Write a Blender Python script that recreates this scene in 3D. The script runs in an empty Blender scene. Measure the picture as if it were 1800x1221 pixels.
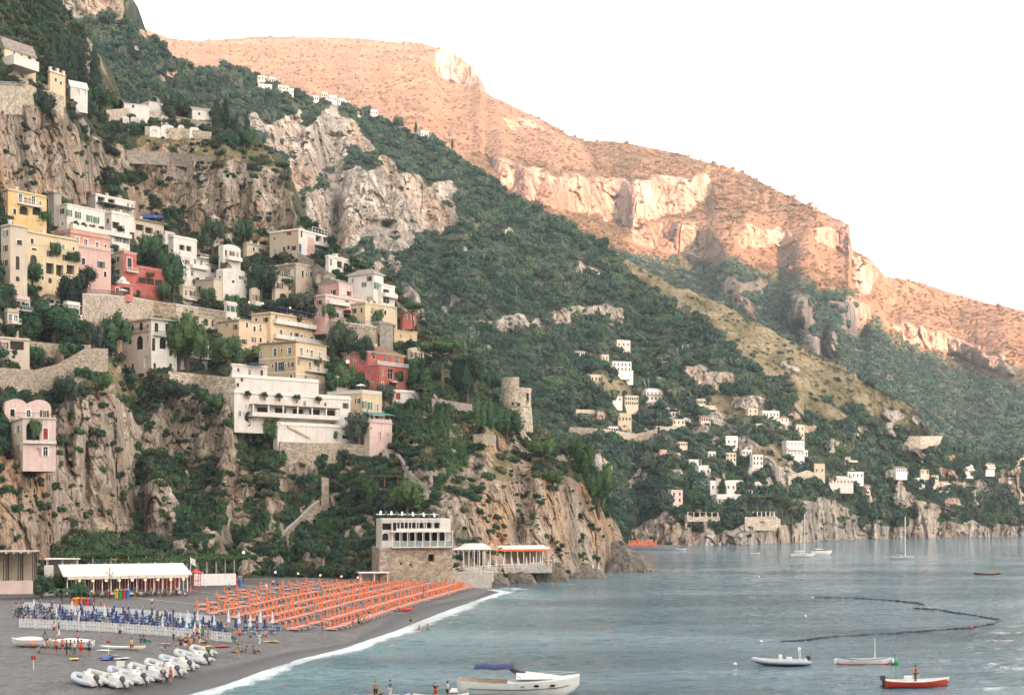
import bpy, bmesh, math, random, time
import numpy as np
from mathutils import Vector, Matrix
T0 = time.time()
sc = bpy.context.scene
COL = sc.collection
R = math.radians
# ------------------------------------------------------------------ camera
F = 2514.0; HOR = 900.0; CX = 900.0; HC = 17.0        # focal length and horizon in picture units (1800 wide), eye height
cam_d = bpy.data.cameras.new('camera'); cam = bpy.data.objects.new('camera', cam_d); COL.objects.link(cam)
cam.location = (0, 0, HC); cam.rotation_euler = (R(90), 0, 0)
cam_d.sensor_width = 36.0; cam_d.sensor_fit = 'HORIZONTAL'; cam_d.lens = 36.0 * F / 1800
cam_d.shift_y = (HOR - 610.5) / 1800; cam_d.clip_start = 1.0; cam_d.clip_end = 20000
sc.camera = cam
# ------------------------------------------------------------------ sky and sun
SUN_EL, SUN_AZ = 5.5, 157.0                            # low evening sun behind the camera, over its right shoulder
w = bpy.data.worlds.new('World'); sc.world = w; w.use_nodes = True
nt = w.node_tree; nt.nodes.clear()
sky = nt.nodes.new('ShaderNodeTexSky'); sky.sky_type = 'NISHITA'; sky.sun_disc = False
sky.sun_elevation = R(SUN_EL); sky.sun_rotation = R(SUN_AZ)
sky.altitude = 0; sky.air_density = 1.0; sky.dust_density = 2.5; sky.ozone_density = 1.0
hs = nt.nodes.new('ShaderNodeHueSaturation'); hs.inputs['Saturation'].default_value = 0.30; hs.inputs['Value'].default_value = 1.0
bg = nt.nodes.new('ShaderNodeBackground'); bg.inputs['Strength'].default_value = 0.15
ow = nt.nodes.new('ShaderNodeOutputWorld')
nt.links.new(sky.outputs[0], hs.inputs['Color']); tint = nt.nodes.new('ShaderNodeMix'); tint.data_type = 'RGBA'; tint.blend_type = 'MULTIPLY'; tint.inputs[0].default_value = 1.0; tint.inputs[7].default_value = (1.0, 0.945, 0.885, 1)
nt.links.new(hs.outputs[0], tint.inputs[6]); nt.links.new(tint.outputs[2], bg.inputs['Color']); nt.links.new(bg.outputs[0], ow.inputs['Surface'])
sun_d = bpy.data.lights.new('sun', 'SUN'); sun = bpy.data.objects.new('sun', sun_d); COL.objects.link(sun)
sun_d.energy = 3.6; sun_d.angle = R(0.5); sun_d.color = (1.0, 0.36, 0.17)
to_sun = Vector((math.sin(R(SUN_AZ)) * math.cos(R(SUN_EL)), math.cos(R(SUN_AZ)) * math.cos(R(SUN_EL)), math.sin(R(SUN_EL))))
sun.rotation_euler = to_sun.to_track_quat('Z', 'Y').to_euler()
vs = sc.view_settings
vs.view_transform = 'Standard'; vs.look = 'None'; vs.gamma = 1.0; vs.use_curve_mapping = False; vs.exposure = 3.52
sc.cycles.use_denoising = True
sc.cycles.max_bounces = 6; sc.cycles.diffuse_bounces = 3; sc.cycles.glossy_bounces = 3; sc.cycles.transparent_max_bounces = 8
sc.cycles.caustics_reflective = False; sc.cycles.caustics_refractive = False
# ------------------------------------------------------------------ helpers: places
def P(px, py, D):
    """the point D metres ahead that the photograph shows at (px, py)"""
    return Vector(((px - CX) / F * D, D, HC + (HOR - py) / F * D))
def DZ(py, z=0.0):
    """distance of a level surface of height z seen at row py"""
    return (HC - z) * F / (py - HOR)
def G(px, py, z=0.0):
    return P(px, py, DZ(py, z))
# ------------------------------------------------------------------ helpers: noise
def _hash(ix, iy, iz, seed):
    h = (ix.astype(np.int64) * 374761393 + iy.astype(np.int64) * 668265263 + iz.astype(np.int64) * 2147483647 + seed * 1274126177) & 0xffffffff
    h = ((h ^ (h >> 13)) * 1274126177) & 0xffffffff
    h = ((h ^ (h >> 16)) * 2246822519) & 0xffffffff
    return ((h ^ (h >> 15)) & 0xffffff) / float(0xffffff)
def vnoise(x, y, z, seed=0):
    x, y, z = np.broadcast_arrays(np.asarray(x, float), np.asarray(y, float), np.asarray(z, float))
    fx, fy, fz = np.floor(x), np.floor(y), np.floor(z)
    tx, ty, tz = x - fx, y - fy, z - fz
    tx, ty, tz = [t * t * (3 - 2 * t) for t in (tx, ty, tz)]
    ix, iy, iz = fx.astype(int), fy.astype(int), fz.astype(int)
    r = 0
    for a in (0, 1):
        for b in (0, 1):
            for c in (0, 1):
                wgt = (tx if a else 1 - tx) * (ty if b else 1 - ty) * (tz if c else 1 - tz)
                r = r + wgt * _hash(ix + a, iy + b, iz + c, seed)
    return r * 2 - 1
def fbm(x, y, z, seed=0, oct=4, gain=0.5):
    r = 0; a = 1.0; s = 0
    for o in range(oct):
        r = r + a * vnoise(x * 2 ** o, y * 2 ** o, z * 2 ** o, seed + o * 17); s += a; a *= gain
    return r / s
def ridged(x, y, z, seed=0, oct=4):
    r = 0; a = 1.0; s = 0
    for o in range(oct):
        r = r + a * (1 - 2 * np.abs(vnoise(x * 2 ** o, y * 2 ** o, z * 2 ** o, seed + o * 31))); s += a; a *= 0.5
    return r / s
def inpoly(X, Y, poly):
    ins = np.zeros(X.shape, bool); n = len(poly)
    for i in range(n):
        x1, y1 = poly[i]; x2, y2 = poly[(i + 1) % n]
        if y1 == y2: continue
        c = ((Y < y1) != (Y < y2)) & (X < (x2 - x1) * (Y - y1) / (y2 - y1) + x1)
        ins ^= c
    return ins
def blur(a, sy, sx):
    for ax, s in ((0, sy), (1, sx)):
        if s <= 0: continue
        n = int(s * 2.5) + 1; k = np.exp(-0.5 * (np.arange(-n, n + 1) / s) ** 2); k /= k.sum()
        pad = [(0, 0), (0, 0)]; pad[ax] = (n, n); b = np.pad(a, pad, mode='edge')
        out = np.zeros_like(a)
        for i, kk in enumerate(k):
            sl = [slice(None)] * 2; sl[ax] = slice(i, i + a.shape[ax]); out += kk * b[tuple(sl)]
        a = out
    return a
# ------------------------------------------------------------------ helpers: materials
MATS = {}
def new_mat(name):
    m = bpy.data.materials.new(name); m.use_nodes = True; MATS[name] = m
    n = m.node_tree.nodes; b = n['Principled BSDF']
    return m, m.node_tree, b
def ramp(t, fac, stops):
    r = t.nodes.new('ShaderNodeValToRGB'); e = r.color_ramp.elements
    while len(e) < len(stops): e.new(0.5)
    for i, (p, c) in enumerate(stops): e[i].position = p; e[i].color = (*c, 1) if len(c) == 3 else c
    t.links.new(fac, r.inputs[0]); return r.outputs[0]
def noise_node(t, scale, detail=4, rough=0.55, mapping=None, coord='Object', dist=0.0):
    tc = t.nodes.new('ShaderNodeTexCoord'); n = t.nodes.new('ShaderNodeTexNoise')
    n.inputs['Scale'].default_value = scale; n.inputs['Detail'].default_value = detail; n.inputs['Roughness'].default_value = rough
    n.inputs['Distortion'].default_value = dist
    src = tc.outputs[coord]
    if mapping:
        mp = t.nodes.new('ShaderNodeMapping'); mp.inputs['Scale'].default_value = mapping; t.links.new(src, mp.inputs[0]); src = mp.outputs[0]
    t.links.new(src, n.inputs['Vector']); return n.outputs['Fac']
def mixc(t, fac, a, b, mode='MIX'):
    m = t.nodes.new('ShaderNodeMix'); m.data_type = 'RGBA'; m.blend_type = mode
    for sock, v in ((m.inputs['Factor'], fac), (m.inputs['A'] if 0 else m.inputs[6], a), (m.inputs[7], b)):
        if hasattr(v, 'links'): t.links.new(v, sock)
        elif isinstance(v, (int, float)): sock.default_value = v
        else: sock.default_value = (*v, 1)
    return m.outputs[2]
def math_n(t, op, a, b=None, c=None, clamp=False):
    m = t.nodes.new('ShaderNodeMath'); m.operation = op; m.use_clamp = clamp
    for i, v in enumerate((a, b, c)):
        if v is None: continue
        if hasattr(v, 'links'): t.links.new(v, m.inputs[i])
        else: m.inputs[i].default_value = v
    return m.outputs[0]
def bump(t, b, h, strength=0.5, dist=0.1):
    n = t.nodes.new('ShaderNodeBump'); n.inputs['Strength'].default_value = strength; n.inputs['Distance'].default_value = dist
    t.links.new(h, n.inputs['Height']); t.links.new(n.outputs[0], b.inputs['Normal'])
def plain(name, col, rough=0.7, metal=0.0, var=0.10, scale=3.0, spec=0.3):
    """a paint, cloth or plaster with slight mottling"""
    if name in MATS: return MATS[name]
    m, t, b = new_mat(name)
    n = noise_node(t, scale, 3)
    c = ramp(t, n, [(0.25, tuple(x * (1 - var * 1.6) for x in col)), (0.75, tuple(min(1, x * (1 + var)) for x in col))])
    t.links.new(c, b.inputs['Base Color']); b.inputs['Roughness'].default_value = rough; b.inputs['Metallic'].default_value = metal
    b.inputs['Specular IOR Level'].default_value = spec
    return m
def plaster(name, col, wear=0.35):
    """old lime plaster: faded patches, grey rain streaks and dirt"""
    if name in MATS: return MATS[name]
    m, t, b = new_mat(name)
    n1 = noise_node(t, 0.45, 5, 0.6); n2 = noise_node(t, 1.6, 4, 0.6, mapping=(1.0, 1.0, 0.12)); n3 = noise_node(t, 9.0, 3)
    pale = tuple(min(1, x * 1.06 + 0.03) for x in col); dark = tuple(x * 0.86 for x in col)
    c = ramp(t, n1, [(0.3, dark), (0.7, pale)]); n0 = noise_node(t, 0.16, 4, 0.65); c = mixc(t, ramp(t, n0, [(0.50, (0, 0, 0)), (0.58, (0.45, 0.45, 0.45))]), c, tuple(0.55 * x + 0.45 * y for x, y in zip(col, (0.62, 0.55, 0.46))))
    grey = tuple(0.55 * x + 0.45 * y for x, y in zip((0.30, 0.27, 0.23), col))
    s = ramp(t, n2, [(0.48, (0, 0, 0)), (0.72, (wear * 1.5,) * 3)])
    c2 = mixc(t, s, c, grey)
    c3 = mixc(t, 0.18, c2, ramp(t, n3, [(0.3, (0.25, 0.25, 0.25)), (0.7, (1, 1, 1))]), 'MULTIPLY')
    t.links.new(c3, b.inputs['Base Color']); b.inputs['Roughness'].default_value = 0.9; b.inputs['Specular IOR Level'].default_value = 0.15
    bump(t, b, n3, 0.15, 0.02)
    return m
# ------------------------------------------------------------------ helpers: objects
def tag(o, label=None, cat=None, group=None, kind=None):
    if label: o['label'] = label
    if cat: o['category'] = cat
    if group: o['group'] = group
    if kind: o['kind'] = kind
    return o
def link(name, me, mat=None, parent=None):
    o = bpy.data.objects.new(name, me); COL.objects.link(o)
    if mat is not None and me is not None and len(me.materials) == 0: me.materials.append(MATS[mat] if isinstance(mat, str) else mat)
    if parent is not None: o.parent = parent
    return o
def empty(name, loc, rz=0.0):
    o = bpy.data.objects.new(name, None); COL.objects.link(o); o.location = loc; o.rotation_euler = (0, 0, rz); o.empty_display_size = 0.5
    return o
class MB:
    """collects shapes into one mesh"""
    def __init__(s): s.v = []; s.f = []
    def add(s, vs, fs):
        k = len(s.v); s.v += [tuple(v) for v in vs]; s.f += [tuple(i + k for i in f) for f in fs]; return s
    def box(s, c, size, rz=0.0, tilt=None):
        hx, hy, hz = [d / 2 for d in size]; ca, sa = math.cos(rz), math.sin(rz); vs = []
        for dz in (-hz, hz):
            for dx, dy in ((-hx, -hy), (hx, -hy), (hx, hy), (-hx, hy)):
                p = Vector((dx, dy, dz))
                if tilt is not None: p = tilt @ p
                vs.append((c[0] + p.x * ca - p.y * sa, c[1] + p.x * sa + p.y * ca, c[2] + p.z))
        return s.add(vs, [(3, 2, 1, 0), (4, 5, 6, 7), (0, 1, 5, 4), (1, 2, 6, 5), (2, 3, 7, 6), (3, 0, 4, 7)])
    def tube(s, pts, rad, n=6, cap=True):
        pts = [Vector(p) for p in pts]; rads = rad if isinstance(rad, (list, tuple)) else [rad] * len(pts)
        k = len(s.v); rows = []
        for i, p in enumerate(pts):
            d = (pts[min(i + 1, len(pts) - 1)] - pts[max(i - 1, 0)]).normalized()
            a = d.orthogonal().normalized() if i == 0 else (a - d * a.dot(d)).normalized()
            b_ = d.cross(a)
            for j in range(n):
                th = 2 * math.pi * j / n; q = p + (a * math.cos(th) + b_ * math.sin(th)) * rads[i]; s.v.append(tuple(q))
        for i in range(len(pts) - 1):
            for j in range(n):
                j2 = (j + 1) % n; s.f.append((k + i * n + j, k + i * n + j2, k + (i + 1) * n + j2, k + (i + 1) * n + j))
        if cap:
            s.f.append(tuple(k + j for j in reversed(range(n)))); s.f.append(tuple(k + (len(pts) - 1) * n + j for j in range(n)))
        return s
    def lathe(s, prof, n=10, c=(0, 0, 0), sq=(1, 1), cap=True):
        k = len(s.v)
        for r, z in prof:
            for j in range(n):
                th = 2 * math.pi * j / n; s.v.append((c[0] + r * sq[0] * math.cos(th), c[1] + r * sq[1] * math.sin(th), c[2] + z))
        for i in range(len(prof) - 1):
            for j in range(n):
                j2 = (j + 1) % n; s.f.append((k + i * n + j, k + i * n + j2, k + (i + 1) * n + j2, k + (i + 1) * n + j))
        if cap:
            s.f.append(tuple(k + j for j in reversed(range(n)))); s.f.append(tuple(k + (len(prof) - 1) * n + j for j in range(n)))
        return s
    def prism(s, poly, z0, z1):
        n = len(poly)
        return s.add([(x, y, z0) for x, y in poly] + [(x, y, z1) for x, y in poly],
                     [tuple(reversed(range(n))), tuple(range(n, 2 * n))] + [(i, (i + 1) % n, n + (i + 1) % n, n + i) for i in range(n)])
    def grid(s, rows, loop=False):
        k = len(s.v); n = len(rows[0])
        for r in rows: s.v += [tuple(p) for p in r]
        for i in range(len(rows) - 1):
            for j in range(n if loop else n - 1):
                j2 = (j + 1) % n; s.f.append((k + i * n + j, k + i * n + j2, k + (i + 1) * n + j2, k + (i + 1) * n + j))
        return s
    def xf(s, M):
        s.v = [tuple(M @ Vector(v)) for v in s.v]; return s
    def mesh(s, name='mesh', smooth=False):
        me = bpy.data.meshes.new(name); me.from_pydata(s.v, [], s.f); me.update()
        if smooth: me.polygons.foreach_set('use_smooth', [True] * len(me.polygons))
        return me
    def build(s, name, mat, parent=None, smooth=False):
        return link(name, s.mesh(name, smooth), mat, parent)
# ------------------------------------------------------------------ ground materials
def terrain_material(name, rock_scale, rock_cols, ground_cols, dry_cols, bumpd, streak=(1, 1, 0.22)):
    m, t, b = new_mat(name)
    at = t.nodes.new('ShaderNodeAttribute'); at.attribute_name = 'mask'
    sep = t.nodes.new('ShaderNodeSeparateColor'); t.links.new(at.outputs['Color'], sep.inputs[0])
    s1 = noise_node(t, rock_scale, 6, 0.62, mapping=streak, dist=0.1)
    s2 = noise_node(t, rock_scale * 0.28, 5, 0.6, mapping=(1, 1, 0.45))
    s3 = noise_node(t, rock_scale * 3.1, 5, 0.65, mapping=(1, 1, 0.5))
    cr = ramp(t, s1, [(0.30, rock_cols[0]), (0.45, rock_cols[1]), (0.58, rock_cols[2]), (0.72, rock_cols[3])])
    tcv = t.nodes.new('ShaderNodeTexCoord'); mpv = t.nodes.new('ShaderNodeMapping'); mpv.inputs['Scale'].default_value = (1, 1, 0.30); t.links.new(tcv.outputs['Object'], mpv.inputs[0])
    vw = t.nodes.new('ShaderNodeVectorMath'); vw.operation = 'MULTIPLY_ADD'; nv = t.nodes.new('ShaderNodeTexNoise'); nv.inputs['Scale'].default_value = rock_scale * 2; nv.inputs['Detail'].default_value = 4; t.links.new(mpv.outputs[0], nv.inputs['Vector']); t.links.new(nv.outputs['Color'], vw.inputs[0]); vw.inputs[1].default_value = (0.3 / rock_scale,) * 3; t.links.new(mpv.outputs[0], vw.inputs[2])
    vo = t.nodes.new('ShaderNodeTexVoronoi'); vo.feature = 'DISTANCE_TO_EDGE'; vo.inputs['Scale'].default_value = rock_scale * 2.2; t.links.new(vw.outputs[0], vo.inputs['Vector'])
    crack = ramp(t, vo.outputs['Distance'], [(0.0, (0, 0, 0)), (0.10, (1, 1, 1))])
    st = ramp(t, s2, [(0.50, (0, 0, 0)), (0.66, (0.85, 0.85, 0.85))])
    cr = mixc(t, st, cr, rock_cols[4])
    cr = mixc(t, 0.75, cr, ramp(t, s3, [(0.32, (0.30, 0.29, 0.28)), (0.50, (0.9, 0.9, 0.9)), (0.7, (1.25, 1.22, 1.18))]), 'MULTIPLY')
    s4 = noise_node(t, rock_scale * 9.0, 5, 0.7, mapping=(1, 1, 0.35))
    cr = mixc(t, 0.6, cr, ramp(t, s4, [(0.30, (0.35, 0.34, 0.33)), (0.48, (0.95, 0.95, 0.95)), (0.72, (1.25, 1.22, 1.2))]), 'MULTIPLY')
    g1 = noise_node(t, rock_scale * 0.8, 6, 0.65)
    cg = ramp(t, g1, [(0.35, ground_cols[0]), (0.5, ground_cols[1]), (0.68, ground_cols[2])])
    cd = ramp(t, g1, [(0.33, dry_cols[0]), (0.5, dry_cols[1]), (0.66, dry_cols[2])])
    # ragged edges between rock, dry grass and undergrowth
    e = noise_node(t, rock_scale * 1.5, 5, 0.7)
    def edge(v, k=1.1):
        a = math_n(t, 'MULTIPLY_ADD', e, k, -k * 0.5); a = math_n(t, 'ADD', v, a)
        return math_n(t, 'SMOOTHSTEP', a, 0, 1) if 0 else ramp(t, a, [(0.40, (0, 0, 0)), (0.60, (1, 1, 1))])
    c = mixc(t, edge(sep.outputs['Green']), cg, cd)
    c = mixc(t, edge(sep.outputs['Red']), c, cr)
    t.links.new(c, b.inputs['Base Color']); b.inputs['Roughness'].default_value = 0.95; b.inputs['Specular IOR Level'].default_value = 0.1
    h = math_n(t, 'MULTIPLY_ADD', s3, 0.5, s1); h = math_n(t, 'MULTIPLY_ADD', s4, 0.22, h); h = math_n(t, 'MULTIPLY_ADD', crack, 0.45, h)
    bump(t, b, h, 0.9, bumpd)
    return m
ROCK_WARM = [(0.13, 0.105, 0.085), (0.32, 0.265, 0.21), (0.47, 0.39, 0.31), (0.60, 0.51, 0.415), (0.50, 0.30, 0.17)]
ROCK_GREY = [(0.13, 0.115, 0.10), (0.34, 0.305, 0.265), (0.48, 0.43, 0.375), (0.60, 0.55, 0.485), (0.46, 0.32, 0.22)]
ROCK_PALE = [(0.11, 0.09, 0.08), (0.21, 0.175, 0.15), (0.30, 0.255, 0.22), (0.37, 0.32, 0.28), (0.25, 0.18, 0.135)]
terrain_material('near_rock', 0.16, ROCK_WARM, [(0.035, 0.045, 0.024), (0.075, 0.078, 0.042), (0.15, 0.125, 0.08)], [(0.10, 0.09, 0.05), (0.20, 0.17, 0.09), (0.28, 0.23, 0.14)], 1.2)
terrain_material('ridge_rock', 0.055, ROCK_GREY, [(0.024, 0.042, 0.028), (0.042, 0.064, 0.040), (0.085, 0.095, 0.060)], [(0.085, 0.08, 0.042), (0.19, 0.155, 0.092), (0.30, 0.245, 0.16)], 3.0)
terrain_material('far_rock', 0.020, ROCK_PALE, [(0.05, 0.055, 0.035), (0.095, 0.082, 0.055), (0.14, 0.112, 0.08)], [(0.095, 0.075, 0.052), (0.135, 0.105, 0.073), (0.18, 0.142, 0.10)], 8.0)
# ------------------------------------------------------------------ hillsides
def worley(x, y, z, seed=0):
    x, y, z = np.broadcast_arrays(x, y, z); ix, iy, iz = (np.floor(v).astype(int) for v in (x, y, z))
    f1 = np.full(x.shape, 9.0); f2 = np.full(x.shape, 9.0); cr = np.zeros(x.shape)
    for a in (-1, 0, 1):
        for b in (-1, 0, 1):
            for c in (-1, 0, 1):
                cx, cy, cz = ix + a, iy + b, iz + c
                d = (cx + _hash(cx, cy, cz, seed) - x) ** 2 + (cy + _hash(cx, cy, cz, seed + 1) - y) ** 2 + (cz + _hash(cx, cy, cz, seed + 2) - z) ** 2
                n = d < f1; f2 = np.where(n, f1, np.minimum(f2, d)); cr = np.where(n, _hash(cx, cy, cz, seed + 3), cr); f1 = np.where(n, d, f1)
    return np.sqrt(f1), np.sqrt(f2), cr
class Hill:
    """a hillside whose every point has its own distance: gentle where plants grow, steep where rock shows"""
    def __init__(s, x0, x1, nx, ny, sky, base, rocks, dry=(), amp=1.0, wave=30.0, seed=1, crag=1.0, rate=None, steep=0.13, mixed=(), smooth=True):
        s.smooth = smooth
        s.x0, s.x1 = x0, x1
        s.px = np.linspace(x0, x1, nx); s.t = np.linspace(0, 1, ny)
        ip = lambda pts, k: np.interp(s.px, [p[0] for p in pts], [p[k] for p in pts])
        s.sky, s.base = ip(sky, 1), ip(base, 1); s.Ds, s.Db = ip(sky, 2), ip(base, 2)
        jag = fbm(s.px / 9.0, 0, 0, seed + 5, 3)
        s.sky = s.sky + jag * 2.0
        s.PX = np.broadcast_to(s.px[None, :], (ny, nx)).copy()
        s.PY = s.base[None, :] + s.t[:, None] * (s.sky - s.base)[None, :]
        wx = fbm(s.PX / 28, s.PY / 28, 0, seed + 1, 4) * 16; wy = fbm(s.PX / 28, s.PY / 28, 7, seed + 2, 4) * 16
        rk = np.zeros((ny, nx)); dr = np.zeros((ny, nx))
        for p in rocks: rk = np.maximum(rk, inpoly(s.PX + wx, s.PY + wy, p).astype(float))
        for p in dry: dr = np.maximum(dr, inpoly(s.PX + wx, s.PY + wy, p).astype(float))
        for p, thr in mixed: rk = np.maximum(rk, (inpoly(s.PX + wx, s.PY + wy, p) & (fbm(s.PX / 34, s.PY / 26, 1, seed + 61, 5, 0.6) > thr)).astype(float))
        rks = blur(rk, 1.5, 1.5); s.rock = rks; s.dry = blur(dr, 2, 2)
        wgt = 1 - (1 - steep) * rks
        wgt = wgt * (1.0 + 0.55 * fbm(s.PX / wave, s.PY / (wave * 0.45), 3, seed + 9, 3))
        if rate is not None: wgt = wgt * rate(s.PX, s.PY)
        wgt = np.maximum(wgt, 0.02)
        cs = np.cumsum(wgt, 0); cs = (cs - cs[:1]) / (cs[-1:] - cs[:1])
        D = s.Db[None, :] + (s.Ds - s.Db)[None, :] * cs
        D = blur(D, 0, max(2.0, 8.0 * nx / abs(x1 - x0)))
        s.D0 = D.copy()
        X = (s.PX - CX) / F * D; Z = HC + (HOR - s.PY) / F * D
        q = 1.0 / (wave * 0.25 * np.mean(D) / F * 3)
        n1 = fbm(X * q, D * q, Z * q, seed + 20, 4)
        k = crag * np.mean(D) / 300.0
        cr1 = ridged(X / (9 * k), D / (9 * k), Z / (34 * k), seed + 30, 4)
        cr2 = fbm(X / (3.2 * k), D / (3.2 * k), Z / (9 * k), seed + 40, 4)
        led = fbm(X / (26 * k), D / (26 * k), Z / (5.5 * k), seed + 50, 3)
        D = D + amp * 3.5 * k * n1 * (1 - 0.3 * rks) - amp * rks * k * (3.2 * cr1 + 1.6 * cr2 + 1.3 * led)
        for q_, zs, am, ck, sd in ((6.5, 2.6, 1.5, 1.1, 60), (2.4, 1.9, 0.55, 0.5, 70)):
            wz = 0.35 * fbm(X / (q_ * k), D / (q_ * k), Z / (q_ * k), seed + sd, 2)
            f1_, f2_, cr_ = worley(X / (q_ * k) + wz, D / (q_ * k * 1.5), Z / (q_ * zs * k) + wz, seed + sd)
            D = D - amp * rks * k * (am * (cr_ - 0.5) * 2 - ck * 1.6 * np.exp(-(f2_ - f1_) / 0.10))
        s.D = D
    def at(s, px, py):
        """distance of the hillside where the photograph shows (px, py)"""
        c = np.clip((px - s.x0) / (s.x1 - s.x0) * (len(s.px) - 1), 0, len(s.px) - 1.001); i = int(c); fx = c - i
        def col(j):
            tt = (py - s.base[j]) / (s.sky[j] - s.base[j]); tt = np.clip(tt, 0, 1)
            return np.interp(tt, s.t, s.D[:, j])
        return float(col(i) * (1 - fx) + col(i + 1) * fx)
    def maskat(s, arr, px, py):
        j = int(np.clip(round((px - s.x0) / (s.x1 - s.x0) * (len(s.px) - 1)), 0, len(s.px) - 1))
        tt = np.clip((py - s.base[j]) / (s.sky[j] - s.base[j]), 0, 1)
        return float(arr[int(round(tt * (len(s.t) - 1))), j])
    def carve(s, xa, xb, ya, yb, fD):
        """cut the hillside back behind a wall that stands at distance fD(px)"""
        m = (s.PX >= xa) & (s.PX <= xb) & (s.PY >= ya) & (s.PY <= yb)
        D = fD(s.PX); s.D = np.where(m & (s.D < D), D, s.D); s.veg_off |= m
    def carve2(s, xs, yts, ybs, Ds):
        ya, yb, D = (np.interp(s.PX, xs, q) for q in (yts, ybs, Ds)); m = (s.PX >= xs[0]) & (s.PX <= xs[-1]) & (s.PY >= ya - 1) & (s.PY <= yb + 2)
        s.D = np.where(m & (s.D < D), D, s.D); s.veg_off |= m
    veg_off = False
    def points(s):
        X = (s.PX - CX) / F * s.D; Z = HC + (HOR - s.PY) / F * s.D
        return np.stack([X, s.D, Z], -1)
    def build(s, name, mat, back=((30, -3), (120, -40), (500, -220))):
        ny, nx = s.D.shape; pts = s.points(); rows = [pts]
        top = pts[-1]
        extra = [top + np.array([0, dy, dz]) for dy, dz in back]
        allp = np.concatenate([pts.reshape(-1, 3)] + [e for e in extra], 0)
        nr = ny + len(extra)
        I = np.arange(nr * nx).reshape(nr, nx)
        q = np.stack([I[:-1, :-1], I[:-1, 1:], I[1:, 1:], I[1:, :-1]], -1).reshape(-1, 4)
        me = bpy.data.meshes.new(name)
        me.vertices.add(len(allp)); me.vertices.foreach_set('co', allp.astype(np.float32).ravel())
        me.loops.add(q.size); me.loops.foreach_set('vertex_index', q.astype(np.int32).ravel())
        me.polygons.add(len(q)); me.polygons.foreach_set('loop_start', np.arange(0, q.size, 4, dtype=np.int32)); me.polygons.foreach_set('loop_total', np.full(len(q), 4, np.int32))
        me.update(calc_edges=True)
        me.polygons.foreach_set('use_smooth', np.full(len(q), s.smooth))
        a = me.color_attributes.new('mask', 'FLOAT_COLOR', 'POINT')
        col = np.zeros((len(allp), 4), np.float32); col[:, 3] = 1
        col[:ny * nx, 0] = s.rock.ravel(); col[:ny * nx, 1] = s.dry.ravel()
        a.data.foreach_set('color', col.ravel())
        o = link(name, me, mat); o['kind'] = 'structure'
        return o
# far mountain
far_sky = [(-20, 40, 2700), (240, 45, 2700), (290, 65, 2700), (340, 72, 2750), (400, 68, 2800), (470, 63, 2800), (540, 66, 2800), (600, 65, 2800), (680, 72, 2750), (740, 76, 2700), (790, 88, 2650), (820, 105, 2600), (845, 135, 2550), (853, 160, 2500), (870, 172, 2450), (920, 195, 2450), (965, 215, 2400), (1000, 238, 2400), (1030, 247, 2400), (1080, 248, 2350), (1140, 258, 2300), (1200, 272, 2250), (1270, 292, 2200), (1310, 305, 2200), (1340, 322, 2150), (1380, 340, 2100), (1430, 365, 2050), (1480, 388, 2000), (1493, 395, 1980), (1498, 437, 1970), (1530, 455, 1950), (1555, 485, 2000), (1620, 497, 2100), (1680, 517, 2100), (1740, 533, 2050), (1820, 550, 2000)]
far_base = [(-20, 200, 1500), (400, 220, 1500), (700, 300, 1450), (1000, 470, 1400), (1200, 600, 1350), (1400, 690, 1300), (1600, 790, 1220), (1700, 850, 1150), (1820, 890, 1130)]
far_rocks = [[(855, 268), (900, 285), (960, 300), (1040, 312), (1090, 318), (1150, 312), (1245, 300), (1256, 340), (1215, 372), (1160, 380), (1100, 388), (1040, 378), (1000, 378), (930, 362), (885, 320)],
             [(1090, 385), (1130, 380), (1125, 400), (1090, 400)], [(1290, 415), (1320, 400), (1385, 405), (1390, 425), (1340, 435), (1300, 440)], [(1425, 398), (1495, 395), (1498, 437), (1460, 435), (1430, 420)],
             [(1490, 450), (1540, 462), (1550, 490), (1520, 520), (1500, 500)], [(1386, 522), (1402, 510), (1422, 526), (1428, 572), (1405, 582), (1382, 574)],
             [(1400, 592), (1420, 583), (1445, 600), (1470, 575), (1478, 600), (1458, 628), (1440, 632), (1405, 612)], [(1452, 535), (1480, 522), (1535, 530), (1525, 560), (1510, 590), (1490, 580), (1460, 555)],
             [(1255, 480), (1300, 490), (1350, 500), (1345, 520), (1300, 512), (1310, 540), (1340, 575), (1300, 560), (1265, 520)], [(1560, 560), (1640, 580), (1700, 600), (1780, 640), (1790, 660), (1700, 630), (1600, 600)],
             [(765, 90), (810, 92), (840, 130), (850, 150), (800, 150), (770, 145)], [(880, 205), (940, 212), (960, 225), (900, 225)], [(1110, 395), (1220, 390), (1270, 430), (1250, 450), (1180, 440), (1120, 430)]]
far_dry = [[(200, 0), (860, 0), (860, 270), (700, 300), (200, 200)], [(860, 150), (1000, 240), (1050, 300), (860, 270)], [(1100, 380), (1500, 380), (1560, 480), (1820, 520), (1820, 690), (1560, 600), (1450, 470), (1300, 470), (1110, 455)]]
FAR = Hill(-20, 1820, 760, 220, far_sky, far_base, far_rocks, far_dry, amp=0.9, wave=60, seed=3, crag=0.55, steep=0.10)
# gullies running down the far slope
gx = (FAR.PX - CX) / F * FAR.D
FAR.D = FAR.D + 60 * ridged(gx / 260, FAR.D / 900, 0, 91, 3) * np.sin(np.pi * np.clip(FAR.t, 0, 1))[:, None] * (1 - 0.6 * FAR.rock)
# spires standing in the shaded ravine
for cx_, cy_, rx_, ry_, pr in ((1404, 545, 17, 34, 95), (1468, 600, 14, 28, 80), (1425, 605, 16, 24, 70), (1300, 520, 40, 45, 60), (1495, 555, 40, 34, 70)):
    g = np.exp(-(((FAR.PX - cx_) / rx_) ** 4 + ((FAR.PY - cy_) / ry_) ** 4)); FAR.D = FAR.D - pr * g
FAR.build('mountain', 'far_rock')
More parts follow.
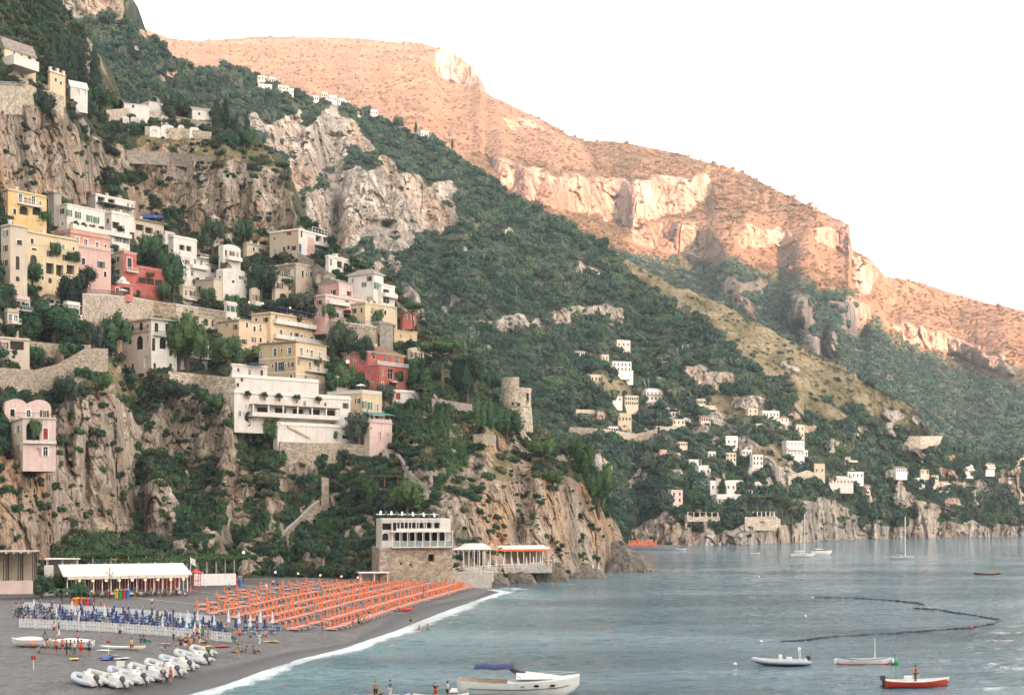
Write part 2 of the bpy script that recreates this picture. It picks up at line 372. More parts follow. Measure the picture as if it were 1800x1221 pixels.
# wooded ridge in the middle distance
mid_sky = [(-20, -30, 800), (95, -30, 820), (221, -25, 850), (224, 42, 860), (250, 52, 870), (290, 88, 900), (345, 125, 950), (400, 118, 1000), (430, 125, 1020), (470, 143, 1040), (520, 165, 1050), (600, 185, 1080), (660, 200, 1090), (720, 232, 1090), (770, 246, 1090), (830, 290, 1080), (880, 330, 1075), (960, 375, 1065), (1045, 418, 1060), (1110, 462, 1050), (1200, 505, 1030), (1300, 548, 1010), (1400, 605, 990), (1500, 655, 970), (1600, 715, 960), (1628, 745, 955), (1632, 768, 950), (1660, 772, 955), (1700, 792, 985), (1760, 800, 1010), (1820, 795, 1030)]
def shore(px): return np.interp(px, [900, 1110, 1180, 1310, 1400, 1500, 1600, 1820], [961, 960, 962, 962, 957, 950, 948, 944])
mid_base = [(-20, 330, 620), (300, 430, 640), (500, 560, 640), (700, 700, 640), (850, 850, 650), (1000, 955, 660), (1090, 963, 672)] + [(x, float(shore(x)) + 4, DZ(float(shore(x)) + 4, -2.5)) for x in (1110, 1180, 1310, 1400, 1500, 1600, 1820)]
mid_rocks = [[(500, 290), (520, 240), (560, 205), (590, 192), (602, 203), (625, 245), (642, 252), (610, 272), (560, 300), (520, 316), (503, 306)], [(440, 240), (470, 215), (500, 205), (525, 195), (530, 215), (500, 260), (470, 262)],
             [(603, 300), (640, 290), (700, 300), (745, 305), (762, 335), (776, 385), (776, 412), (725, 405), (655, 422), (610, 442), (578, 432), (588, 380)], [(776, 365), (803, 375), (800, 392), (776, 390)],
             [(540, 340), (592, 318), (598, 370), (585, 420), (560, 400), (535, 370)], [(1208, 640), (1240, 650), (1288, 660), (1284, 682), (1250, 690), (1215, 676)],
             [(690, 490), (712, 503), (740, 530), (752, 556), (722, 548)], [(830, 562), (880, 560), (928, 553), (940, 570), (880, 584), (845, 580)], [(960, 545), (1010, 545), (1070, 530), (1075, 548), (1010, 570), (965, 575)],
             [(1335, 800), (1362, 818), (1395, 832), (1390, 856), (1368, 866), (1343, 860)], [(90, -40), (221, -40), (221, 36), (205, 42), (170, 30), (100, 35)],
             [(1105, 970), (1112, 930), (1150, 905), (1178, 898), (1202, 935), (1212, 968)], [(1205, 968), (1208, 932), (1260, 934), (1310, 922), (1318, 912), (1352, 905), (1385, 925), (1405, 916), (1440, 922), (1490, 925), (1560, 922), (1570, 930), (1608, 905), (1640, 888), (1650, 915), (1690, 920), (1820, 915), (1820, 960), (1205, 975)],
             [(1400, 880), (1460, 875), (1500, 900), (1470, 920), (1420, 920)], [(1600, 880), (1640, 885), (1665, 905), (1610, 925)], [(240, 62), (262, 66), (258, 76), (240, 72)], [(285, 120), (308, 128), (300, 146), (283, 140)], [(1750, 830), (1800, 830), (1800, 880), (1765, 860)],
             [(880, 400), (905, 395), (910, 410), (885, 415)], [(1000, 480), (1040, 470), (1060, 480), (1020, 492)]]
mid_dry = [[(1060, 420), (1130, 470), (1200, 505), (1300, 548), (1400, 600), (1500, 655), (1610, 715), (1640, 770), (1560, 745), (1480, 710), (1400, 690), (1330, 645), (1265, 585), (1190, 540), (1120, 500)], [(1400, 690), (1490, 725), (1460, 745), (1395, 715)], [(1240, 690), (1340, 700), (1340, 740), (1260, 735)], [(1300, 770), (1370, 790), (1390, 840), (1340, 830)], [(1040, 660), (1120, 670), (1120, 700), (1050, 690)]]
def mid_rate(px, py): return 1.0 - 0.45 * np.clip((py - 850) / 80, 0, 1)
MID = Hill(-20, 1820, 820, 300, mid_sky, mid_base, mid_rocks, mid_dry, amp=1.0, wave=45, seed=11, crag=0.75, rate=mid_rate, steep=0.25, smooth=False, mixed=[([(430, 200), (600, 185), (660, 270), (790, 310), (815, 420), (600, 460), (540, 420), (500, 320)], 0.02), ([(220, 40), (345, 125), (700, 215), (1110, 470), (1650, 780), (1800, 800), (1800, 930), (1100, 930), (700, 600), (480, 330), (220, 200)], 0.40), ([(1000, 690), (1500, 690), (1820, 800), (1820, 950), (1050, 950)], 0.24)])
# town hill and headland
near_sky = [(-40, -60, 400), (40, -40, 430), (95, -10, 450), (150, 60, 470), (185, 160, 480), (230, 182, 490), (300, 178, 495), (380, 195, 490), (440, 238, 480), (480, 265, 475), (500, 290, 470), (512, 330, 465), (532, 385, 455), (570, 405, 450), (600, 440, 445), (640, 466, 440), (690, 495, 440), (740, 560, 435), (790, 600, 435), (830, 640, 432), (870, 700, 430), (930, 748, 428), (965, 768, 428), (1000, 785, 430), (1035, 822, 435), (1060, 862, 438), (1075, 905, 438), (1096, 945, 436), (1106, 968, 434)]
near_base = [(-40, 1042, 250)] + [(x, 900 + (HC - z) * F / d, d) for x, d, z in ((20, 256, 2.5), (110, 268, 2.5), (200, 282, 2.5), (330, 303, 2.5), (440, 320, 2.5), (560, 330, 2.5), (660, 322, 2.5), (730, 316, 2.5), (800, 324, 1.0), (860, 334, -1.0), (930, 346, -2.0), (1000, 372, -2.0), (1050, 398, -2.0), (1106, 428, -2.0))]
near_rocks = [[(-40, 800), (105, 800), (112, 665), (140, 690), (165, 690), (205, 692), (240, 735), (247, 850), (232, 932), (190, 938), (150, 945), (125, 955), (100, 975), (95, 1000), (-40, 1040)],
              [(255, 715), (290, 700), (360, 702), (402, 735), (392, 790), (350, 832), (325, 800), (268, 760)], [(250, 850), (282, 842), (318, 885), (300, 950), (270, 962), (250, 900)], [(420, 985), (440, 975), (450, 1000), (425, 1010)],
              [(355, 945), (385, 935), (408, 960), (395, 985), (365, 975)], [(-40, 170), (90, 170), (120, 210), (160, 262), (180, 335), (140, 348), (-40, 332)],
              [(215, 262), (330, 272), (420, 305), (500, 322), (524, 392), (470, 402), (400, 402), (340, 392), (290, 362), (245, 305)], [(155, 60), (178, 95), (180, 150), (165, 160), (150, 120)],
              [(780, 885), (800, 870), (835, 880), (850, 850), (890, 840), (930, 835), (960, 830), (1000, 835), (1042, 870), (1065, 905), (1090, 945), (1112, 970), (1100, 1010), (1000, 1030), (860, 1040), (785, 1000), (778, 930)],
              [(665, 962), (800, 950), (860, 1030), (650, 1035)], [(425, 418), (470, 415), (480, 440), (430, 448)], [(380, 885), (420, 880), (440, 920), (400, 925)], [(495, 800), (560, 800), (560, 835), (500, 845)], [(190, 560), (240, 560), (240, 640), (195, 620)]]
near_dry = [[(230, 520), (300, 530), (330, 560), (260, 560)], [(250, 240), (460, 262), (500, 330), (420, 305), (330, 272), (240, 262)], [(180, 640), (240, 640), (260, 700), (200, 690)], [(740, 760), (850, 740), (960, 800), (880, 850), (780, 860)]]
NEAR = Hill(-40, 1106, 620, 460, near_sky, near_base, near_rocks, near_dry, amp=0.75, wave=50, seed=23, crag=0.8, steep=0.2, smooth=False, mixed=[([(-40, 200), (200, 240), (520, 300), (545, 410), (440, 425), (250, 400), (130, 350), (-40, 340)], 0.0), ([(90, 660), (250, 680), (420, 700), (500, 800), (560, 840), (660, 880), (670, 1000), (440, 1010), (250, 990), (90, 985)], 0.10), ([(690, 800), (850, 740), (1000, 785), (1106, 960), (1000, 1035), (780, 1005)], 0.05), ([(100, 330), (560, 420), (760, 560), (900, 720), (700, 880), (300, 700), (-40, 640), (-40, 330)], 0.30)])
NEAR.veg_off = np.zeros(NEAR.D.shape, bool); MID.veg_off = np.zeros(MID.D.shape, bool); FAR.veg_off = np.zeros(FAR.D.shape, bool)
# deep clefts and caves in the cliffs
for cx_, cy_, rx_, ry_, dp in ((152, 835, 7, 70, 7), (247, 900, 8, 80, 6), (905, 935, 12, 26, 9), (122, 740, 6, 70, 3), (205, 945, 20, 8, 4), (885, 955, 14, 8, 4)):
    g = np.exp(-(((NEAR.PX - cx_) / rx_) ** 2 + ((NEAR.PY - cy_) / ry_) ** 4)); NEAR.D = NEAR.D + dp * g
for cx_, cy_, rx_, ry_, dp in ((675, 395, 14, 8, 22), (705, 335, 6, 6, 10), (590, 390, 8, 40, 20), (1220, 925, 10, 30, 12), (1567, 935, 7, 22, 12), (1335, 940, 12, 22, 8), (1195, 940, 9, 25, 10)):
    g = np.exp(-(((MID.PX - cx_) / rx_) ** 2 + ((MID.PY - cy_) / ry_) ** 4)); MID.D = MID.D + dp * g
# unseen ridge added behind the camera, crest shaped to shade the bay
def shade_ridge():
    mb = MB(); rows = []
    xs = np.linspace(-3500, 3500, 140)
    crest = np.interp(xs, [-3500, -500, 200, 700, 1100, 1400, 1535, 1660, 1740, 1850, 1980, 2200, 2600, 3500], [880, 860, 840, 820, 790, 745, 700, 668, 635, 590, 545, 400, -5, -5]) + fbm(xs / 160, 0, 0, 71, 4) * 12
    for k, (dy, fz) in enumerate(((520, 0.0), (330, 0.35), (150, 0.75), (0, 1.0), (-200, 0.72), (-600, 0.0))):
        rows.append([(x, -1500 + dy * 1.4 + 60 * float(vnoise(x / 200, k, 0, 5)), max(-5, c * fz) if fz else -6) for x, c in zip(xs, crest)])
    mb.grid(rows)
    o = mb.build('hills', 'ridge_rock', smooth=True); o['kind'] = 'structure'
shade_ridge()
# ------------------------------------------------------------------ plants
def leaf_material(name, cols, rnd=0.5):
    m, t, b = new_mat(name)
    oi = t.nodes.new('ShaderNodeObjectInfo'); n = noise_node(t, 0.9, 3, 0.6); geo = t.nodes.new('ShaderNodeNewGeometry')
    f = math_n(t, 'MULTIPLY_ADD', oi.outputs['Random'], rnd, math_n(t, 'MULTIPLY', geo.outputs['Random Per Island'], 0.35))
    f = math_n(t, 'ADD', f, math_n(t, 'MULTIPLY_ADD', n, 0.6, -0.25))
    ps = t.nodes.new('ShaderNodeTexNoise'); ps.inputs['Scale'].default_value = 0.022; ps.inputs['Detail'].default_value = 3; t.links.new(geo.outputs['Position'], ps.inputs['Vector'])
    f = math_n(t, 'ADD', f, math_n(t, 'MULTIPLY_ADD', ps.outputs['Fac'], 1.5, -0.66))
    c = ramp(t, f, [(0.10, cols[0]), (0.40, cols[1]), (0.70, cols[2]), (0.98, cols[3])])
    t.links.new(c, b.inputs['Base Color']); b.inputs['Roughness'].default_value = 0.75; b.inputs['Specular IOR Level'].default_value = 0.2
    return m
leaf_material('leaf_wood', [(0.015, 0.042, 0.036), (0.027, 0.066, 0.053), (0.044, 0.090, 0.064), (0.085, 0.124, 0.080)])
leaf_material('leaf_ash', [(0.045, 0.070, 0.052), (0.070, 0.100, 0.070), (0.100, 0.125, 0.085), (0.15, 0.16, 0.11)])
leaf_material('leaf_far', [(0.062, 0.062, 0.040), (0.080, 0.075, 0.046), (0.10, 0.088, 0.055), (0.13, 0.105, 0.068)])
leaf_material('leaf_scrub', [(0.035, 0.052, 0.032), (0.060, 0.080, 0.045), (0.10, 0.11, 0.062), (0.17, 0.155, 0.095)])
leaf_material('leaf_dark', [(0.014, 0.030, 0.022), (0.024, 0.048, 0.033), (0.036, 0.064, 0.040), (0.055, 0.085, 0.050)])
leaf_material('leaf_green', [(0.022, 0.055, 0.030), (0.038, 0.088, 0.044), (0.060, 0.120, 0.054), (0.105, 0.155, 0.070)])
leaf_material('leaf_bright', [(0.026, 0.060, 0.026), (0.046, 0.096, 0.034), (0.074, 0.130, 0.046), (0.12, 0.165, 0.066)])
leaf_material('leaf_olive', [(0.035, 0.048, 0.036), (0.062, 0.080, 0.058), (0.095, 0.115, 0.082), (0.14, 0.155, 0.115)])
leaf_material('leaf_yellow', [(0.050, 0.060, 0.018), (0.10, 0.11, 0.03), (0.15, 0.145, 0.045), (0.21, 0.18, 0.07)])
def bark(name, col):
    m, t, b = new_mat(name); n = noise_node(t, 5, 4, 0.6, mapping=(1, 1, 0.2))
    t.links.new(ramp(t, n, [(0.3, tuple(x * 0.45 for x in col)), (0.7, col)]), b.inputs['Base Color']); b.inputs['Roughness'].default_value = 0.95; bump(t, b, n, 0.6, 0.05)
bark('bark', (0.16, 0.12, 0.09)); bark('bark_grey', (0.26, 0.22, 0.18))
def leaves_mesh(name, lobes, n, size, seed, mat, droop=0.0, core=True):
    """leaf-sized faces spread through the outer shell of a crown made of lobes (cx, cy, cz, rx, ry, rz)"""
    g = np.random.default_rng(seed); L = np.array(lobes, float)
    vol = (L[:, 3] * L[:, 4] * L[:, 5]) ** 0.667; pick = g.choice(len(L), n, p=vol / vol.sum())
    d = g.normal(size=(n, 3)); d /= np.linalg.norm(d, axis=1, keepdims=True)
    rr = 0.55 + 0.52 * g.random(n) ** 0.6
    bumpy = 1 + 0.22 * vnoise(d[:, 0] * 2.3 + pick * 9, d[:, 1] * 2.3, d[:, 2] * 2.3, seed)
    p = L[pick, :3] + d * L[pick, 3:] * (rr * bumpy)[:, None]
    nrm = d + g.normal(size=(n, 3)) * 0.65 + np.array([0, 0, 0.25]); nrm /= np.linalg.norm(nrm, axis=1, keepdims=True)
    a = np.cross(nrm, g.normal(size=(n, 3))); a /= np.linalg.norm(a, axis=1, keepdims=True); b_ = np.cross(nrm, a)
    s = size * (0.6 + 0.8 * g.random(n))[:, None]
    q = np.stack([p - a * s, p + b_ * s * 0.55 + nrm * s * 0.12, p + a * s, p - b_ * s * 0.55 + nrm * s * 0.12], 1)
    V = q.reshape(-1, 3); Fc = np.arange(4 * n).reshape(-1, 4)
    verts = V.tolist(); faces = Fc.tolist()
    if core:   # twiggy dark inside so that a crown is not see-through everywhere
        for l in lobes:
            k = len(verts); ring = 7
            for zi, (rz, rr_) in enumerate(((-0.72, 0.40), (-0.25, 0.70), (0.25, 0.70), (0.68, 0.42))):
                for j in range(ring):
                    th = 2 * math.pi * (j + 0.5 * zi) / ring; w_ = rr_ * (0.75 + 0.35 * g.random())
                    verts.append([l[0] + l[3] * w_ * math.cos(th), l[1] + l[4] * w_ * math.sin(th), l[2] + l[5] * rz])
            for zi in range(3):
                for j in range(ring):
                    j2 = (j + 1) % ring; faces.append([k + zi * ring + j, k + zi * ring + j2, k + (zi + 1) * ring + j2, k + (zi + 1) * ring + j])
            faces.append([k + 3 * ring + j for j in range(ring)]); faces.append([k + j for j in reversed(range(ring))])
    me = bpy.data.meshes.new(name); me.from_pydata(verts, [], faces); me.update(); me.materials.append(MATS[mat])
    return me
def lobes_round(seed, r=1.0, h=1.0, k=7, spread=0.62):
    g = random.Random(seed); out = [(0, 0, h * 0.55, r * 0.62, r * 0.62, h * 0.42)]
    for i in range(k):
        th = 2 * math.pi * (i + g.random() * 0.6) / k; q = spread * r * (0.75 + 0.45 * g.random()); z = h * (0.28 + 0.5 * g.random()); s = r * (0.30 + 0.22 * g.random())
        out.append((q * math.cos(th), q * math.sin(th), z, s, s, s * 0.85 * h / max(r, 0.6)))
    return out
def scatter_asset_coll(name, meshes):
    c = bpy.data.collections.new(name)
    for i, me in enumerate(meshes):
        o = bpy.data.objects.new('%s_%02d' % (name, i), me); c.objects.link(o)
    return c
def scatter(name, pts, scl, coll, nmesh, seed, label, cat, zs=None):
    """one object that holds uncountable plants"""
    g = np.random.default_rng(seed); n = len(pts)
    me = bpy.data.meshes.new(name); me.vertices.add(n); me.vertices.foreach_set('co', np.asarray(pts, np.float32).ravel())
    def at(nm, ty, arr, key):
        a = me.attributes.new(nm, ty, 'POINT'); a.data.foreach_set(key, np.ascontiguousarray(arr).ravel())
    sv = np.stack([scl, scl, scl * (zs if zs is not None else (0.75 + 0.5 * g.random(n)))], 1).astype(np.float32)
    rv = np.stack([g.normal(0, 0.08, n), g.normal(0, 0.08, n), g.random(n) * 6.283], 1).astype(np.float32)
    at('scl', 'FLOAT_VECTOR', sv, 'vector'); at('rot', 'FLOAT_VECTOR', rv, 'vector'); at('idx', 'INT', g.integers(0, nmesh, n).astype(np.int32), 'value')
    ng = bpy.data.node_groups.new(name, 'GeometryNodeTree')
    ng.interface.new_socket('Geometry', in_out='INPUT', socket_type='NodeSocketGeometry'); ng.interface.new_socket('Geometry', in_out='OUTPUT', socket_type='NodeSocketGeometry')
    N = ng.nodes; gi = N.new('NodeGroupInput'); go = N.new('NodeGroupOutput'); iop = N.new('GeometryNodeInstanceOnPoints'); ci = N.new('GeometryNodeCollectionInfo')
    ci.inputs['Collection'].default_value = coll; ci.inputs['Separate Children'].default_value = True; ci.inputs['Reset Children'].default_value = True
    def na(nm, ty):
        a = N.new('GeometryNodeInputNamedAttribute'); a.data_type = ty; a.inputs['Name'].default_value = nm; return a.outputs['Attribute']
    L = ng.links
    L.new(gi.outputs[0], iop.inputs['Points']); L.new(ci.outputs[0], iop.inputs['Instance']); iop.inputs['Pick Instance'].default_value = True
    L.new(na('idx', 'INT'), iop.inputs['Instance Index']); L.new(na('scl', 'FLOAT_VECTOR'), iop.inputs['Scale'])
    er = N.new('FunctionNodeEulerToRotation'); L.new(na('rot', 'FLOAT_VECTOR'), er.inputs[0]); L.new(er.outputs[0], iop.inputs['Rotation'])
    L.new(iop.outputs[0], go.inputs[0])
    o = link(name, me); md = o.modifiers.new('scatter', 'NODES'); md.node_group = ng
    tag(o, label, cat, kind='stuff'); return o
def sample(hill, n, seed, wfun, box=None):
    """random places on a hillside, kept with probability wfun(px, py, rock, dry, off)"""
    g = np.random.default_rng(seed); ny, nx = hill.D.shape
    x0, x1, y0, y1 = box or (hill.x0, hill.x1, -60, 1100)
    px = x0 + (x1 - x0) * g.random(n); py = y0 + (y1 - y0) * g.random(n)
    c = (px - hill.x0) / (hill.x1 - hill.x0) * (nx - 1); j = np.clip(c.astype(int), 0, nx - 2); fx = c - j
    sky = hill.sky[j] * (1 - fx) + hill.sky[j + 1] * fx; bas = hill.base[j] * (1 - fx) + hill.base[j + 1] * fx
    tt = (py - bas) / (sky - bas); ok = (tt > 0.003) & (tt < 0.999)
    i = np.clip((tt * (ny - 1)).astype(int), 0, ny - 2)
    rk, dr, off = hill.rock[i, j], hill.dry[i, j], hill.veg_off[i, j]
    ok &= g.random(n) < wfun(px, py, rk, dr, off)
    px, py, i, j = px[ok], py[ok], i[ok], j[ok]
    fi = (tt[ok] * (ny - 1)) - i; fx = fx[ok]
    D = (hill.D[i, j] * (1 - fx) + hill.D[i, j + 1] * fx) * (1 - fi) + (hill.D[i + 1, j] * (1 - fx) + hill.D[i + 1, j + 1] * fx) * fi
    return np.stack([(px - CX) / F * D, D, HC + (HOR - py) / F * D], 1), px, py, hill.rock[i, j], hill.dry[i, j]
near_line = lambda px: np.interp(px, [p[0] for p in near_sky], [p[1] for p in near_sky], right=2000)
mid_line = lambda px: np.interp(px, [p[0] for p in mid_sky], [p[1] for p in mid_sky])
def plant_far():
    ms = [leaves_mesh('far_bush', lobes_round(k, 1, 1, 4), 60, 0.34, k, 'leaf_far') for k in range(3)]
    c = scatter_asset_coll('far_bushes', ms)
    def w_(px, py, rk, dr, off):
        den = 0.5 + 0.9 * fbm(px / 45, py / 22, 0, 77, 4)
        return np.clip(np.where(rk > 0.4, 0.06, np.where(dr > 0.5, 0.10 + 0.55 * np.clip(den, 0, 1), 0.55 + 0.45 * den)), 0, 1) * (py < mid_line(px) + 25)
    pts, px, py, rk, dr = sample(FAR, 60000, 5, w_, (200, 1820, 30, 900))
    g = np.random.default_rng(2); scl = (1.5 + 2.6 * g.random(len(pts)) ** 2) * np.where(dr > 0.5, 0.8, 1.15)
    shade_side = py > np.interp(px, [1000, 1110, 1180, 1250, 1330, 1400, 1450, 1500, 1560, 1620, 1700, 1820], [440, 452, 455, 462, 480, 500, 515, 505, 590, 612, 655, 700]) + 14 * fbm(px / 20, py / 20, 0, 3, 3)  # splits plants at the shadow line: sunlit brown above, shade-coloured green below
    scatter('undergrowth', pts[~shade_side], scl[~shade_side], c, 3, 1, 'low dry scrub dotted over the mountain, coloured for the sunlit side', 'scrub')
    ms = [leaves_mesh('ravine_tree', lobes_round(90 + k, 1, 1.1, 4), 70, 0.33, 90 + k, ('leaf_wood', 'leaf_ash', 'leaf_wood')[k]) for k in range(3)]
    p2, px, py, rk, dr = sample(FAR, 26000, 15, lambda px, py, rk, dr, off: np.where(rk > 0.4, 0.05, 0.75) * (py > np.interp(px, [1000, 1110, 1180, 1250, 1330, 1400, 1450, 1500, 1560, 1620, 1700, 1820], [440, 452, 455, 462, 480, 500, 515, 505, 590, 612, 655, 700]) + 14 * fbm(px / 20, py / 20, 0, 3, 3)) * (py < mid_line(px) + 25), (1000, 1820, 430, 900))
    scatter('ravine_wood', p2, 2.4 + 3.2 * g.random(len(p2)) ** 1.6, scatter_asset_coll('ravine_trees', ms), 3, 21, 'ravine wood of the far mountain, shade painted in as blue-green', 'wood')
def plant_mid():
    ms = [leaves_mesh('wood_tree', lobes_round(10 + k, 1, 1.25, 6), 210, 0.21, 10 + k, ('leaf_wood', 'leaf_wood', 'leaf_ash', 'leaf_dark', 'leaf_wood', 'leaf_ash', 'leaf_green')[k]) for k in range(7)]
    c = scatter_asset_coll('wood_trees', ms)
    def w_(px, py, rk, dr, off):
        gap = fbm(px / 26, py / 16, 0, 55, 3)
        r = np.where(rk > 0.5, 0.16 * (fbm(px / 13, py / 8, 4, 66, 3) > 0.30), np.where(dr > 0.5, 0.10 * (fbm(px / 18, py / 12, 4, 67, 3) > 0.1), np.where(gap < -0.45, 0.4, 1.0)))
        return r * (~off) * (py < near_line(px) + 30)
    pts, px, py, rk, dr = sample(MID, 42000, 6, w_)
    g = np.random.default_rng(3); n = len(pts); big = fbm(pts[:, 0] / 60, pts[:, 1] / 60, 0, 12, 3)
    scl = (1.5 + 3.6 * g.random(n) ** 2.2 + 1.2 * big) * np.where((rk > 0.3) | (dr > 0.5), 0.55, 1.0); scl = np.clip(scl, 0.9, 6)
    pts[:, 2] -= scl * 0.15
    scatter('forest', pts, scl, c, 7, 2, 'dark green wood covering the shaded ridge above the bay', 'forest')
    ms2 = [leaves_mesh('scrub_bush', lobes_round(40 + k, 1, 0.8, 4), 90, 0.26, 40 + k, 'leaf_scrub') for k in range(3)]
    c2 = scatter_asset_coll('scrub_bushes', ms2)
    pts, px, py, rk, dr = sample(MID, 16000, 16, lambda px, py, rk, dr, off: np.where(rk > 0.5, 0.35 * (fbm(px / 13, py / 8, 4, 66, 3) > 0.2), np.where(dr > 0.4, 0.75, 0.28)) * (~off) * (py < near_line(px) + 30))
    scl = 0.7 + 1.6 * g.random(len(pts)) ** 2
    scatter('scrub', pts, scl, c2, 3, 3, 'pale scrub between the trees and on the dry grass ridge', 'scrub')
def plant_near():
    ms = [leaves_mesh('near_bush', lobes_round(60 + k, 1, 0.95, 6), 420, 0.15, 60 + k, mt) for k, mt in enumerate(('leaf_green', 'leaf_scrub', 'leaf_dark', 'leaf_wood', 'leaf_scrub', 'leaf_green'))]
    c = scatter_asset_coll('near_bushes', ms)
    def w_(px, py, rk, dr, off):
        gap = fbm(px / 40, py / 40, 0, 58, 3)
        r = np.where(rk > 0.5, 0.6 * (fbm(px / 15, py / 9, 4, 68, 3) > 0.22), np.where(dr > 0.5, 0.30, np.where(gap < -0.30, 0.35, 0.95)))
        return r * (~off)
    pts, px, py, rk, dr = sample(NEAR, 34000, 7, w_)
    g = np.random.default_rng(4); n = len(pts)
    scl = (0.6 + 1.5 * g.random(n) ** 1.6) * np.where(rk > 0.4, 0.6, 1.0)
    pts[:, 2] -= scl * 0.25
    scatter('shrubbery', pts, scl, c, len(ms), 4, 'tangled shrubs and creepers growing over the town cliffs', 'shrubbery')
    # creepers hanging over the foot of the cliffs
    ms = [leaves_mesh('creeper', [(0, 0, 0, 1, 0.45, 1.5), (0.5, 0.1, -0.9, 0.7, 0.4, 1.1), (-0.4, 0, 0.7, 0.6, 0.4, 0.9)], 420, 0.13, 80 + k, mt) for k, mt in enumerate(('leaf_green', 'leaf_bright', 'leaf_green'))]
    c = scatter_asset_coll('creepers', ms)
    zones = [[(232, 800), (250, 690), (262, 800), (258, 930), (238, 960)], [(100, 985), (140, 945), (235, 940), (260, 985), (440, 990), (440, 1010), (200, 1000)], [(470, 880), (560, 880), (660, 930), (660, 1010), (460, 1010)], [(300, 890), (360, 870), (420, 940), (380, 1000), (310, 980)], [(395, 720), (440, 730), (500, 770), (480, 810), (420, 790)], [(690, 700), (800, 700), (830, 800), (780, 860), (700, 800)]]
    def w2(px, py, rk, dr, off):
        r = np.zeros(px.shape)
        for z in zones: r = np.maximum(r, inpoly(px, py, z))
        gp = fbm(px / 24, py / 24, 0, 59, 3)
        return r * 0.9 * (~off) * np.where((gp < -0.02) | (rk > 0.5), 0.12, 1.0)
    pts, px, py, rk, dr = sample(NEAR, 30000, 8, w2)
    scatter('ivy', pts, 0.7 + 0.9 * g.random(len(pts)), c, 3, 5, 'bright green creepers hanging down the foot of the cliffs', 'ivy')
# ------------------------------------------------------------------ building materials
PL = dict(white=(0.76, 0.715, 0.66), cream=(0.64, 0.54, 0.41), yellow=(0.72, 0.50, 0.22), butter=(0.72, 0.57, 0.36), peach=(0.74, 0.54, 0.37), pink=(0.70, 0.43, 0.38), palepink=(0.74, 0.55, 0.50),
          salmon=(0.62, 0.31, 0.22), red=(0.46, 0.10, 0.075), brick=(0.50, 0.13, 0.10), sand=(0.55, 0.45, 0.33), grey=(0.36, 0.33, 0.30), ochre=(0.64, 0.47, 0.27))
for k_, c_ in PL.items(): plaster(k_, c_)
def stone_wall(name, col, scale=1.6):
    m, t, b = new_mat(name)
    tc = t.nodes.new('ShaderNodeTexCoord'); mp = t.nodes.new('ShaderNodeMapping'); mp.inputs['Scale'].default_value = (1, 1, 1.5)
    v = t.nodes.new('ShaderNodeTexVoronoi'); v.inputs['Scale'].default_value = scale; t.links.new(tc.outputs['Object'], mp.inputs[0]); t.links.new(mp.outputs[0], v.inputs['Vector'])
    ve = t.nodes.new('ShaderNodeTexVoronoi'); ve.feature = 'DISTANCE_TO_EDGE'; ve.inputs['Scale'].default_value = scale; t.links.new(mp.outputs[0], ve.inputs['Vector'])
    sp = t.nodes.new('ShaderNodeSeparateColor'); t.links.new(v.outputs['Color'], sp.inputs[0])
    c = ramp(t, sp.outputs[0], [(0.1, tuple(x * 0.62 for x in col)), (0.5, col), (0.95, tuple(min(1, x * 1.25) for x in col))])
    n = noise_node(t, 0.35, 5, 0.6); c = mixc(t, ramp(t, n, [(0.45, (0, 0, 0)), (0.75, (0.5, 0.5, 0.5))]), c, (0.17, 0.15, 0.11))
    c = mixc(t, ramp(t, ve.outputs['Distance'], [(0.0, (0.8, 0.8, 0.8)), (0.08, (0, 0, 0))]), c, tuple(x * 0.45 for x in col))
    t.links.new(c, b.inputs['Base Color']); b.inputs['Roughness'].default_value = 0.95; bump(t, b, ve.outputs['Distance'], 0.6, 0.08)
stone_wall('stone', (0.42, 0.345, 0.26)); stone_wall('stone_grey', (0.33, 0.29, 0.245)); stone_wall('stone_pale', (0.55, 0.46, 0.36), 1.2)
def tiles(name, col):
    m, t, b = new_mat(name)
    tc = t.nodes.new('ShaderNodeTexCoord'); wv = t.nodes.new('ShaderNodeTexWave'); wv.inputs['Scale'].default_value = 1.6; wv.inputs['Distortion'].default_value = 0.4; t.links.new(tc.outputs['Object'], wv.inputs['Vector'])
    n = noise_node(t, 1.3, 5, 0.6); c = ramp(t, n, [(0.3, tuple(x * 0.5 for x in col)), (0.6, col), (0.8, tuple(x * 1.35 for x in col))])
    t.links.new(c, b.inputs['Base Color']); b.inputs['Roughness'].default_value = 0.9; bump(t, b, wv.outputs['Fac'], 0.7, 0.06)
tiles('roof_tile', (0.27, 0.15, 0.105)); tiles('roof_grey', (0.33, 0.28, 0.245)); tiles('roof_red', (0.42, 0.15, 0.09))
plain('concrete', (0.48, 0.44, 0.39), 0.9, var=0.2, scale=1.2); plain('floor_tile', (0.46, 0.38, 0.30), 0.85, var=0.15)
plain('white_paint', (0.80, 0.78, 0.75), 0.55); plain('green_paint', (0.03, 0.17, 0.11), 0.6); plain('brown_paint', (0.14, 0.055, 0.035), 0.6); plain('red_paint', (0.42, 0.05, 0.035), 0.55); plain('blue_paint', (0.05, 0.12, 0.28), 0.55)
plain('shutter_grey', (0.22, 0.21, 0.19), 0.6); plain('shutter_blue', (0.08, 0.13, 0.16), 0.6); plain('pole_metal', (0.4, 0.4, 0.4), 0.4, 0.6); plain('dark_wood', (0.07, 0.05, 0.035), 0.7); plain('wood', (0.33, 0.20, 0.10), 0.7, var=0.25); plain('iron', (0.05, 0.05, 0.05), 0.5, 0.6); plain('thatch', (0.20, 0.17, 0.12), 0.95, var=0.35, scale=6)
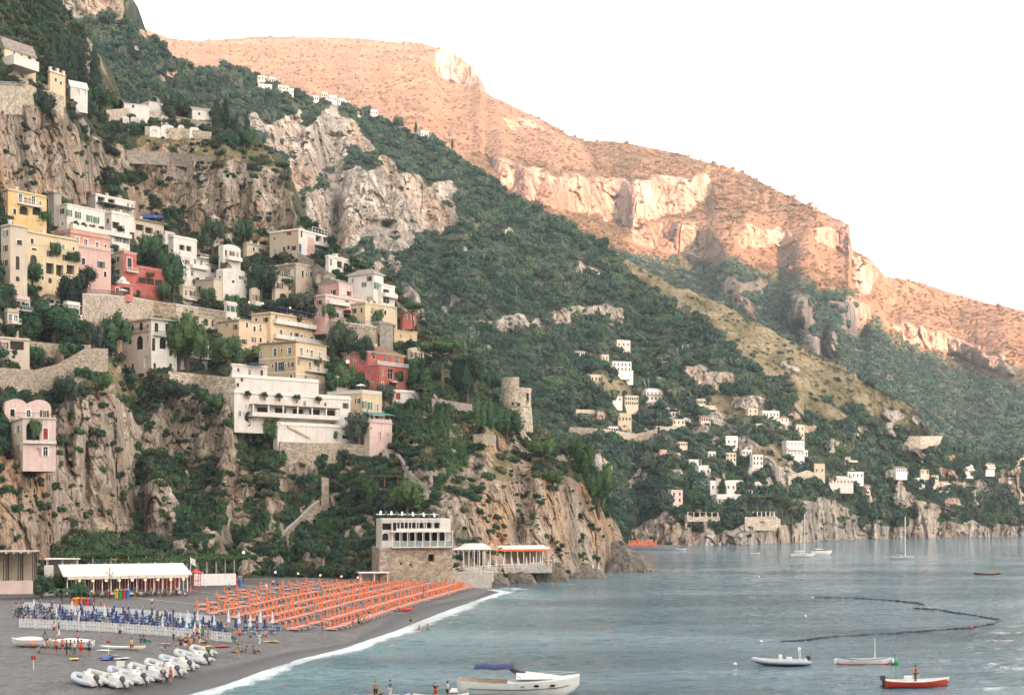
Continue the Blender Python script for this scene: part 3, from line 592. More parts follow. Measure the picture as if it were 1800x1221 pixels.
plain('canvas', (0.76, 0.70, 0.63), 0.9); plain('canvas_green', (0.06, 0.26, 0.21), 0.9); plain('canvas_blue', (0.07, 0.16, 0.42), 0.9); plain('canvas_red', (0.42, 0.06, 0.04), 0.9); plain('canvas_orange', (0.78, 0.20, 0.07), 0.9)
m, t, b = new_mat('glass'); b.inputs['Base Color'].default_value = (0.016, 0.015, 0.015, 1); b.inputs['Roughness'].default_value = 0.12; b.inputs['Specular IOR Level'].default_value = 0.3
m, t, b = new_mat('curtain'); b.inputs['Base Color'].default_value = (0.55, 0.50, 0.44, 1); b.inputs['Roughness'].default_value = 0.5
m, t, b = new_mat('dark_room'); b.inputs['Base Color'].default_value = (0.035, 0.03, 0.026, 1); b.inputs['Roughness'].default_value = 0.9  # near-black; paints shade behind openings, also tower windows and bin flaps
# ------------------------------------------------------------------ windows and walls
WIN = {}
KINDS = {  # width, height, frame, shutter, pane
    'w': (1.0, 1.5, 'white_paint', None, 'glass'), 'k': (1.0, 1.5, 'dark_wood', None, 'glass'), 's': (0.7, 0.9, 'dark_wood', None, 'glass'), 'g': (1.0, 1.7, 'white_paint', 'green_paint', 'glass'),
    'b': (1.0, 1.6, 'white_paint', 'brown_paint', 'glass'), 'd': (1.1, 2.2, 'white_paint', None, 'glass'), 'B': (1.1, 2.2, 'dark_wood', None, 'blue_paint'), 'R': (1.1, 2.2, 'dark_wood', None, 'red_paint'),
    'a': (1.2, 2.0, 'white_paint', None, 'glass'), 'A': (1.8, 2.6, 'dark_wood', None, 'glass'), 'o': (2.2, 2.4, None, None, None), 'O': (2.2, 2.6, None, None, None), 'n': (1.3, 1.7, None, None, None), 'c': (1.2, 1.7, 'white_paint', None, 'curtain')}
ARCHED = 'aAOn'; OPEN = 'oOn'
def window_meshes(kind, w, h):
    key = (kind, round(w, 2), round(h, 2))
    if key in WIN: return WIN[key]
    fr, t_, r = MB(), 0.09, 0.11
    y = r - 0.03
    for c, s in (((0, y, h / 2 - t_ / 2), (w, 0.07, t_)), ((0, y, -h / 2 + t_ / 2), (w, 0.07, t_)), ((-w / 2 + t_ / 2, y, 0), (t_, 0.07, h - 2 * t_)), ((w / 2 - t_ / 2, y, 0), (t_, 0.07, h - 2 * t_)), ((0, y + 0.004, 0), (0.06, 0.06, h - 2 * t_))): fr.box(c, s)
    if h > 1.3: fr.box((0, y + 0.006, h * 0.12), (w - 2 * t_, 0.05, 0.06))
    pane = MB().box((0, r + 0.02, 0), (w - 0.02, 0.02, h - 0.02))
    sh = MB().box((0, -0.04, 0), (w * 0.52, 0.05, h + 0.04))
    for i in range(4): sh.box((0, -0.07, -h * 0.36 + h * 0.24 * i), (w * 0.42, 0.02, h * 0.13))
    sill = MB().box((0, -0.07, -h / 2 - 0.05), (w + 0.24, 0.16, 0.09))
    su = MB(); e = 0.17
    su.box((0, -0.03, h / 2 + e / 2), (w + 2 * e, 0.07, e)); su.box((-w / 2 - e / 2, -0.03, 0), (e, 0.068, h)); su.box((w / 2 + e / 2, -0.03, 0), (e, 0.068, h))
    WIN[key] = [m_.mesh(n_) for m_, n_ in ((fr, 'window'), (pane, 'pane'), (sh, 'shutter'), (sill, 'sill'), (su, 'surround'))]
    return WIN[key]
def wall_face(mb, org, du, dn, L, z0, z1, ops):
    """a wall with real openings. org: start; du: along; dn: into the house; ops: (s0, s1, z0, z1, depth, arched, floor_too)"""
    org, du, dn = Vector(org), Vector(du), Vector(dn); up = Vector((0, 0, 1))
    ss = sorted({0.0, L} | {o[0] for o in ops} | {o[1] for o in ops}); zz = sorted({z0, z1} | {o[2] for o in ops} | {o[3] for o in ops})
    pt = lambda s, z, d=0.0: org + du * s + up * z + dn * d
    for i in range(len(ss) - 1):
        for j in range(len(zz) - 1):
            cs, cz = (ss[i] + ss[i + 1]) / 2, (zz[j] + zz[j + 1]) / 2
            if any(o[0] < cs < o[1] and o[2] < cz < o[3] for o in ops): continue
            mb.add([pt(ss[i], zz[j]), pt(ss[i + 1], zz[j]), pt(ss[i + 1], zz[j + 1]), pt(ss[i], zz[j + 1])], [(0, 1, 2, 3)])
    for s0, s1, a, c, d, arch, deep in ops:
        top = c
        mb.add([pt(s0, a), pt(s0, c), pt(s0, c, d), pt(s0, a, d)], [(0, 1, 2, 3)]); mb.add([pt(s1, a), pt(s1, c), pt(s1, c, d), pt(s1, a, d)], [(3, 2, 1, 0)])
        mb.add([pt(s0, a), pt(s1, a), pt(s1, a, d), pt(s0, a, d)], [(0, 1, 2, 3)]); mb.add([pt(s0, c), pt(s1, c), pt(s1, c, d), pt(s0, c, d)], [(3, 2, 1, 0)])
        if deep: mb.add([pt(s0, a, d), pt(s1, a, d), pt(s1, c, d), pt(s0, c, d)], [(0, 1, 2, 3)])
        if arch:
            r = (s1 - s0) / 2; rz = min(r, (c - a) * 0.5); m_ = (s0 + s1) / 2; n = 7
            for sgn in (-1, 1):
                arc = [(m_ + sgn * r * math.cos(math.pi / 2 * i / n), c - rz + rz * math.sin(math.pi / 2 * i / n)) for i in range(n + 1)]
                dd = min(d, 0.2)
                for i in range(n):
                    (sa, za), (sb, zb) = arc[i], arc[i + 1]
                    cor = (m_ + sgn * r, c)
                    mb.add([pt(sa, za, 0.001), pt(sb, zb, 0.001), pt(*cor, 0.001)], [(0, 1, 2) if sgn > 0 else (2, 1, 0)])
                    mb.add([pt(sa, za, 0.001), pt(sb, zb, 0.001), pt(sb, zb, dd), pt(sa, za, dd)], [(0, 1, 2, 3)])
HS = {}
class House:
    """a house placed by its near corner; facade runs right along u, end wall runs left along v"""
    def __init__(s, name, label, cat, xl, xc, xr, yt, yb, ang=53.0, wall='white', end=None, hill=None, off=1.0, D=None, fnd=4.0, depth=None, wins=(), roof='flat', rise=1.6, over=0.25, roofmat=None, group=None, parapet=0.5, carve=True, rooms=0.13):
        s.hill = hill; s.D = D if D is not None else hill.at(xc, yb) - off
        s.xl, s.xc, s.xr, s.yt, s.yb = xl, xc, xr, yt, yb
        a = R(ang); s.u = Vector((math.cos(a), math.sin(a), 0)); s.v = Vector((-math.sin(a), math.cos(a), 0)); s.a = a
        s.c = P(xc, yb, s.D); s.H = (yb - yt) / F * s.D
        s.Lu = max(0.5, s.along(s.u, xr)); s.Lv = s.along(s.v, xl) if xl < xc - 2 else (depth or 6.0)
        if depth: s.Lv = depth
        s.root = empty(name, s.c, a); tag(s.root, label, cat, group)
        HS[name] = s; s.fnd = fnd; s.wall = wall; s.end = end or wall; s.wins = []
        opsf, opse = [], []
        for wn in wins:
            face, px, py, kind = wn[:4]
            w_, h_ = KINDS[kind][:2]
            if len(wn) > 4: w_ = wn[4]
            if len(wn) > 5: h_ = wn[5]
            L = s.Lu if face == 'f' else s.Lv
            if isinstance(px, str): px = float(px); sc_, z = px * L, py
            else:
                sc_ = s.along(s.u if face == 'f' else s.v, px); Y = s.D + sc_ * (s.u.y if face == 'f' else s.v.y); z = HC + (HOR - py) / F * Y - s.c.z
            w_ = min(w_, L - 0.3); sc_ = min(max(sc_, w_ / 2 + 0.12), L - w_ / 2 - 0.12); z = min(max(z, -fnd + h_ / 2 + 0.1), s.H - h_ / 2 - 0.12)
            if h_ > s.H + fnd - 0.4: continue
            o = (sc_ - w_ / 2, sc_ + w_ / 2, z - h_ / 2, z + h_ / 2, min(3.2, s.Lv * 0.6) if kind in 'oO' else 0.35 if kind == 'n' else rooms, kind in ARCHED, kind in OPEN)
            lst = opsf if face == 'f' else opse
            if any(o[0] < q[1] + 0.1 and o[1] > q[0] - 0.1 and o[2] < q[3] + 0.1 and o[3] > q[2] - 0.1 for q in lst): continue
            lst.append(o); s.wins.append((face, kind, sc_, z, w_, h_))
        hv = sum(ord(ch) * (i + 3) for i, ch in enumerate(label))
        if hill is NEAR and cat == 'house' and wall not in ('stone', 'stone_grey'):      # the smaller windows between the main ones
            for face, L, lst in (('f', s.Lu, opsf), ('e', s.Lv, opse)):
                nc, nr = int(L / 2.9), max(1, int(s.H / 3.2))
                for r_ in range(nr):
                    for c_ in range(nc):
                        if (hv + 7 * r_ + 3 * c_ + (face == 'e')) % 5 == 0: continue
                        kd = 'kwsk'[(hv // 3 + r_ + c_ // 2) % 4]; w_, h_ = (0.85, 1.35) if kd != 's' else (0.6, 0.8); sc_, z = L * (c_ + 0.5) / nc, s.H * (r_ + 0.52) / nr
                        o = (sc_ - w_ / 2, sc_ + w_ / 2, z - h_ / 2, z + h_ / 2, rooms, False, False)
                        if L < 2 or o[0] < 0.3 or o[1] > L - 0.3 or o[3] > s.H - 0.3 or any(o[0] < q[1] + 0.7 and o[1] > q[0] - 0.7 and o[2] < q[3] + 0.5 and o[3] > q[2] - 0.5 for q in lst): continue
                        lst.append(o); s.wins.append((face, kd, sc_, z, w_, h_))
        mf, me_ = MB(), MB()
        wall_face(mf, (0, 0, 0), (1, 0, 0), (0, 1, 0), s.Lu, -fnd, s.H, opsf)
        wall_face(mf, (s.Lu, 0, 0), (0, 1, 0), (-1, 0, 0), s.Lv, -fnd, s.H, []); wall_face(mf, (s.Lu, s.Lv, 0), (-1, 0, 0), (0, -1, 0), s.Lu, -fnd, s.H, [])
        mf.add([(0, 0, s.H - 0.02), (s.Lu, 0, s.H - 0.02), (s.Lu, s.Lv, s.H - 0.02), (0, s.Lv, s.H - 0.02)], [(0, 1, 2, 3)])
        wall_face(me_, (0, s.Lv, 0), (0, -1, 0), (1, 0, 0), s.Lv, -fnd, s.H, [(s.Lv - o[1], s.Lv - o[0]) + o[2:] for o in opse])
        k = len(mf.f); mf.add(me_.v, me_.f)
        me = mf.mesh('wall'); me.materials.append(MATS[wall]); me.materials.append(MATS[s.end])
        idx = [0] * len(me.polygons)
        for i in range(k, len(idx)): idx[i] = 1
        me.polygons.foreach_set('material_index', idx)
        link('wall', me, None, s.root)
        for face, kind, sc_, z, w_, h_ in s.wins:
            if kind in OPEN:
                if kind in 'oO':
                    dd = min(3.2, s.Lv * 0.6) * 0.42; s.piece('interior', MB().box((sc_, dd, z), (w_ - 0.04, 0.04, h_ - 0.04)) if face == 'f' else MB().box((dd, sc_, z), (0.04, w_ - 0.04, h_ - 0.04)), 'dark_room')  # dark sheet across the opening, painting in the shade of the room
                continue
            fm, pm, sm, im, um = window_meshes(kind, w_, h_); _, _, fmat, smat, pmat = KINDS[kind]
            loc = (sc_, 0, z) if face == 'f' else (0, sc_, z); rz = 0 if face == 'f' else -math.pi / 2
            wo = s.part('door' if pmat.endswith('paint') else 'window', fm, fmat, loc, rz); s.sub('pane', pm, pmat, wo)
            if kind not in 'aA' and h_ > 0.8 and kind not in 'dBR': s.sub('sill', im, 'concrete', wo)
            if hill is NEAR and wall not in ('white', 'stone', 'stone_grey') and not smat and kind not in 'aA': s.sub('surround', um, 'white_paint', wo)
            if not smat and hill is NEAR and kind in 'wk' and (hv + int(sc_ * 3)) % 7 < 3: smat = ('green_paint', 'brown_paint', 'shutter_grey', 'brown_paint', 'shutter_blue')[hv % 5]
            if smat:
                for sg in (-1, 1): q = s.sub('shutter', sm, smat, wo); q.location = (sg * w_ * 0.79, 0, 0)
        rm = roofmat or ('floor_tile' if roof == 'flat' else 'roof_tile')
        Lu, Lv, H, ov = s.Lu, s.Lv, s.H, over
        if roof == 'flat':
            mb = MB().box((Lu / 2, Lv / 2, H + 0.06), (Lu + 2 * ov, Lv + 2 * ov, 0.16)); s.piece('roof', mb, 'white_paint' if wall == 'white' else 'concrete')
            if parapet:
                mb = MB(); p_ = parapet; th = 0.22
                mb.box((Lu / 2, th / 2, H + 0.14 + p_ / 2), (Lu, th, p_)); mb.box((Lu / 2, Lv - th / 2, H + 0.14 + p_ / 2), (Lu, th, p_))
                mb.box((th / 2, Lv / 2, H + 0.141 + p_ / 2), (th, Lv - 2 * th, p_)); mb.box((Lu - th / 2, Lv / 2, H + 0.141 + p_ / 2), (th, Lv - 2 * th, p_)); s.piece('parapet', mb, s.wall)
        elif roof in ('hip', 'gable'):
            x0, x1, y0, y1 = -ov, Lu + ov, -ov, Lv + ov; z = H + 0.02; tz = z + rise
            k_ = min((x1 - x0), (y1 - y0)) / 2 * (1.0 if roof == 'hip' else 0.0)
            if (x1 - x0) >= (y1 - y0): a_, b_ = (x0 + k_, (y0 + y1) / 2, tz), (x1 - k_, (y0 + y1) / 2, tz); fs = [(0, 1, 5, 4), (1, 2, 5), (2, 3, 4, 5), (3, 0, 4), (3, 2, 1, 0)]
            else: a_, b_ = ((x0 + x1) / 2, y0 + k_, tz), ((x0 + x1) / 2, y1 - k_, tz); fs = [(0, 1, 4), (1, 2, 5, 4), (2, 3, 5), (3, 0, 4, 5), (3, 2, 1, 0)]
            s.piece('roof', MB().add([(x0, y0, z), (x1, y0, z), (x1, y1, z), (x0, y1, z), a_, b_], fs), rm)
            s.piece('eaves', MB().box((Lu / 2, Lv / 2, H - 0.06), (Lu + 2 * ov - 0.1, Lv + 2 * ov - 0.1, 0.12)), 'white_paint')
        elif roof == 'shed':
            s.piece('roof', MB().add([(-ov, -ov, H + .02), (Lu + ov, -ov, H + .02), (Lu + ov, Lv + ov, H + rise), (-ov, Lv + ov, H + rise), (-ov, -ov, H - .14), (Lu + ov, -ov, H - .14), (Lu + ov, Lv + ov, H - .14), (-ov, Lv + ov, H - .14)],
                    [(0, 1, 2, 3), (7, 6, 5, 4), (0, 4, 5, 1), (1, 5, 6, 2), (2, 6, 7, 3), (3, 7, 4, 0)]), rm)
        elif roof.startswith('vault'):
            n = int(roof[5:] or 1); mb = MB(); w_ = Lu / n
            for i in range(n):
                rows = [[(i * w_ + w_ / 2 - w_ / 2 * math.cos(math.pi * k_ / 10), y, H + rise * math.sin(math.pi * k_ / 10)) for k_ in range(11)] for y in (0, Lv)]
                mb.grid(rows); mb.add(rows[0], [tuple(range(11))])
            s.piece('roof', mb, rm if roofmat else s.wall)
        if hill is NEAR and s.H > 3 and Lu > 4 and roof in ('flat', 'hip', 'gable') and cat == 'house' and hv % 3:
            s.chimney(0.25 + 0.5 * ((hv // 7) % 10) / 10, 0.5, 1.2 + 0.1 * (hv % 5) + (rise * 0.7 if roof != 'flat' else 0))
            if hv % 2: s.piece('aerial', MB().tube([(Lu * 0.8, Lv * 0.3, H), (Lu * 0.8, Lv * 0.3, H + 2.6)], 0.035, 4).box((Lu * 0.8, Lv * 0.3, H + 2.4), (1.0, 0.04, 0.04)).box((Lu * 0.8, Lv * 0.3, H + 2.1), (0.7, 0.04, 0.04)), 'pole_metal')
            if hv % 5 < 2 and roof == 'flat': s.piece('water_tank', MB().lathe([(0.55, 0), (0.6, 0.05), (0.6, 1.0), (0.5, 1.15), (0, 1.2)], 10, (Lu * 0.3, Lv * 0.6, H + 0.15)), 'concrete')
        if carve and hill is not None:
            fu = lambda px: s.D + s.along_np(s.u, px) * s.u.y; fv = lambda px: s.D + s.along_np(s.v, px) * s.v.y
            xL = xl if xl < xc - 2 else xc
            hill.carve(xL, xr, yt - 3, yb + 3, lambda px: np.where(px < xc, fv(px), fu(px)) + 2.5)
    def along(s, d, px):
        k = (px - CX) / F; return (k * s.c.y - s.c.x) / (d.x - k * d.y)
    def along_np(s, d, px):
        k = (px - CX) / F; return (k * s.c.y - s.c.x) / (d.x - k * d.y)
    def part(s, name, me, mat, loc, rz=0.0):
        o = link(name, me, mat, s.root); o.location = loc; o.rotation_euler = (0, 0, rz); return o
    def sub(s, name, me, mat, parent): return link(name, me, mat, parent)
    def piece(s, name, mb, mat, parent=None): return mb.build(name, mat, parent or s.root)
    def loc(s, face, px, py):
        """local position on a face of what the photograph shows at (px, py)"""
        d = s.u if face == 'f' else s.v; q = s.along(d, px); Y = s.D + q * d.y
        return q, HC + (HOR - py) / F * Y - s.c.z
    def balcony(s, face, x0, x1, y, out=1.1, rail='white_paint', solid=False, h=1.0, mat='white'):
        (a, z), (b, _) = s.loc(face, x0, y), s.loc(face, x1, y)
        if a > b: a, b = b, a
        L = b - a
        def T(mb): return mb if face == 'f' else mb.xf(Matrix.Rotation(-math.pi / 2, 4, 'Z') @ Matrix.Scale(-1, 4, (1, 0, 0)))
        o = s.piece('balcony', T(MB().box(((a + b) / 2, -out / 2, z - 0.1), (L, out, 0.2))), mat)
        mb = MB()
        if solid:
            mb.box(((a + b) / 2, -out + 0.08, z + h / 2 + 0.002), (L, 0.14, h)); mb.box((a + 0.07, -out / 2 + 0.08, z + h / 2), (0.14, out - 0.2, h)); mb.box((b - 0.07, -out / 2 + 0.08, z + h / 2), (0.14, out - 0.2, h))
        else:
            mb.box(((a + b) / 2, -out + 0.06, z + h), (L, 0.07, 0.07)); mb.box(((a + b) / 2, -out + 0.06, z + 0.12), (L, 0.05, 0.05))
            n = max(2, int(L / 0.35))
            for i in range(n + 1): mb.box((a + 0.04 + (L - 0.08) * i / n, -out + 0.06, z + h / 2), (0.045, 0.045, h - 0.02))
            for e in (a + 0.03, b - 0.03): mb.box((e, -out / 2, z + h), (0.05, out - 0.1, 0.06))
        s.piece('railing', T(mb), mat if solid else rail, o); return o
    def band(s, face, y, h=0.25, mat='white_paint', proud=0.06, x0=None, x1=None):
        d = s.u if face == 'f' else s.v; L = s.Lu if face == 'f' else s.Lv
        z = HC + (HOR - y) / F * s.D - s.c.z
        a = 0 if x0 is None else s.along(d, x0); b = L if x1 is None else s.along(d, x1)
        if a > b: a, b = b, a
        mb = MB().box(((a + b) / 2, -proud / 2 - 0.003, z), (b - a, proud, h)) if face == 'f' else MB().box((-proud / 2 - 0.003, (a + b) / 2, z), (proud, b - a, h))
        return s.piece('band', mb, mat)
    def chimney(s, fx=0.6, fy=0.5, h=1.4): return s.piece('chimney', MB().box((s.Lu * fx, s.Lv * fy, s.H + h / 2), (0.7, 0.6, h)).box((s.Lu * fx, s.Lv * fy, s.H + h + 0.05), (0.9, 0.8, 0.12)), 'white')
def railing(name, label, pts, h=1.0, mat='iron', step=0.6, cat='railing', rail=0.04):
    """a handrail on posts along points"""
    o = empty(name, pts[0]); tag(o, label, cat); b0 = Vector(pts[0])
    loc = [Vector(p) - b0 for p in pts]
    MB().tube([p + Vector((0, 0, h)) for p in loc], rail, 5).tube([p + Vector((0, 0, h * 0.5)) for p in loc], rail * 0.6, 4).build('rail', mat, o)
    mb = MB()
    for i in range(len(loc) - 1):
        n = max(1, int((loc[i + 1] - loc[i]).length / step))
        for k in range(n + (i == len(loc) - 2)):
            p = loc[i].lerp(loc[i + 1], k / n); mb.box((p.x, p.y, p.z + h / 2), (0.05, 0.05, h))
    q = mb.build('posts', mat, o); q['kind'] = 'stuff'; return o
def retaining(name, label, pts, mat='stone', thick=0.8, cap=None, hill=None, cat='wall', fnd=3.0):
    """a wall along picture points (px, y_top, y_base), standing on the hillside"""
    Ds = [hill.at(px, yb) - 0.9 if hill else None for px, yt, yb in pts] if hill else [p[3] for p in pts]
    A = [P(p[0], p[1], d) for p, d in zip(pts, Ds)]; Bq = [P(p[0], p[2], d) for p, d in zip(pts, Ds)]
    o = empty(name, Bq[0]); tag(o, label, cat); b0 = Bq[0]; mb = MB(); back = Vector((-0.45, 0.89, 0)) * thick
    rows = [[b - b0 - Vector((0, 0, fnd)) for b in Bq], [a - b0 for a in A], [a - b0 + back for a in A], [b - b0 - Vector((0, 0, fnd)) + back for b in Bq]]
    mb.grid(rows); n = len(A); mb.f.append((0, n, 2 * n, 3 * n)); mb.f.append((4 * n - 1, 3 * n - 1, 2 * n - 1, n - 1))
    mb.build('wall', mat, o)
    if cap:
        c = MB()
        for i in range(n - 1):
            p, q = A[i] - b0, A[i + 1] - b0; m_ = (p + q) / 2 + back / 2; d = q - p
            c.add([p - back * .15 + Vector((0, 0, -0.02)), q - back * .15 + Vector((0, 0, -0.02)), q + back * 1.1 + Vector((0, 0, -0.02)), p + back * 1.1 + Vector((0, 0, -0.02)), p - back * .15 + Vector((0, 0, .18)), q - back * .15 + Vector((0, 0, .18)), q + back * 1.1 + Vector((0, 0, .18)), p + back * 1.1 + Vector((0, 0, .18))],
                  [(3, 2, 1, 0), (4, 5, 6, 7), (0, 1, 5, 4), (2, 3, 7, 6), (1, 2, 6, 5), (3, 0, 4, 7)])
        c.build('coping', cap, o)
    if hill:
        xs = [p[0] for p in pts]
        hill.carve2(xs, [p[1] for p in pts], [p[2] for p in pts], [d + 0.6 for d in Ds])
    return o, A, Ds
# ------------------------------------------------------------------ the town: houses on the hillside
N = NEAR
def H(name, label, *a, cat='house', **k): k.setdefault('hill', N); return House(name, label, cat, *a, **k)
# --- top row under the upper cliff
H('yellow_house', 'yellow house with white balconies and two arches, left of the green-shuttered house', 2, 14, 82, 334, 382, wall='yellow', wins=[('f', 36, 348, 'd'), ('f', 59, 352, 'd'), ('f', 42, 370, 'O', 2.6, 2.2), ('f', 65, 371, 'O', 2.6, 2.2)], fnd=5, parapet=0.4).balcony('f', 30, 72, 357, 0.9)
H('stone_shed', 'plain grey walled shed behind the green-shuttered house', 84, 95, 108, 338, 370, wall='grey', roof='shed', roofmat='roof_grey', rise=0.8)
h = H('shuttered_house', 'white house with four green shuttered windows and planted terrace', 84, 118, 184, 359, 403, wall='white', wins=[('f', 120.5, 374, 'g', 0.9), ('f', 137, 378, 'g', 0.9), ('f', 157, 384, 'g', 0.9), ('f', 169, 387, 'g', 0.9), ('e', 98, 375, 'w', 0.8, 1.1)], parapet=0.15)
h.balcony('f', 120, 182, 402, 2.0, solid=True, h=1.2)
h = H('pergola_house', 'white house with a flat pergola roof on posts under the cliff face', 152, 168, 237, 342, 372, wall='white', wins=[('f', 225, 362, 'a', 1, 1.6), ('f', 233, 364, 'a', 1, 1.6), ('f', 178, 352, 'o', 2.5, 2), ('f', 196, 356, 'o', 2.5, 2)], parapet=0.3)
for i in range(6): h.piece('post', MB().box((1 + i * 2.2, -2.4, 1.3), (0.14, 0.14, 2.6)), 'dark_wood')
h.piece('pergola_roof', MB().box((6.6, -1.3, 2.7), (13, 2.9, 0.16)), 'concrete')
h = H('terraced_house', 'white stepped house with an arched niche, right of the green-shuttered house', 183, 196, 228, 374, 428, wall='white', wins=[('f', 216, 403, 'n', 1.2, 2.2), ('f', 204, 396, 'o', 2.4, 1.8), ('f', 208, 420, 'w'), ('f', 221, 423, 'w')])
h.balcony('f', 186, 227, 412, 1.2, solid=True)
h = H('slab_roof_house', 'low house with a long concrete slab roof, above the tree-covered slope', 222, 236, 288, 384, 414, wall='cream', wins=[('f', 246, 400, 'o', 3, 1.8), ('f', 262, 405, 'o', 3, 1.8), ('f', 278, 409, 'k')], over=0.9, parapet=0)
tag(MB().box((0, 0, 0), (5.5, 2.2, 1.0)).box((3.9, 0.2, -0.1), (2.2, 2.0, 0.8)).build('tarpaulin', 'canvas_blue'), 'blue tarpaulin over a load on the slab roof', 'tarpaulin').location = P(258, 381, N.at(258, 386) - 2)
# --- second row
h = H('cream_tower_house', 'tall cream block with an arched window at the picture edge', 2, 18, 48, 396, 500, wall='cream', wins=[('f', 34, 426, 'k', 1.4, 1.1), ('f', 31, 462, 'A', 1.0, 3.2), ('f', 31, 490, 'A', 1, 1.2)], parapet=0.3, fnd=5)
h = H('vine_house', 'ochre yellow house with vines and dark ground-floor openings', 30, 47, 138, 408, 500, wall='butter', wins=[('f', 59, 456, 'A', 1.8, 2.2), ('f', 88, 446, 'k', 0.9, 1.4), ('f', 116, 453, 'k', 1.0, 1.4), ('f', 60, 438, 's', 1.4, 0.5), ('f', 88, 472, 'o', 2.2, 2.6), ('f', 105, 475, 'o', 2.0, 2.6), ('f', 124, 474, 'o', 2.2, 2.2), ('f', 88, 493, 'A', 1, 1.3)], parapet=0.4, fnd=5)
h.band('f', 427, 0.2, 'cream')
h = H('pink_house', 'two-storey pink house with grey shuttered windows below the white terrace', 100, 132, 195, 432, 488, wall='pink', end='palepink', wins=[('f', 146.5, 459, 'k', 1.1, 1.6), ('f', 177.5, 465, 'k', 1.1, 1.6)], fnd=4)
h.band('f', 433, 0.3, 'palepink')
h = H('salmon_storey', 'salmon upper storey with white balcony doors above the pink house', 100, 124, 194, 409, 434, wall='salmon', end='palepink', off=4.5, wins=[('f', 136, 424, 'd', 1.1, 2), ('f', 151, 427, 'd', 1.1, 2), ('f', 171, 432, 'd', 1.1, 2)], parapet=0.9, fnd=3)
h.balcony('f', 126, 193, 434, 1.5)
h = H('red_house', 'narrow red house with a tall window and bare side wall', 196, 217, 240, 442, 489, wall='red', end='sand', wins=[('f', 227.5, 463, 'k', 1.5, 3.0)], parapet=0.2)
h.balcony('f', 219, 239, 476, 1.2); h.band('f', 443, 0.3, 'palepink')
h = H('red_terrace', 'bright red terrace wall beside the narrow red house', 236, 240, 292, 470, 500, ang=50, wall='red', off=3.0, wins=[('f', 250, 493, 'o', 2.6, 1.7), ('f', 264, 495, 'o', 2.6, 1.7), ('f', 279, 497, 'o', 2.6, 1.7)], parapet=0.6, cat='terrace')
h = H('gabled_chapel', 'small red building with a white curved gable beside the promenade', 168, 178, 234, 494, 520, ang=45, wall='brick', wins=[('f', 186, 510, 'o', 1.6, 2), ('f', 222, 511, 'o', 2.2, 1.8)], parapet=0, fnd=0.6)
(a_, z_), (b_, _) = h.loc('f', 204, 494), h.loc('f', 228, 494)
h.piece('gable', MB().add([(a_ + (b_ - a_) * t, y, h.H + 0.1 + q) for y in (-0.05, 0.35) for t, q in ((0, 0), (0.06, 0.6), (0.25, 0.8), (0.32, 1.5), (0.5, 1.9), (0.68, 1.5), (0.75, 0.8), (0.94, 0.6), (1, 0))], [tuple(range(9)), tuple(reversed(range(9, 18)))] + [(i, i + 9, i + 10, i + 1) for i in range(8)]), 'white')
h = H('red_door_house', 'low white house with a red door beside the promenade', 248, 254, 304, 502, 530, ang=48, wall='white', wins=[('f', 260, 517, 'R', 1.6, 2.2), ('f', 275, 518, 'o', 2, 1.8), ('f', 292, 520, 'o', 2, 1.8)], parapet=0.3)
h = H('white_villa', 'white house of two stacked cubes with balconies right of the leafy slope', 296, 305, 346, 416, 452, wall='white', wins=[('f', 320, 435, 'o', 2, 1.6), ('f', 332, 437, 'o', 2, 1.6)], parapet=0.5)
h = H('white_cube_house', 'lower white cube with a wrapped balcony right of the leafy slope', 308, 316, 361, 450, 486, wall='white', off=3, wins=[('f', 329, 460, 'b', 0.8, 1.3), ('f', 343, 462, 'd', 0.9, 2), ('f', 354, 464, 'd', 0.9, 2), ('f', 338, 480, 'w')], parapet=0.4)
h.balcony('f', 334, 361, 470, 1.3, solid=True); h.balcony('f', 346, 361, 452, 1.6)
h = H('cream_house', 'broad cream house above the promenade with small dark windows', 343, 376, 424, 490, 526, wall='cream', wins=[('f', 396, 510, 's'), ('f', 409, 510, 'k', 0.8, 1.2), ('f', 397, 522, 's'), ('e', 350, 508, 'k', 1, 1.8)], parapet=0.2)
h = H('vaulted_house', 'cream house with a vaulted roof beside the dark round tree', 380, 392, 434, 474, 500, wall='white', off=3, wins=[('f', 403, 481, 'c', 1.4, 2), ('f', 424, 488, 'b', 0.8, 1), ('f', 410, 495, 'k', 1, 0.8)], roof='vault1', rise=0.9)
# --- upper middle
h = H('hilltop_house', 'stone and pink house with a roof terrace frame high under the cliff', 474, 525, 580, 404, 446, ang=60, wall='white', end='sand', wins=[('e', 508, 407, 'R', 1.8, 1.2), ('e', 507, 435, 's', 0.9, 1.2), ('f', 530, 411, 'R', 0.9, 2), ('f', 523, 435, 'B', 1.2, 2.6), ('f', 560, 420, 'o', 3, 2), ('f', 572, 423, 'o', 2, 2), ('f', 556, 438, 'd'), ('f', 570, 441, 'd')], parapet=0.4)
h.balcony('f', 552, 579, 430, 1.4); h.chimney(0.15, 0.7, 1.1)
(a_, z_), (b_, _) = h.loc('f', 541, 413), h.loc('f', 551, 413); h.piece('pink_panel', MB().box(((a_ + b_) / 2, -0.12, h.H * 0.42), (b_ - a_, 0.2, h.H * 0.8)), 'pink')
mb = MB()
for i in range(6):
    for y in (0.3, 4): mb.box((h.Lu * (0.45 + 0.1 * i), y, h.H + 1.2), (0.08, 0.08, 2.2))
for y in (0.3, 4): mb.box((h.Lu * 0.7, y, h.H + 2.3), (h.Lu * 0.5, 0.1, 0.1)).box((h.Lu * 0.7, y, h.H + 1.4), (h.Lu * 0.5, 0.06, 0.06))
h.piece('roof_frame', mb, 'white_paint')
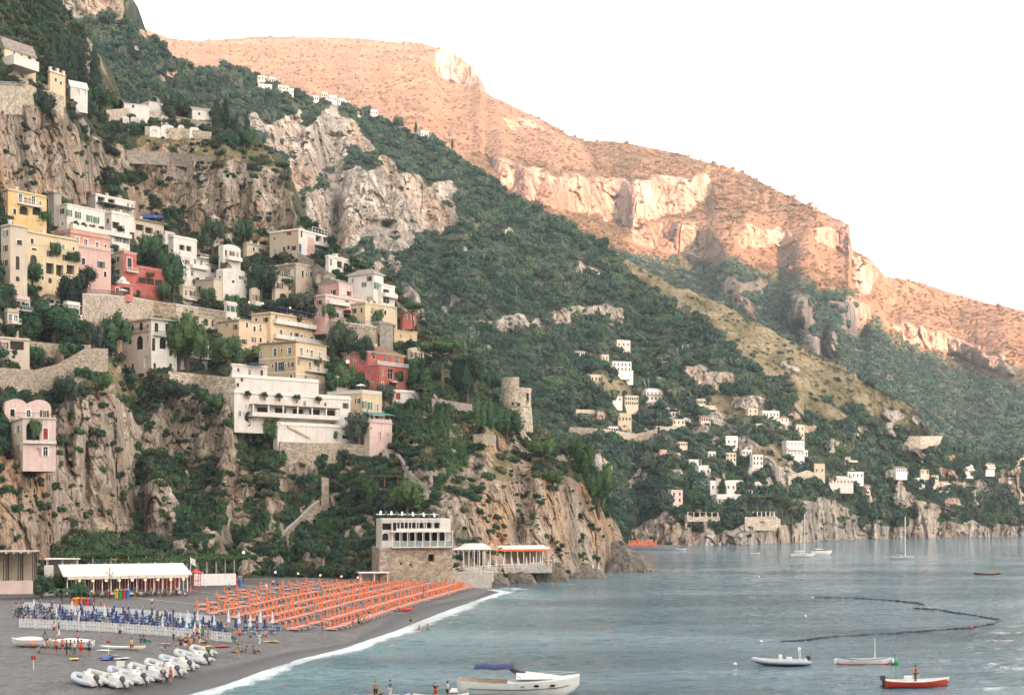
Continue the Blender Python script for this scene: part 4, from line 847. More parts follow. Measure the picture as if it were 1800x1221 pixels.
h = H('pergola_annex', 'small white annex with a flat pergola below the roof terrace house', 572, 578, 618, 450, 474, ang=58, wall='white', wins=[('f', 582, 461, 'd'), ('f', 597, 465, 'o', 2.5, 2), ('f', 609, 468, 'o', 2.5, 1.8)], parapet=0.3)
h = H('stone_house', 'square stone house of bare beige walls above the cream arcade house', 474, 520, 557, 464, 492, ang=56, wall='sand', end='stone', off=3.5, wins=[('f', 532, 481, 'k', 0.9, 2), ('f', 547, 482, 'k', 0.9, 1.5), ('e', 514, 480, 'c', 1, 1.8)], parapet=0.3)
h = H('arcade_house', 'cream house with brown windows and a wide arch beside the dark round tree', 478, 484, 557, 486, 528, ang=52, wall='cream', wins=[('f', 492, 502, 'b', 1.2, 1.6), ('f', 511, 506, 'b', 0.9, 1.6), ('f', 531, 510, 'k', 0.9, 1.6), ('f', 546, 512, 'k', 0.9, 1.8), ('f', 498, 522, 'O', 3, 2.2), ('f', 552, 515, 'd')], parapet=0.3)
h = H('pink_gable_house', 'rose pink house with a grey tiled gable roof in the middle of the town', 558, 596, 641, 496, 530, ang=56, wall='palepink', end='pink', wins=[('f', 604, 513, 'c', 1.2, 1.8), ('f', 623, 517, 'c', 1.2, 1.8), ('f', 634, 520, 'k', 0.8, 1)], roof='gable', rise=1.8, roofmat='roof_grey')
h.chimney(0.05, 0.4, 1.6)
h = H('rose_terrace_house', 'pale pink terrace house with two arched windows and awnings', 552, 572, 646, 520, 562, ang=52, wall='palepink', end='pink', off=3.5, wins=[('f', 610, 533, 'a', 2.2, 2.4), ('f', 629, 537, 'a', 2.2, 2.4), ('f', 592, 552, 'a', 2, 2), ('f', 615, 553, 'o', 5, 2.2), ('f', 580, 535, 's')], parapet=0.5)
h.balcony('f', 574, 608, 533, 1.4, solid=True); h.band('f', 545, 0.3, 'white_paint')
h = H('pyramid_roof_house', 'white house with a low grey pyramid roof at the edge of the town', 612, 657, 674, 480, 518, ang=60, wall='white', wins=[('e', 640, 500, 'w', 0.8, 1.4), ('f', 661, 502, 'g', 1, 2.0), ('f', 668, 504, 'w', 0.8, 1.6)], roof='hip', rise=1.9, roofmat='roof_grey', over=0.6)
h = H('balcony_annex', 'white annex with orange blinds and plants right of the pyramid-roofed house', 664, 670, 694, 500, 536, ang=58, wall='white', off=2, wins=[('f', 679, 514, 'o', 3, 1.8), ('f', 679, 527, 'o', 3, 2)], parapet=0.3)
h.balcony('f', 671, 693, 520, 1.4, solid=True)
h = H('long_yellow_house', 'long butter yellow house with one dark shutter above the promenade wall', 640, 642, 698, 533, 578, ang=50, wall='butter', wins=[('f', 665, 550, 'b', 1.0, 1.6), ('f', 690, 552, 'c', 1.2, 1.8), ('f', 652, 566, 'c', 2.0, 1.8)], parapet=0.3)
h = H('crimson_house', 'small crimson house behind the bright umbrella pine', 704, 708, 732, 548, 576, ang=50, wall='brick', wins=[('f', 714, 557, 'w', 0.9, 1.4), ('f', 725, 560, 'w', 0.9, 1.4)], parapet=0.2)
h = H('yellow_cottage', 'small low yellow cottage right of the stone stair tower', 690, 693, 733, 580, 603, ang=45, wall='ochre', wins=[('f', 704, 590, 'n', 0.8, 1.2), ('f', 721, 592, 'n', 0.8, 1.2)], parapet=0.1)
h = H('stair_tower', 'grey stone stair tower with a dark arch against the promenade wall', 655, 668, 691, 567, 612, ang=56, wall='stone_grey', wins=[('e', 664, 598, 'O', 2.2, 4)], parapet=0.4, cat='tower')
# --- lower middle
h = H('peach_house', 'peach house with a pale roof edge left of the balcony hotel', 383, 420, 474, 562, 612, ang=50, wall='peach', end='butter', wins=[('f', 434, 571, 'k', 0.8, 1.3), ('f', 458, 576, 'w', 1, 2.0), ('f', 458, 597, 'k', 0.8, 1.2), ('f', 446, 597, 'b', 0.7, 1.4), ('e', 399, 570, 's'), ('f', 470, 600, 'k', 0.7, 1)], parapet=0.1, over=0.35)
h = H('balcony_hotel', 'cream hotel with two long rows of white balconies', 442, 476, 577, 551, 614, ang=57, wall='butter', wins=[('f', 508, 568, 'd', 1.2, 2.2), ('f', 526, 571, 'd', 1.2, 2.2), ('f', 545, 575, 'd', 1.2, 2.2), ('f', 562, 579, 'd', 1.2, 2.2), ('f', 486, 560, 'd', 1.2, 2.2), ('f', 494, 586, 'd', 1.2, 2.2), ('f', 512, 590, 'd', 1.2, 2.2), ('f', 530, 594, 'd', 1.2, 2.2), ('f', 548, 598, 'd', 1.2, 2.2), ('f', 566, 602, 'd', 1.2, 2.2)], parapet=0.4, over=0.4)
h.balcony('f', 480, 575, 567, 1.3, solid=True, mat='white'); h.balcony('f', 480, 575, 593, 1.3, solid=True, mat='white')
h = H('yellow_block', 'tall yellow block with white window surrounds and corner balconies', 455, 520, 574, 600, 681, ang=60, wall='butter', end='ochre', wins=[('e', 483, 619, 'w', 1.2, 2.2), ('e', 509, 616, 'w', 1.2, 1.8), ('e', 459, 622, 'w', 0.7, 1.4), ('e', 492, 644, 'w', 1.5, 2.4), ('e', 512, 662, 's', 0.8, 1.2), ('e', 502, 641, 's', 0.5, 0.7), ('f', 525, 637, 'a', 1, 1.6), ('f', 530, 618, 'd', 1.2, 2.2), ('f', 548, 622, 'd', 1.2, 2.2), ('f', 562, 626, 'd', 1, 2.2), ('f', 545, 643, 'd', 1.2, 2.2), ('f', 560, 647, 'd', 1.2, 2.2), ('f', 538, 662, 'a', 1.2, 1.8), ('f', 557, 665, 'n', 1.2, 2.2)], parapet=0.1, over=0.45)
h.balcony('f', 522, 572, 626, 1.3); h.balcony('f', 536, 572, 651, 1.3); h.band('e', 627, 0.25); h.band('f', 656, 0.25); h.band('e', 653, 0.25)
h = H('arched_villa', 'tall white villa with arched windows and a dark eave over the cliff', 214, 266, 311, 560, 652, ang=50, wall='white', fnd=3, wins=[('e', 248, 574, 'A', 1.5, 2.4), ('e', 228, 596, 'A', 1.4, 2.6), ('e', 246, 602, 'A', 2.6, 3.6), ('f', 275, 575, 'A', 1.2, 2.4), ('f', 270, 605, 'A', 1.0, 3.4), ('f', 286, 603, 'A', 1.9, 3.0), ('f', 297, 577, 'o', 2.2, 2.2), ('e', 257, 636, 'n', 2.0, 3.4), ('f', 272, 645, 'A', 0.8, 2.2)], parapet=0, over=0.9)
h.balcony('e', 216, 264, 586, 0.5, rail='iron'); h.balcony('f', 268, 310, 588, 1.0, rail='iron')
h = H('villa_annex', 'white annex with dark red doors right of the arched villa', 306, 318, 367, 602, 646, ang=45, wall='white', wins=[('f', 339, 612, 'k', 0.8, 1.3), ('f', 354, 617, 'R', 0.9, 2.6), ('f', 326, 636, 'R', 1, 2.8), ('f', 352, 640, 'R', 0.9, 2.4)], parapet=0.4)
h.balcony('f', 320, 366, 627, 1.2, rail='iron')
# --- white hotel on its stone terrace
h = H('white_hotel', 'white terraced hotel with a columned loggia above the stone wall', 405, 412, 616, 690, 738, ang=40, wall='white', off=4, fnd=3.0, wins=[('f', 433, 696, 'n', 1.6, 1.5), ('f', 462, 698, 'n', 1.6, 1.5), ('f', 488, 700, 'n', 1.6, 1.5), ('f', 519, 702, 'n', 1.2, 1.7), ('f', 557, 705, 'n', 1.6, 1.6)] + [('f', x, 722 + (x - 455) * 0.045, 'o', 3.2, 2.0) for x in (462, 493, 524, 553, 580)], parapet=0.8)
(a_, z_), (b_, z2) = h.loc('f', 438, 710), h.loc('f', 590, 717)
h.piece('awning', MB().box(((a_ + b_) / 2, -1.1, z_ - 0.1), (b_ - a_, 2.3, 0.22)), 'thatch')
for i in range(7): h.piece('column', MB().box((a_ + (b_ - a_) * i / 6, -2.05, z_ - 1.5), (0.3, 0.3, 2.6)), 'white_paint')
h.piece('loggia_floor', MB().box(((a_ + b_) / 2, -1.1, z_ - 2.95), (b_ - a_ + 1, 2.6, 0.3)).box(((a_ + b_) / 2, -2.3, z_ - 2.4), (b_ - a_ + 1, 0.15, 0.8)), 'white')
h = H('hotel_upper_terrace', 'upper white terrace of the hotel with a pale blue awning', 404, 408, 560, 662, 692, ang=40, wall='white', off=1, wins=[('f', 418, 676, 's'), ('f', 425, 650, 's')], parapet=0.7, cat='terrace')
h = H('hotel_pavilion', 'small white pavilion with steps at the upper end of the hotel', 404, 407, 470, 641, 664, ang=42, wall='white', off=0.5, wins=[('f', 419, 650, 's', 0.6, 0.9), ('f', 460, 655, 'k', 0.8, 1.4)], parapet=0.3)
h.piece('awning', MB().box((h.Lu * 0.62, -1, h.H + 0.6), (h.Lu * 0.45, 2.6, 0.12)), 'canvas_blue')
h = H('hotel_lower_wall', 'broad white lower wall of the hotel with a diagonal stair line', 480, 488, 640, 746, 778, ang=40, wall='white', off=6, wins=[('f', 528, 762, 's', 0.7, 0.5), ('f', 610, 768, 'o', 3, 0.9)], parapet=0.6, cat='terrace')
(a_, z_), (b_, z2) = h.loc('f', 505, 748), h.loc('f', 545, 768)
h.piece('stair', MB().add([(a_, -0.3, z_), (b_, -0.3, z2), (b_, -0.3, z2 - 0.5), (a_, -0.3, z_ - 0.5), (a_, 0, z_), (b_, 0, z2), (b_, 0, z2 - 0.5), (a_, 0, z_ - 0.5)], [(0, 1, 2, 3), (0, 4, 5, 1), (2, 6, 7, 3), (1, 5, 6, 2), (3, 7, 4, 0)]), 'sand')
h = H('orange_hotel_wing', 'orange yellow wing with white balustrade at the end of the white hotel', 574, 637, 671, 692, 742, ang=56, wall='butter', end='peach', wins=[('f', 640, 711, 'w', 0.9, 2), ('f', 650, 713, 'w', 0.9, 2), ('f', 664, 716, 'w', 0.9, 2), ('e', 596, 700, 's', 0.9, 0.6)], parapet=0.2, over=0.1)
h.balcony('f', 637, 671, 727, 0.9)
mb = MB()
for i in range(30): mb.box((h.Lu * i / 29, 0.1, h.H + 0.7), (0.16, 0.16, 0.7))
for i in range(40): mb.box((0.1, h.Lv * (i + 1) / 41, h.H + 0.7), (0.16, 0.16, 0.7))
mb.box((h.Lu / 2, 0.1, h.H + 1.1), (h.Lu, 0.3, 0.14)).box((0.1, h.Lv / 2, h.H + 1.099), (0.3, h.Lv - 0.31, 0.14)); q = h.piece('balustrade', mb, 'white_paint')
h = H('cream_bastion', 'cream block with two arched niches under a green awning', 640, 650, 689, 742, 792, ang=48, wall='palepink', end='cream', off=4, wins=[('f', 667, 767, 'n', 1.0, 2.2), ('f', 681, 769, 'n', 1.0, 2.2)], parapet=0.9, fnd=4)
h.piece('awning', MB().add([(-0.5, -1.0, h.H + 2.2), (h.Lu, -1.0, h.H + 2.2), (h.Lu, 3, h.H + 2.9), (-0.5, 3, h.H + 2.9), (-0.5, -1.0, h.H + 2.0), (h.Lu, -1.0, h.H + 2.0), (h.Lu, 3, h.H + 2.7), (-0.5, 3, h.H + 2.7)], [(0, 1, 2, 3), (7, 6, 5, 4), (0, 4, 5, 1), (1, 5, 6, 2), (3, 7, 4, 0)]), 'canvas_green')
for i in range(5): h.piece('post', MB().box((0.3 + (h.Lu - 0.8) * i / 4, 0.35, h.H + 1.2), (0.1, 0.1, 2.0)), 'white_paint')
# --- red villa
h = H('red_villa', 'red villa with a brown hipped roof and white window tops', 602, 646, 710, 617, 652, ang=54, wall='red', end='brick', wins=[('f', 658, 624, 'a', 1.3, 2), ('f', 678, 629, 'a', 1.3, 2), ('f', 698, 633, 'a', 1.3, 2), ('e', 638, 629, 'g', 0.9, 1.6), ('e', 612, 628, 'w', 0.8, 1)], roof='hip', rise=2.6, over=0.6)
h.band('f', 619, 0.3, 'peach'); h.band('e', 619, 0.3, 'peach')
h = H('red_villa_wing', 'lower red wing of the villa with a white balustraded terrace', 642, 666, 718, 641, 684, ang=52, wall='red', end='brick', off=5, wins=[('f', 686, 657, 'a', 2.2, 3.0), ('f', 705, 661, 'A', 1.8, 3.0), ('f', 672, 654, 'a', 0.8, 2.0), ('f', 690, 678, 'o', 3, 2)], parapet=0, fnd=4)
mb = MB()
for i in range(26): mb.box((h.Lu * i / 25, 0.1, h.H + 0.55), (0.16, 0.16, 0.8))
mb.box((h.Lu / 2, 0.1, h.H + 1.0), (h.Lu, 0.3, 0.14)); h.piece('balustrade', mb, 'white_paint')
# --- pink house in the cliff at the left edge
h = H('pink_cliff_house', 'pale pink house with vaulted roofs built into the cliff at the edge', 2, 8, 90, 715, 735, ang=30, wall='palepink', wins=[('f', 50, 727, 'w', 0.8, 1.6), ('f', 78, 728, 'w', 0.8, 1.6)], roof='vault2', rise=1.7, off=3)
h.balcony('f', 22, 88, 734, 1.0, rail='iron')
h = H('arched_pink_house', 'pink lower storeys with a tall arch in the cliff at the edge', 10, 40, 98, 735, 803, ang=28, wall='palepink', end='sand', off=6, wins=[('f', 58, 757, 'O', 2.4, 3.4), ('f', 80, 762, 'R', 0.8, 2.0), ('f', 49, 759, 'R', 0.5, 1.6), ('f', 80, 793, 'w', 0.9, 1.8), ('f', 67, 795, 'n', 1, 1.6)], parapet=0.2, fnd=2.6)
h.balcony('f', 40, 98, 777, 0.7, solid=True, h=0.4)
# --- top left
h = H('hillside_yellow_house', 'yellow house with a white terrace in the top corner among cypresses', 2, 8, 63, 84, 118, ang=58, wall='butter', wins=[('f', 25, 85, 'w'), ('f', 38, 88, 'w'), ('f', 52, 98, 'A', 1.2, 2.4)], roof='shed', rise=3.4, roofmat='roof_grey')
h.piece('terrace', MB().box((h.Lu * 0.35, -2.2, h.H * 0.25), (h.Lu * 0.8, 4.4, h.H * 0.5)), 'white')
h = H('narrow_yellow_house', 'narrow yellow house with small chimneys beside the cypresses', 84, 88, 115, 126, 158, ang=58, wall='butter', wins=[('f', 98, 140, 's'), ('f', 107, 146, 's')], parapet=0.5)
for i in (0.05, 0.5, 0.9): h.chimney(i, 0.3, 1.3)
h = H('hill_chapel', 'small white chapel with a stepped front among the cypresses', 118, 124, 154, 152, 170, ang=40, wall='white', wins=[('f', 138, 163, 'n', 1, 1.6), ('f', 148, 162, 'n', 1, 1.6)], roof='gable', rise=2.2, roofmat='white')
# --- cemetery
CEM = dict(ang=22, wall='white', fnd=3)
H('cemetery_shed', 'long white building with a sloping roof on the cemetery terrace', 222, 262, 298, 178, 196, ang=35, wall='white', roof='shed', rise=2.2, roofmat='white', wins=[('f', 285, 188, 's')], cat='chapel')
H('cemetery_store', 'low white building left of the long cemetery building', 200, 218, 262, 181, 194, ang=20, wall='white', roof='shed', rise=1.0, roofmat='white', wins=[('f', 234, 187, 's')], cat='chapel')
H('cemetery_lodge', 'white gabled lodge right of the round cemetery tree', 330, 338, 374, 192, 208, ang=30, wall='white', roof='gable', rise=1.6, roofmat='roof_grey', wins=[('f', 350, 200, 's')], cat='chapel')
for i, (x, y, w_, h_, lb) in enumerate(((221, 214, 12, 10, 'leftmost arched white tomb front on the upper cemetery terrace'), (234, 214, 11, 8, 'low arched tomb front, second from the end of the upper terrace'), (251, 213, 16, 11, 'broad white tomb chapel in the middle of the upper cemetery terrace'), (289, 212, 14, 9, 'tomb chapel with a dark arch below the round cemetery tree'), (272, 232, 20, 12, 'white tomb front, leftmost of the lower cemetery row'), (294, 231, 24, 14, 'largest vaulted tomb chapel in the lower cemetery row'), (318, 228, 12, 8, 'small arched tomb between the vaulted chapel and the round tomb'), (341, 234, 18, 12, 'round-arched tomb at the end of the lower cemetery row'))):
    H('tomb_chapel', lb, x - w_ / 2, x - w_ / 2 + 1, x + w_ / 2, y - h_ * 0.6, y + h_ * 0.5, ang=18, wall='white', depth=2.5, roof='vault1', rise=0.8, wins=[('f', x, y, 'n', 1.3, 1.5)], cat='tomb', group='tombs of the hillside cemetery', carve=False)
retaining('cemetery_wall', 'long beige upper wall of the cemetery terrace', [(187, 193, 212), (230, 190, 208), (290, 200, 210), (330, 208, 216), (372, 216, 226)], 'stone_pale', hill=N)
retaining('lower_cemetery_wall', 'lower beige wall of the cemetery terrace', [(255, 222, 236), (320, 226, 240), (372, 232, 246)], 'stone_pale', hill=N)
# --- promenade and retaining walls
o, A, Dq = retaining('promenade_wall', 'tall beige stone wall carrying the promenade, white ledge on top', [(145, 517, 558), (190, 519, 560), (234, 523, 560), (270, 530, 552), (310, 535, 556), (350, 541, 560), (396, 548, 566)], 'stone_pale', cap='white_paint', hill=N)
railing('promenade_railing', 'dark iron railing along the left half of the promenade', [a + Vector((0.1, 0, 0.15)) for a in A], 1.1)
o, A, Dq = retaining('terrace_wall', 'stone wall below the pink terrace houses, white ledge on top', [(560, 560, 600), (600, 566, 606), (650, 573, 610), (668, 576, 612)], 'stone', cap='white_paint', hill=N)
railing('terrace_railing', 'dark railing in front of the pink terrace houses', [a + Vector((0.1, 0, 0.15)) for a in A], 1.1)
retaining('villa_garden_wall', 'pale stone garden wall right of the arched villa', [(296, 652, 668), (340, 656, 682), (380, 660, 700), (414, 664, 714)], 'stone_pale', hill=N)
retaining('hotel_base_wall', 'grey stone base wall below the white hotel', [(492, 776, 800), (540, 778, 802), (600, 779, 802), (652, 782, 800)], 'stone', hill=N)
retaining('cliff_edge_wall', 'stone wall with steps above the pink cliff house', [(-10, 645, 690), (60, 650, 690), (100, 640, 680), (150, 612, 650), (190, 612, 668)], 'stone', hill=N)
retaining('upper_left_wall', 'pale wall with a ledge under the vine trellis at the picture edge', [(-10, 606, 618), (50, 608, 624), (70, 612, 628)], 'palepink', hill=N, cap='white_paint')
retaining('top_corner_wall', 'beige wall carrying the road below the corner houses', [(-10, 150, 180), (40, 152, 182), (90, 160, 186), (112, 170, 200)], 'stone_pale', hill=N)
A = [P(x, y, N.at(x, y + 2) - 1.5) for x, y in ((-10, 150), (30, 152), (60, 150), (112, 166))]
railing('road_railing', 'white railing along the road in the top corner', A, 1.1, 'white_paint', 0.5)
retaining('diagonal_stair_wall', 'sloping grey wall of the stairs below the roof terrace house', [(525, 444, 462), (545, 456, 474), (570, 474, 488), (590, 486, 494)], 'stone_grey', hill=N, cap='concrete')
retaining('terrace_garden_wall', 'low stone wall in the terraced garden above the beach path', [(566, 838, 872), (578, 840, 874)], 'stone', hill=N)
retaining('tower_garden_wall', 'rounded stone wall on the headland below the watch tower', [(833, 763, 776), (850, 762, 780), (872, 764, 782)], 'stone', hill=N)
# bare walls of the ruined stair on the upper cliff
retaining('cliff_stair', 'broken grey steps climbing the upper cliff between bushes', [(133, 188, 200), (145, 205, 222), (158, 225, 244)], 'stone_grey', hill=N)
# --- more of the town: terraces, gardens, small houses
H('trellis_house', 'low pale house under a vine trellis at the picture edge', -14, -8, 52, 594, 618, ang=40, wall='cream', wins=[('f', 30, 607, 'o', 3, 1.8), ('f', 44, 609, 'k')], parapet=0.3)
H('garden_terrace_house', 'white terrace with an arch below the great umbrella pine', 684, 690, 744, 688, 708, ang=40, wall='white', wins=[('f', 727, 699, 'n', 2.2, 1.6), ('f', 700, 696, 'R', 1.4, 1.8)], parapet=0.5, off=3, cat='terrace')
H('white_pergola_cottage', 'small white cottage between the stacked cubes and the vaulted house', 342, 348, 386, 462, 484, ang=52, wall='white', wins=[('f', 358, 472, 'o', 2.2, 1.7), ('f', 374, 475, 'k', 0.8, 1.2)], parapet=0.3)
H('grey_garden_house', 'grey rendered garden house under the cliff left of the stone house', 440, 446, 476, 470, 496, ang=52, wall='sand', wins=[('f', 458, 482, 'b', 0.8, 1.3)], parapet=0.2)
H('lower_garden_house', 'small cream garden house between the yellow block and the red villa', 586, 592, 626, 664, 690, ang=50, wall='cream', wins=[('f', 604, 676, 'o', 2.2, 1.6), ('f', 617, 679, 'k', 0.8, 1.2)], parapet=0.4, off=3)
H('cliff_path_house', 'little white house where the cliff path starts below the hotel', 672, 676, 700, 792, 806, ang=40, wall='cream', wins=[('f', 688, 800, 'k', 0.8, 1.1)], parapet=0.2, off=2)
H('arched_terrace', 'cream terrace wall with arches under the promenade', 345, 350, 400, 556, 574, ang=46, wall='cream', wins=[('f', 362, 566, 'O', 1.6, 2), ('f', 376, 568, 'O', 1.6, 2), ('f', 390, 570, 'O', 1.6, 2)], parapet=0.2, off=2, cat='terrace')
H('tiled_roof_house', 'low house with a terracotta roof above the arcade house', 556, 560, 584, 482, 498, ang=54, wall='cream', roof='hip', rise=1.2, roofmat='roof_tile', wins=[('f', 570, 492, 'k', 0.8, 1.1)])
H('upper_lane_house', 'plain white house high on the slope left of the roof terrace house', 428, 434, 468, 428, 448, ang=52, wall='cream', wins=[('f', 446, 438, 'k', 0.8, 1.2), ('f', 458, 440, 'k', 0.8, 1.2)], parapet=0.3)
H('white_corner_house', 'white house with a brown door right of the stepped white house', 286, 290, 306, 408, 426, ang=54, wall='white', wins=[('f', 298, 418, 'R', 0.9, 1.9)], parapet=0.3)
for nm, lb, pts, mt in (('cliff_path', 'stone path climbing diagonally across the cliff above the beach', [(496, 938, 948), (512, 924, 936), (530, 908, 920), (548, 890, 902), (562, 880, 890)], 'stone'), ('hotel_path', 'upper part of the path zigzagging down from the hotel', [(694, 790, 800), (712, 812, 822), (728, 836, 846), (752, 858, 868)], 'stone_pale'), ('hotel_path', 'lower part of the path zigzagging down to the beach restaurant', [(724, 892, 902), (738, 880, 890), (754, 862, 872)], 'stone_pale'),
                        ('garden_wall', 'stone garden wall below the red villa', [(620, 690, 704), (660, 694, 708), (690, 700, 712)], 'stone'), ('garden_wall', 'stone terrace wall among the trees left of the watch tower', [(760, 700, 712), (800, 706, 718), (840, 712, 724)], 'stone_grey'), ('garden_wall', 'long terrace wall under the dry grass below the cemetery', [(222, 264, 270), (300, 268, 275), (380, 276, 283)], 'stone_grey'), ('garden_wall', 'low stone wall under the domed green tree', [(40, 598, 608), (100, 604, 614), (160, 606, 618)], 'stone'), ('garden_wall', 'stone wall below the peach house', [(384, 612, 624), (420, 614, 628), (452, 618, 630)], 'stone_pale')):
    retaining(nm, lb, pts, mt, hill=N, cap='concrete' if 'path' in nm else None, thick=1.6 if 'path' in nm else 0.8)

# smaller houses packed between the named ones
def fill_town():
    g = random.Random(77); poly = [(20, 350), (140, 330), (300, 390), (480, 400), (600, 445), (690, 505), (745, 585), (720, 690), (560, 690), (400, 650), (200, 560), (20, 570)]; used = set(); n = 0
    for _ in range(900):
        x, y = 20 + 730 * g.random(), 340 + 350 * g.random(); w_, h_ = 18 + 22 * g.random(), 15 + 13 * g.random()
        if not inpoly(np.array([x]), np.array([y]), poly)[0]: continue
        m = (N.PX > x - w_ * 0.45) & (N.PX < x + w_ * 0.55) & (N.PY > y - h_ - 3) & (N.PY < y + 3)
        if N.veg_off[m].mean() > 0.10 or (N.rock[m] > 0.6).mean() > 0.5: continue
        near = min((v for k_, v in HS.items() if k_ != 'small_house'), key=lambda q: abs((q.xl + q.xr) / 2 - x) + abs((q.yt + q.yb) / 2 - y + h_ / 2)); dx, dy = x - (near.xl + near.xr) / 2, (y - h_ / 2) - (near.yt + near.yb) / 2
        rel = ('right of' if dx > 0 else 'left of') if abs(dx) > abs(dy) * 1.3 else ('below' if dy > 0 else 'above'); wl = g.choice(['white', 'cream', 'white', 'palepink', 'sand', 'butter', 'peach', 'cream'])
        nm = {'palepink': 'pale pink', 'sand': 'beige', 'butter': 'yellow'}.get(wl, wl); lb = 'small %s house just %s the %s' % (nm, rel, near.root.name.split('.')[0].replace('_', ' '))
        if lb in used: continue
        used.add(lb); k = 2 + (w_ > 28); Dm = N.at(x, y); ph = h_ / F * Dm; wins = []
        for i in range(k): wins.append(('f', str((i + 0.5) / k), ph * 0.55, g.choice(['k', 'w', 'b', 'g', 'd', 'o', 'a']), 1.0, min(1.7, ph * 0.55)))
        rf = g.choice(['flat', 'flat', 'flat', 'vault1', 'hip']); q = H('small_house', lb, x - w_ * 0.5, x - w_ * 0.28, x + w_ * 0.5, y - h_, y, ang=48 + 12 * g.random(), wall=wl, wins=wins, roof=rf, rise=1.0, roofmat=None if rf != 'hip' else g.choice(['roof_tile', 'roof_grey']), parapet=0.3 + 0.5 * g.random(), fnd=3, off=1.5)
        if g.random() < 0.6: q.balcony('f', x - w_ * 0.2, x + w_ * 0.45, y - 1, 1.4, solid=g.random() < 0.5, mat='white')
        n += 1
        if n >= 24: break
fill_town()
# ------------------------------------------------------------------ beach and sea
SH = [(-75, 20), (-62, 50), (-47, 80), (-35, 115)] + [(G(x, y).x, G(x, y).y) for x, y in ((395, 1203), (455, 1181), (520, 1159), (600, 1140), (690, 1110), (770, 1078), (840, 1053), (878, 1040))] + [(-6, 316), (-18, 326), (-36, 340), (-60, 372)]
SHX = lambda y: np.interp(y, [p[1] for p in SH], [p[0] for p in SH])
def beach_z(x, y):
    d = SHX(y) - x
    return np.where(d > 0, 2.5 * (1 - np.exp(-np.maximum(d, 0) / 15.0)), d * 0.12)
def B(px, py):
    """the spot on the beach that the photograph shows at (px, py)"""
    z = 1.5
    for _ in range(12):
        D = DZ(py, z); X = (px - CX) / F * D; z = 0.5 * z + 0.5 * float(beach_z(X, D))
    return Vector((X, D, float(beach_z(X, D))))
def beach_material():
    m, t, b = new_mat('beach_sand')
    at = t.nodes.new('ShaderNodeAttribute'); at.attribute_name = 'wet'
    n = noise_node(t, 0.5, 6, 0.65); n2 = noise_node(t, 9.0, 4, 0.7); n3 = noise_node(t, 0.09, 3, 0.5)
    dry = ramp(t, n, [(0.3, (0.105, 0.10, 0.098)), (0.55, (0.15, 0.145, 0.14)), (0.75, (0.20, 0.192, 0.183))])
    dry = mixc(t, ramp(t, n3, [(0.45, (0, 0, 0)), (0.7, (0.6, 0.6, 0.6))]), dry, (0.19, 0.175, 0.165))
    dry = mixc(t, 0.75, dry, ramp(t, n2, [(0.3, (0.35, 0.35, 0.35)), (0.6, (1.2, 1.2, 1.2))]), 'MULTIPLY')
    n4 = noise_node(t, 2.2, 4, 0.7); dry = mixc(t, 0.55, dry, ramp(t, n4, [(0.38, (0.35, 0.35, 0.35)), (0.54, (1.08, 1.08, 1.08))]), 'MULTIPLY')
    e = math_n(t, 'ADD', at.outputs['Fac'], math_n(t, 'MULTIPLY_ADD', n, 0.5, -0.25))
    c = mixc(t, ramp(t, e, [(0.4, (0, 0, 0)), (0.62, (1, 1, 1))]), dry, (0.055, 0.05, 0.05))
    t.links.new(c, b.inputs['Base Color']); t.links.new(math_n(t, 'MULTIPLY_ADD', at.outputs['Fac'], -0.45, 0.95), b.inputs['Roughness']); b.inputs['Specular IOR Level'].default_value = 0.3
    bump(t, b, math_n(t, 'MULTIPLY_ADD', n2, 0.35, n), 0.6, 0.10)
beach_material()
def build_beach():
    ys = np.concatenate([np.linspace(20, 130, 30), np.linspace(131, 372, 220)]); ds = np.concatenate([np.linspace(-14, 30, 90), np.linspace(31, 110, 60)])
    Y, Dd = np.meshgrid(ys, ds, indexing='ij'); X = SHX(Y) - Dd; Z = beach_z(X, Y)
    foot = fbm(X / 0.9, Y / 1.6, 0, 5, 4) * 0.09 * np.clip(Dd / 6, 0, 1) + fbm(X / 9, Y / 9, 0, 6, 3) * 0.10 * np.clip(Dd / 10, 0, 1)
    Z = Z + foot; V = np.stack([X, Y, Z], -1).reshape(-1, 3); ny, nx = X.shape; I = np.arange(ny * nx).reshape(ny, nx)
    q = np.stack([I[:-1, 1:], I[:-1, :-1], I[1:, :-1], I[1:, 1:]], -1).reshape(-1, 4)
    me = bpy.data.meshes.new('beach'); me.from_pydata(V.tolist(), [], q.tolist()); me.update(); me.polygons.foreach_set('use_smooth', np.ones(len(q), bool))
    a = me.attributes.new('wet', 'FLOAT', 'POINT'); wv = 3.2 + 1.6 * np.sin(Y / 17.0) + 1.0 * fbm(Y / 9, 0, 0, 8, 3)
    a.data.foreach_set('value', np.clip(1.15 - Dd / (wv * 1.6), 0, 1).astype(np.float32).ravel())
    o = link('beach', me, 'beach_sand'); o['kind'] = 'structure'
build_beach()
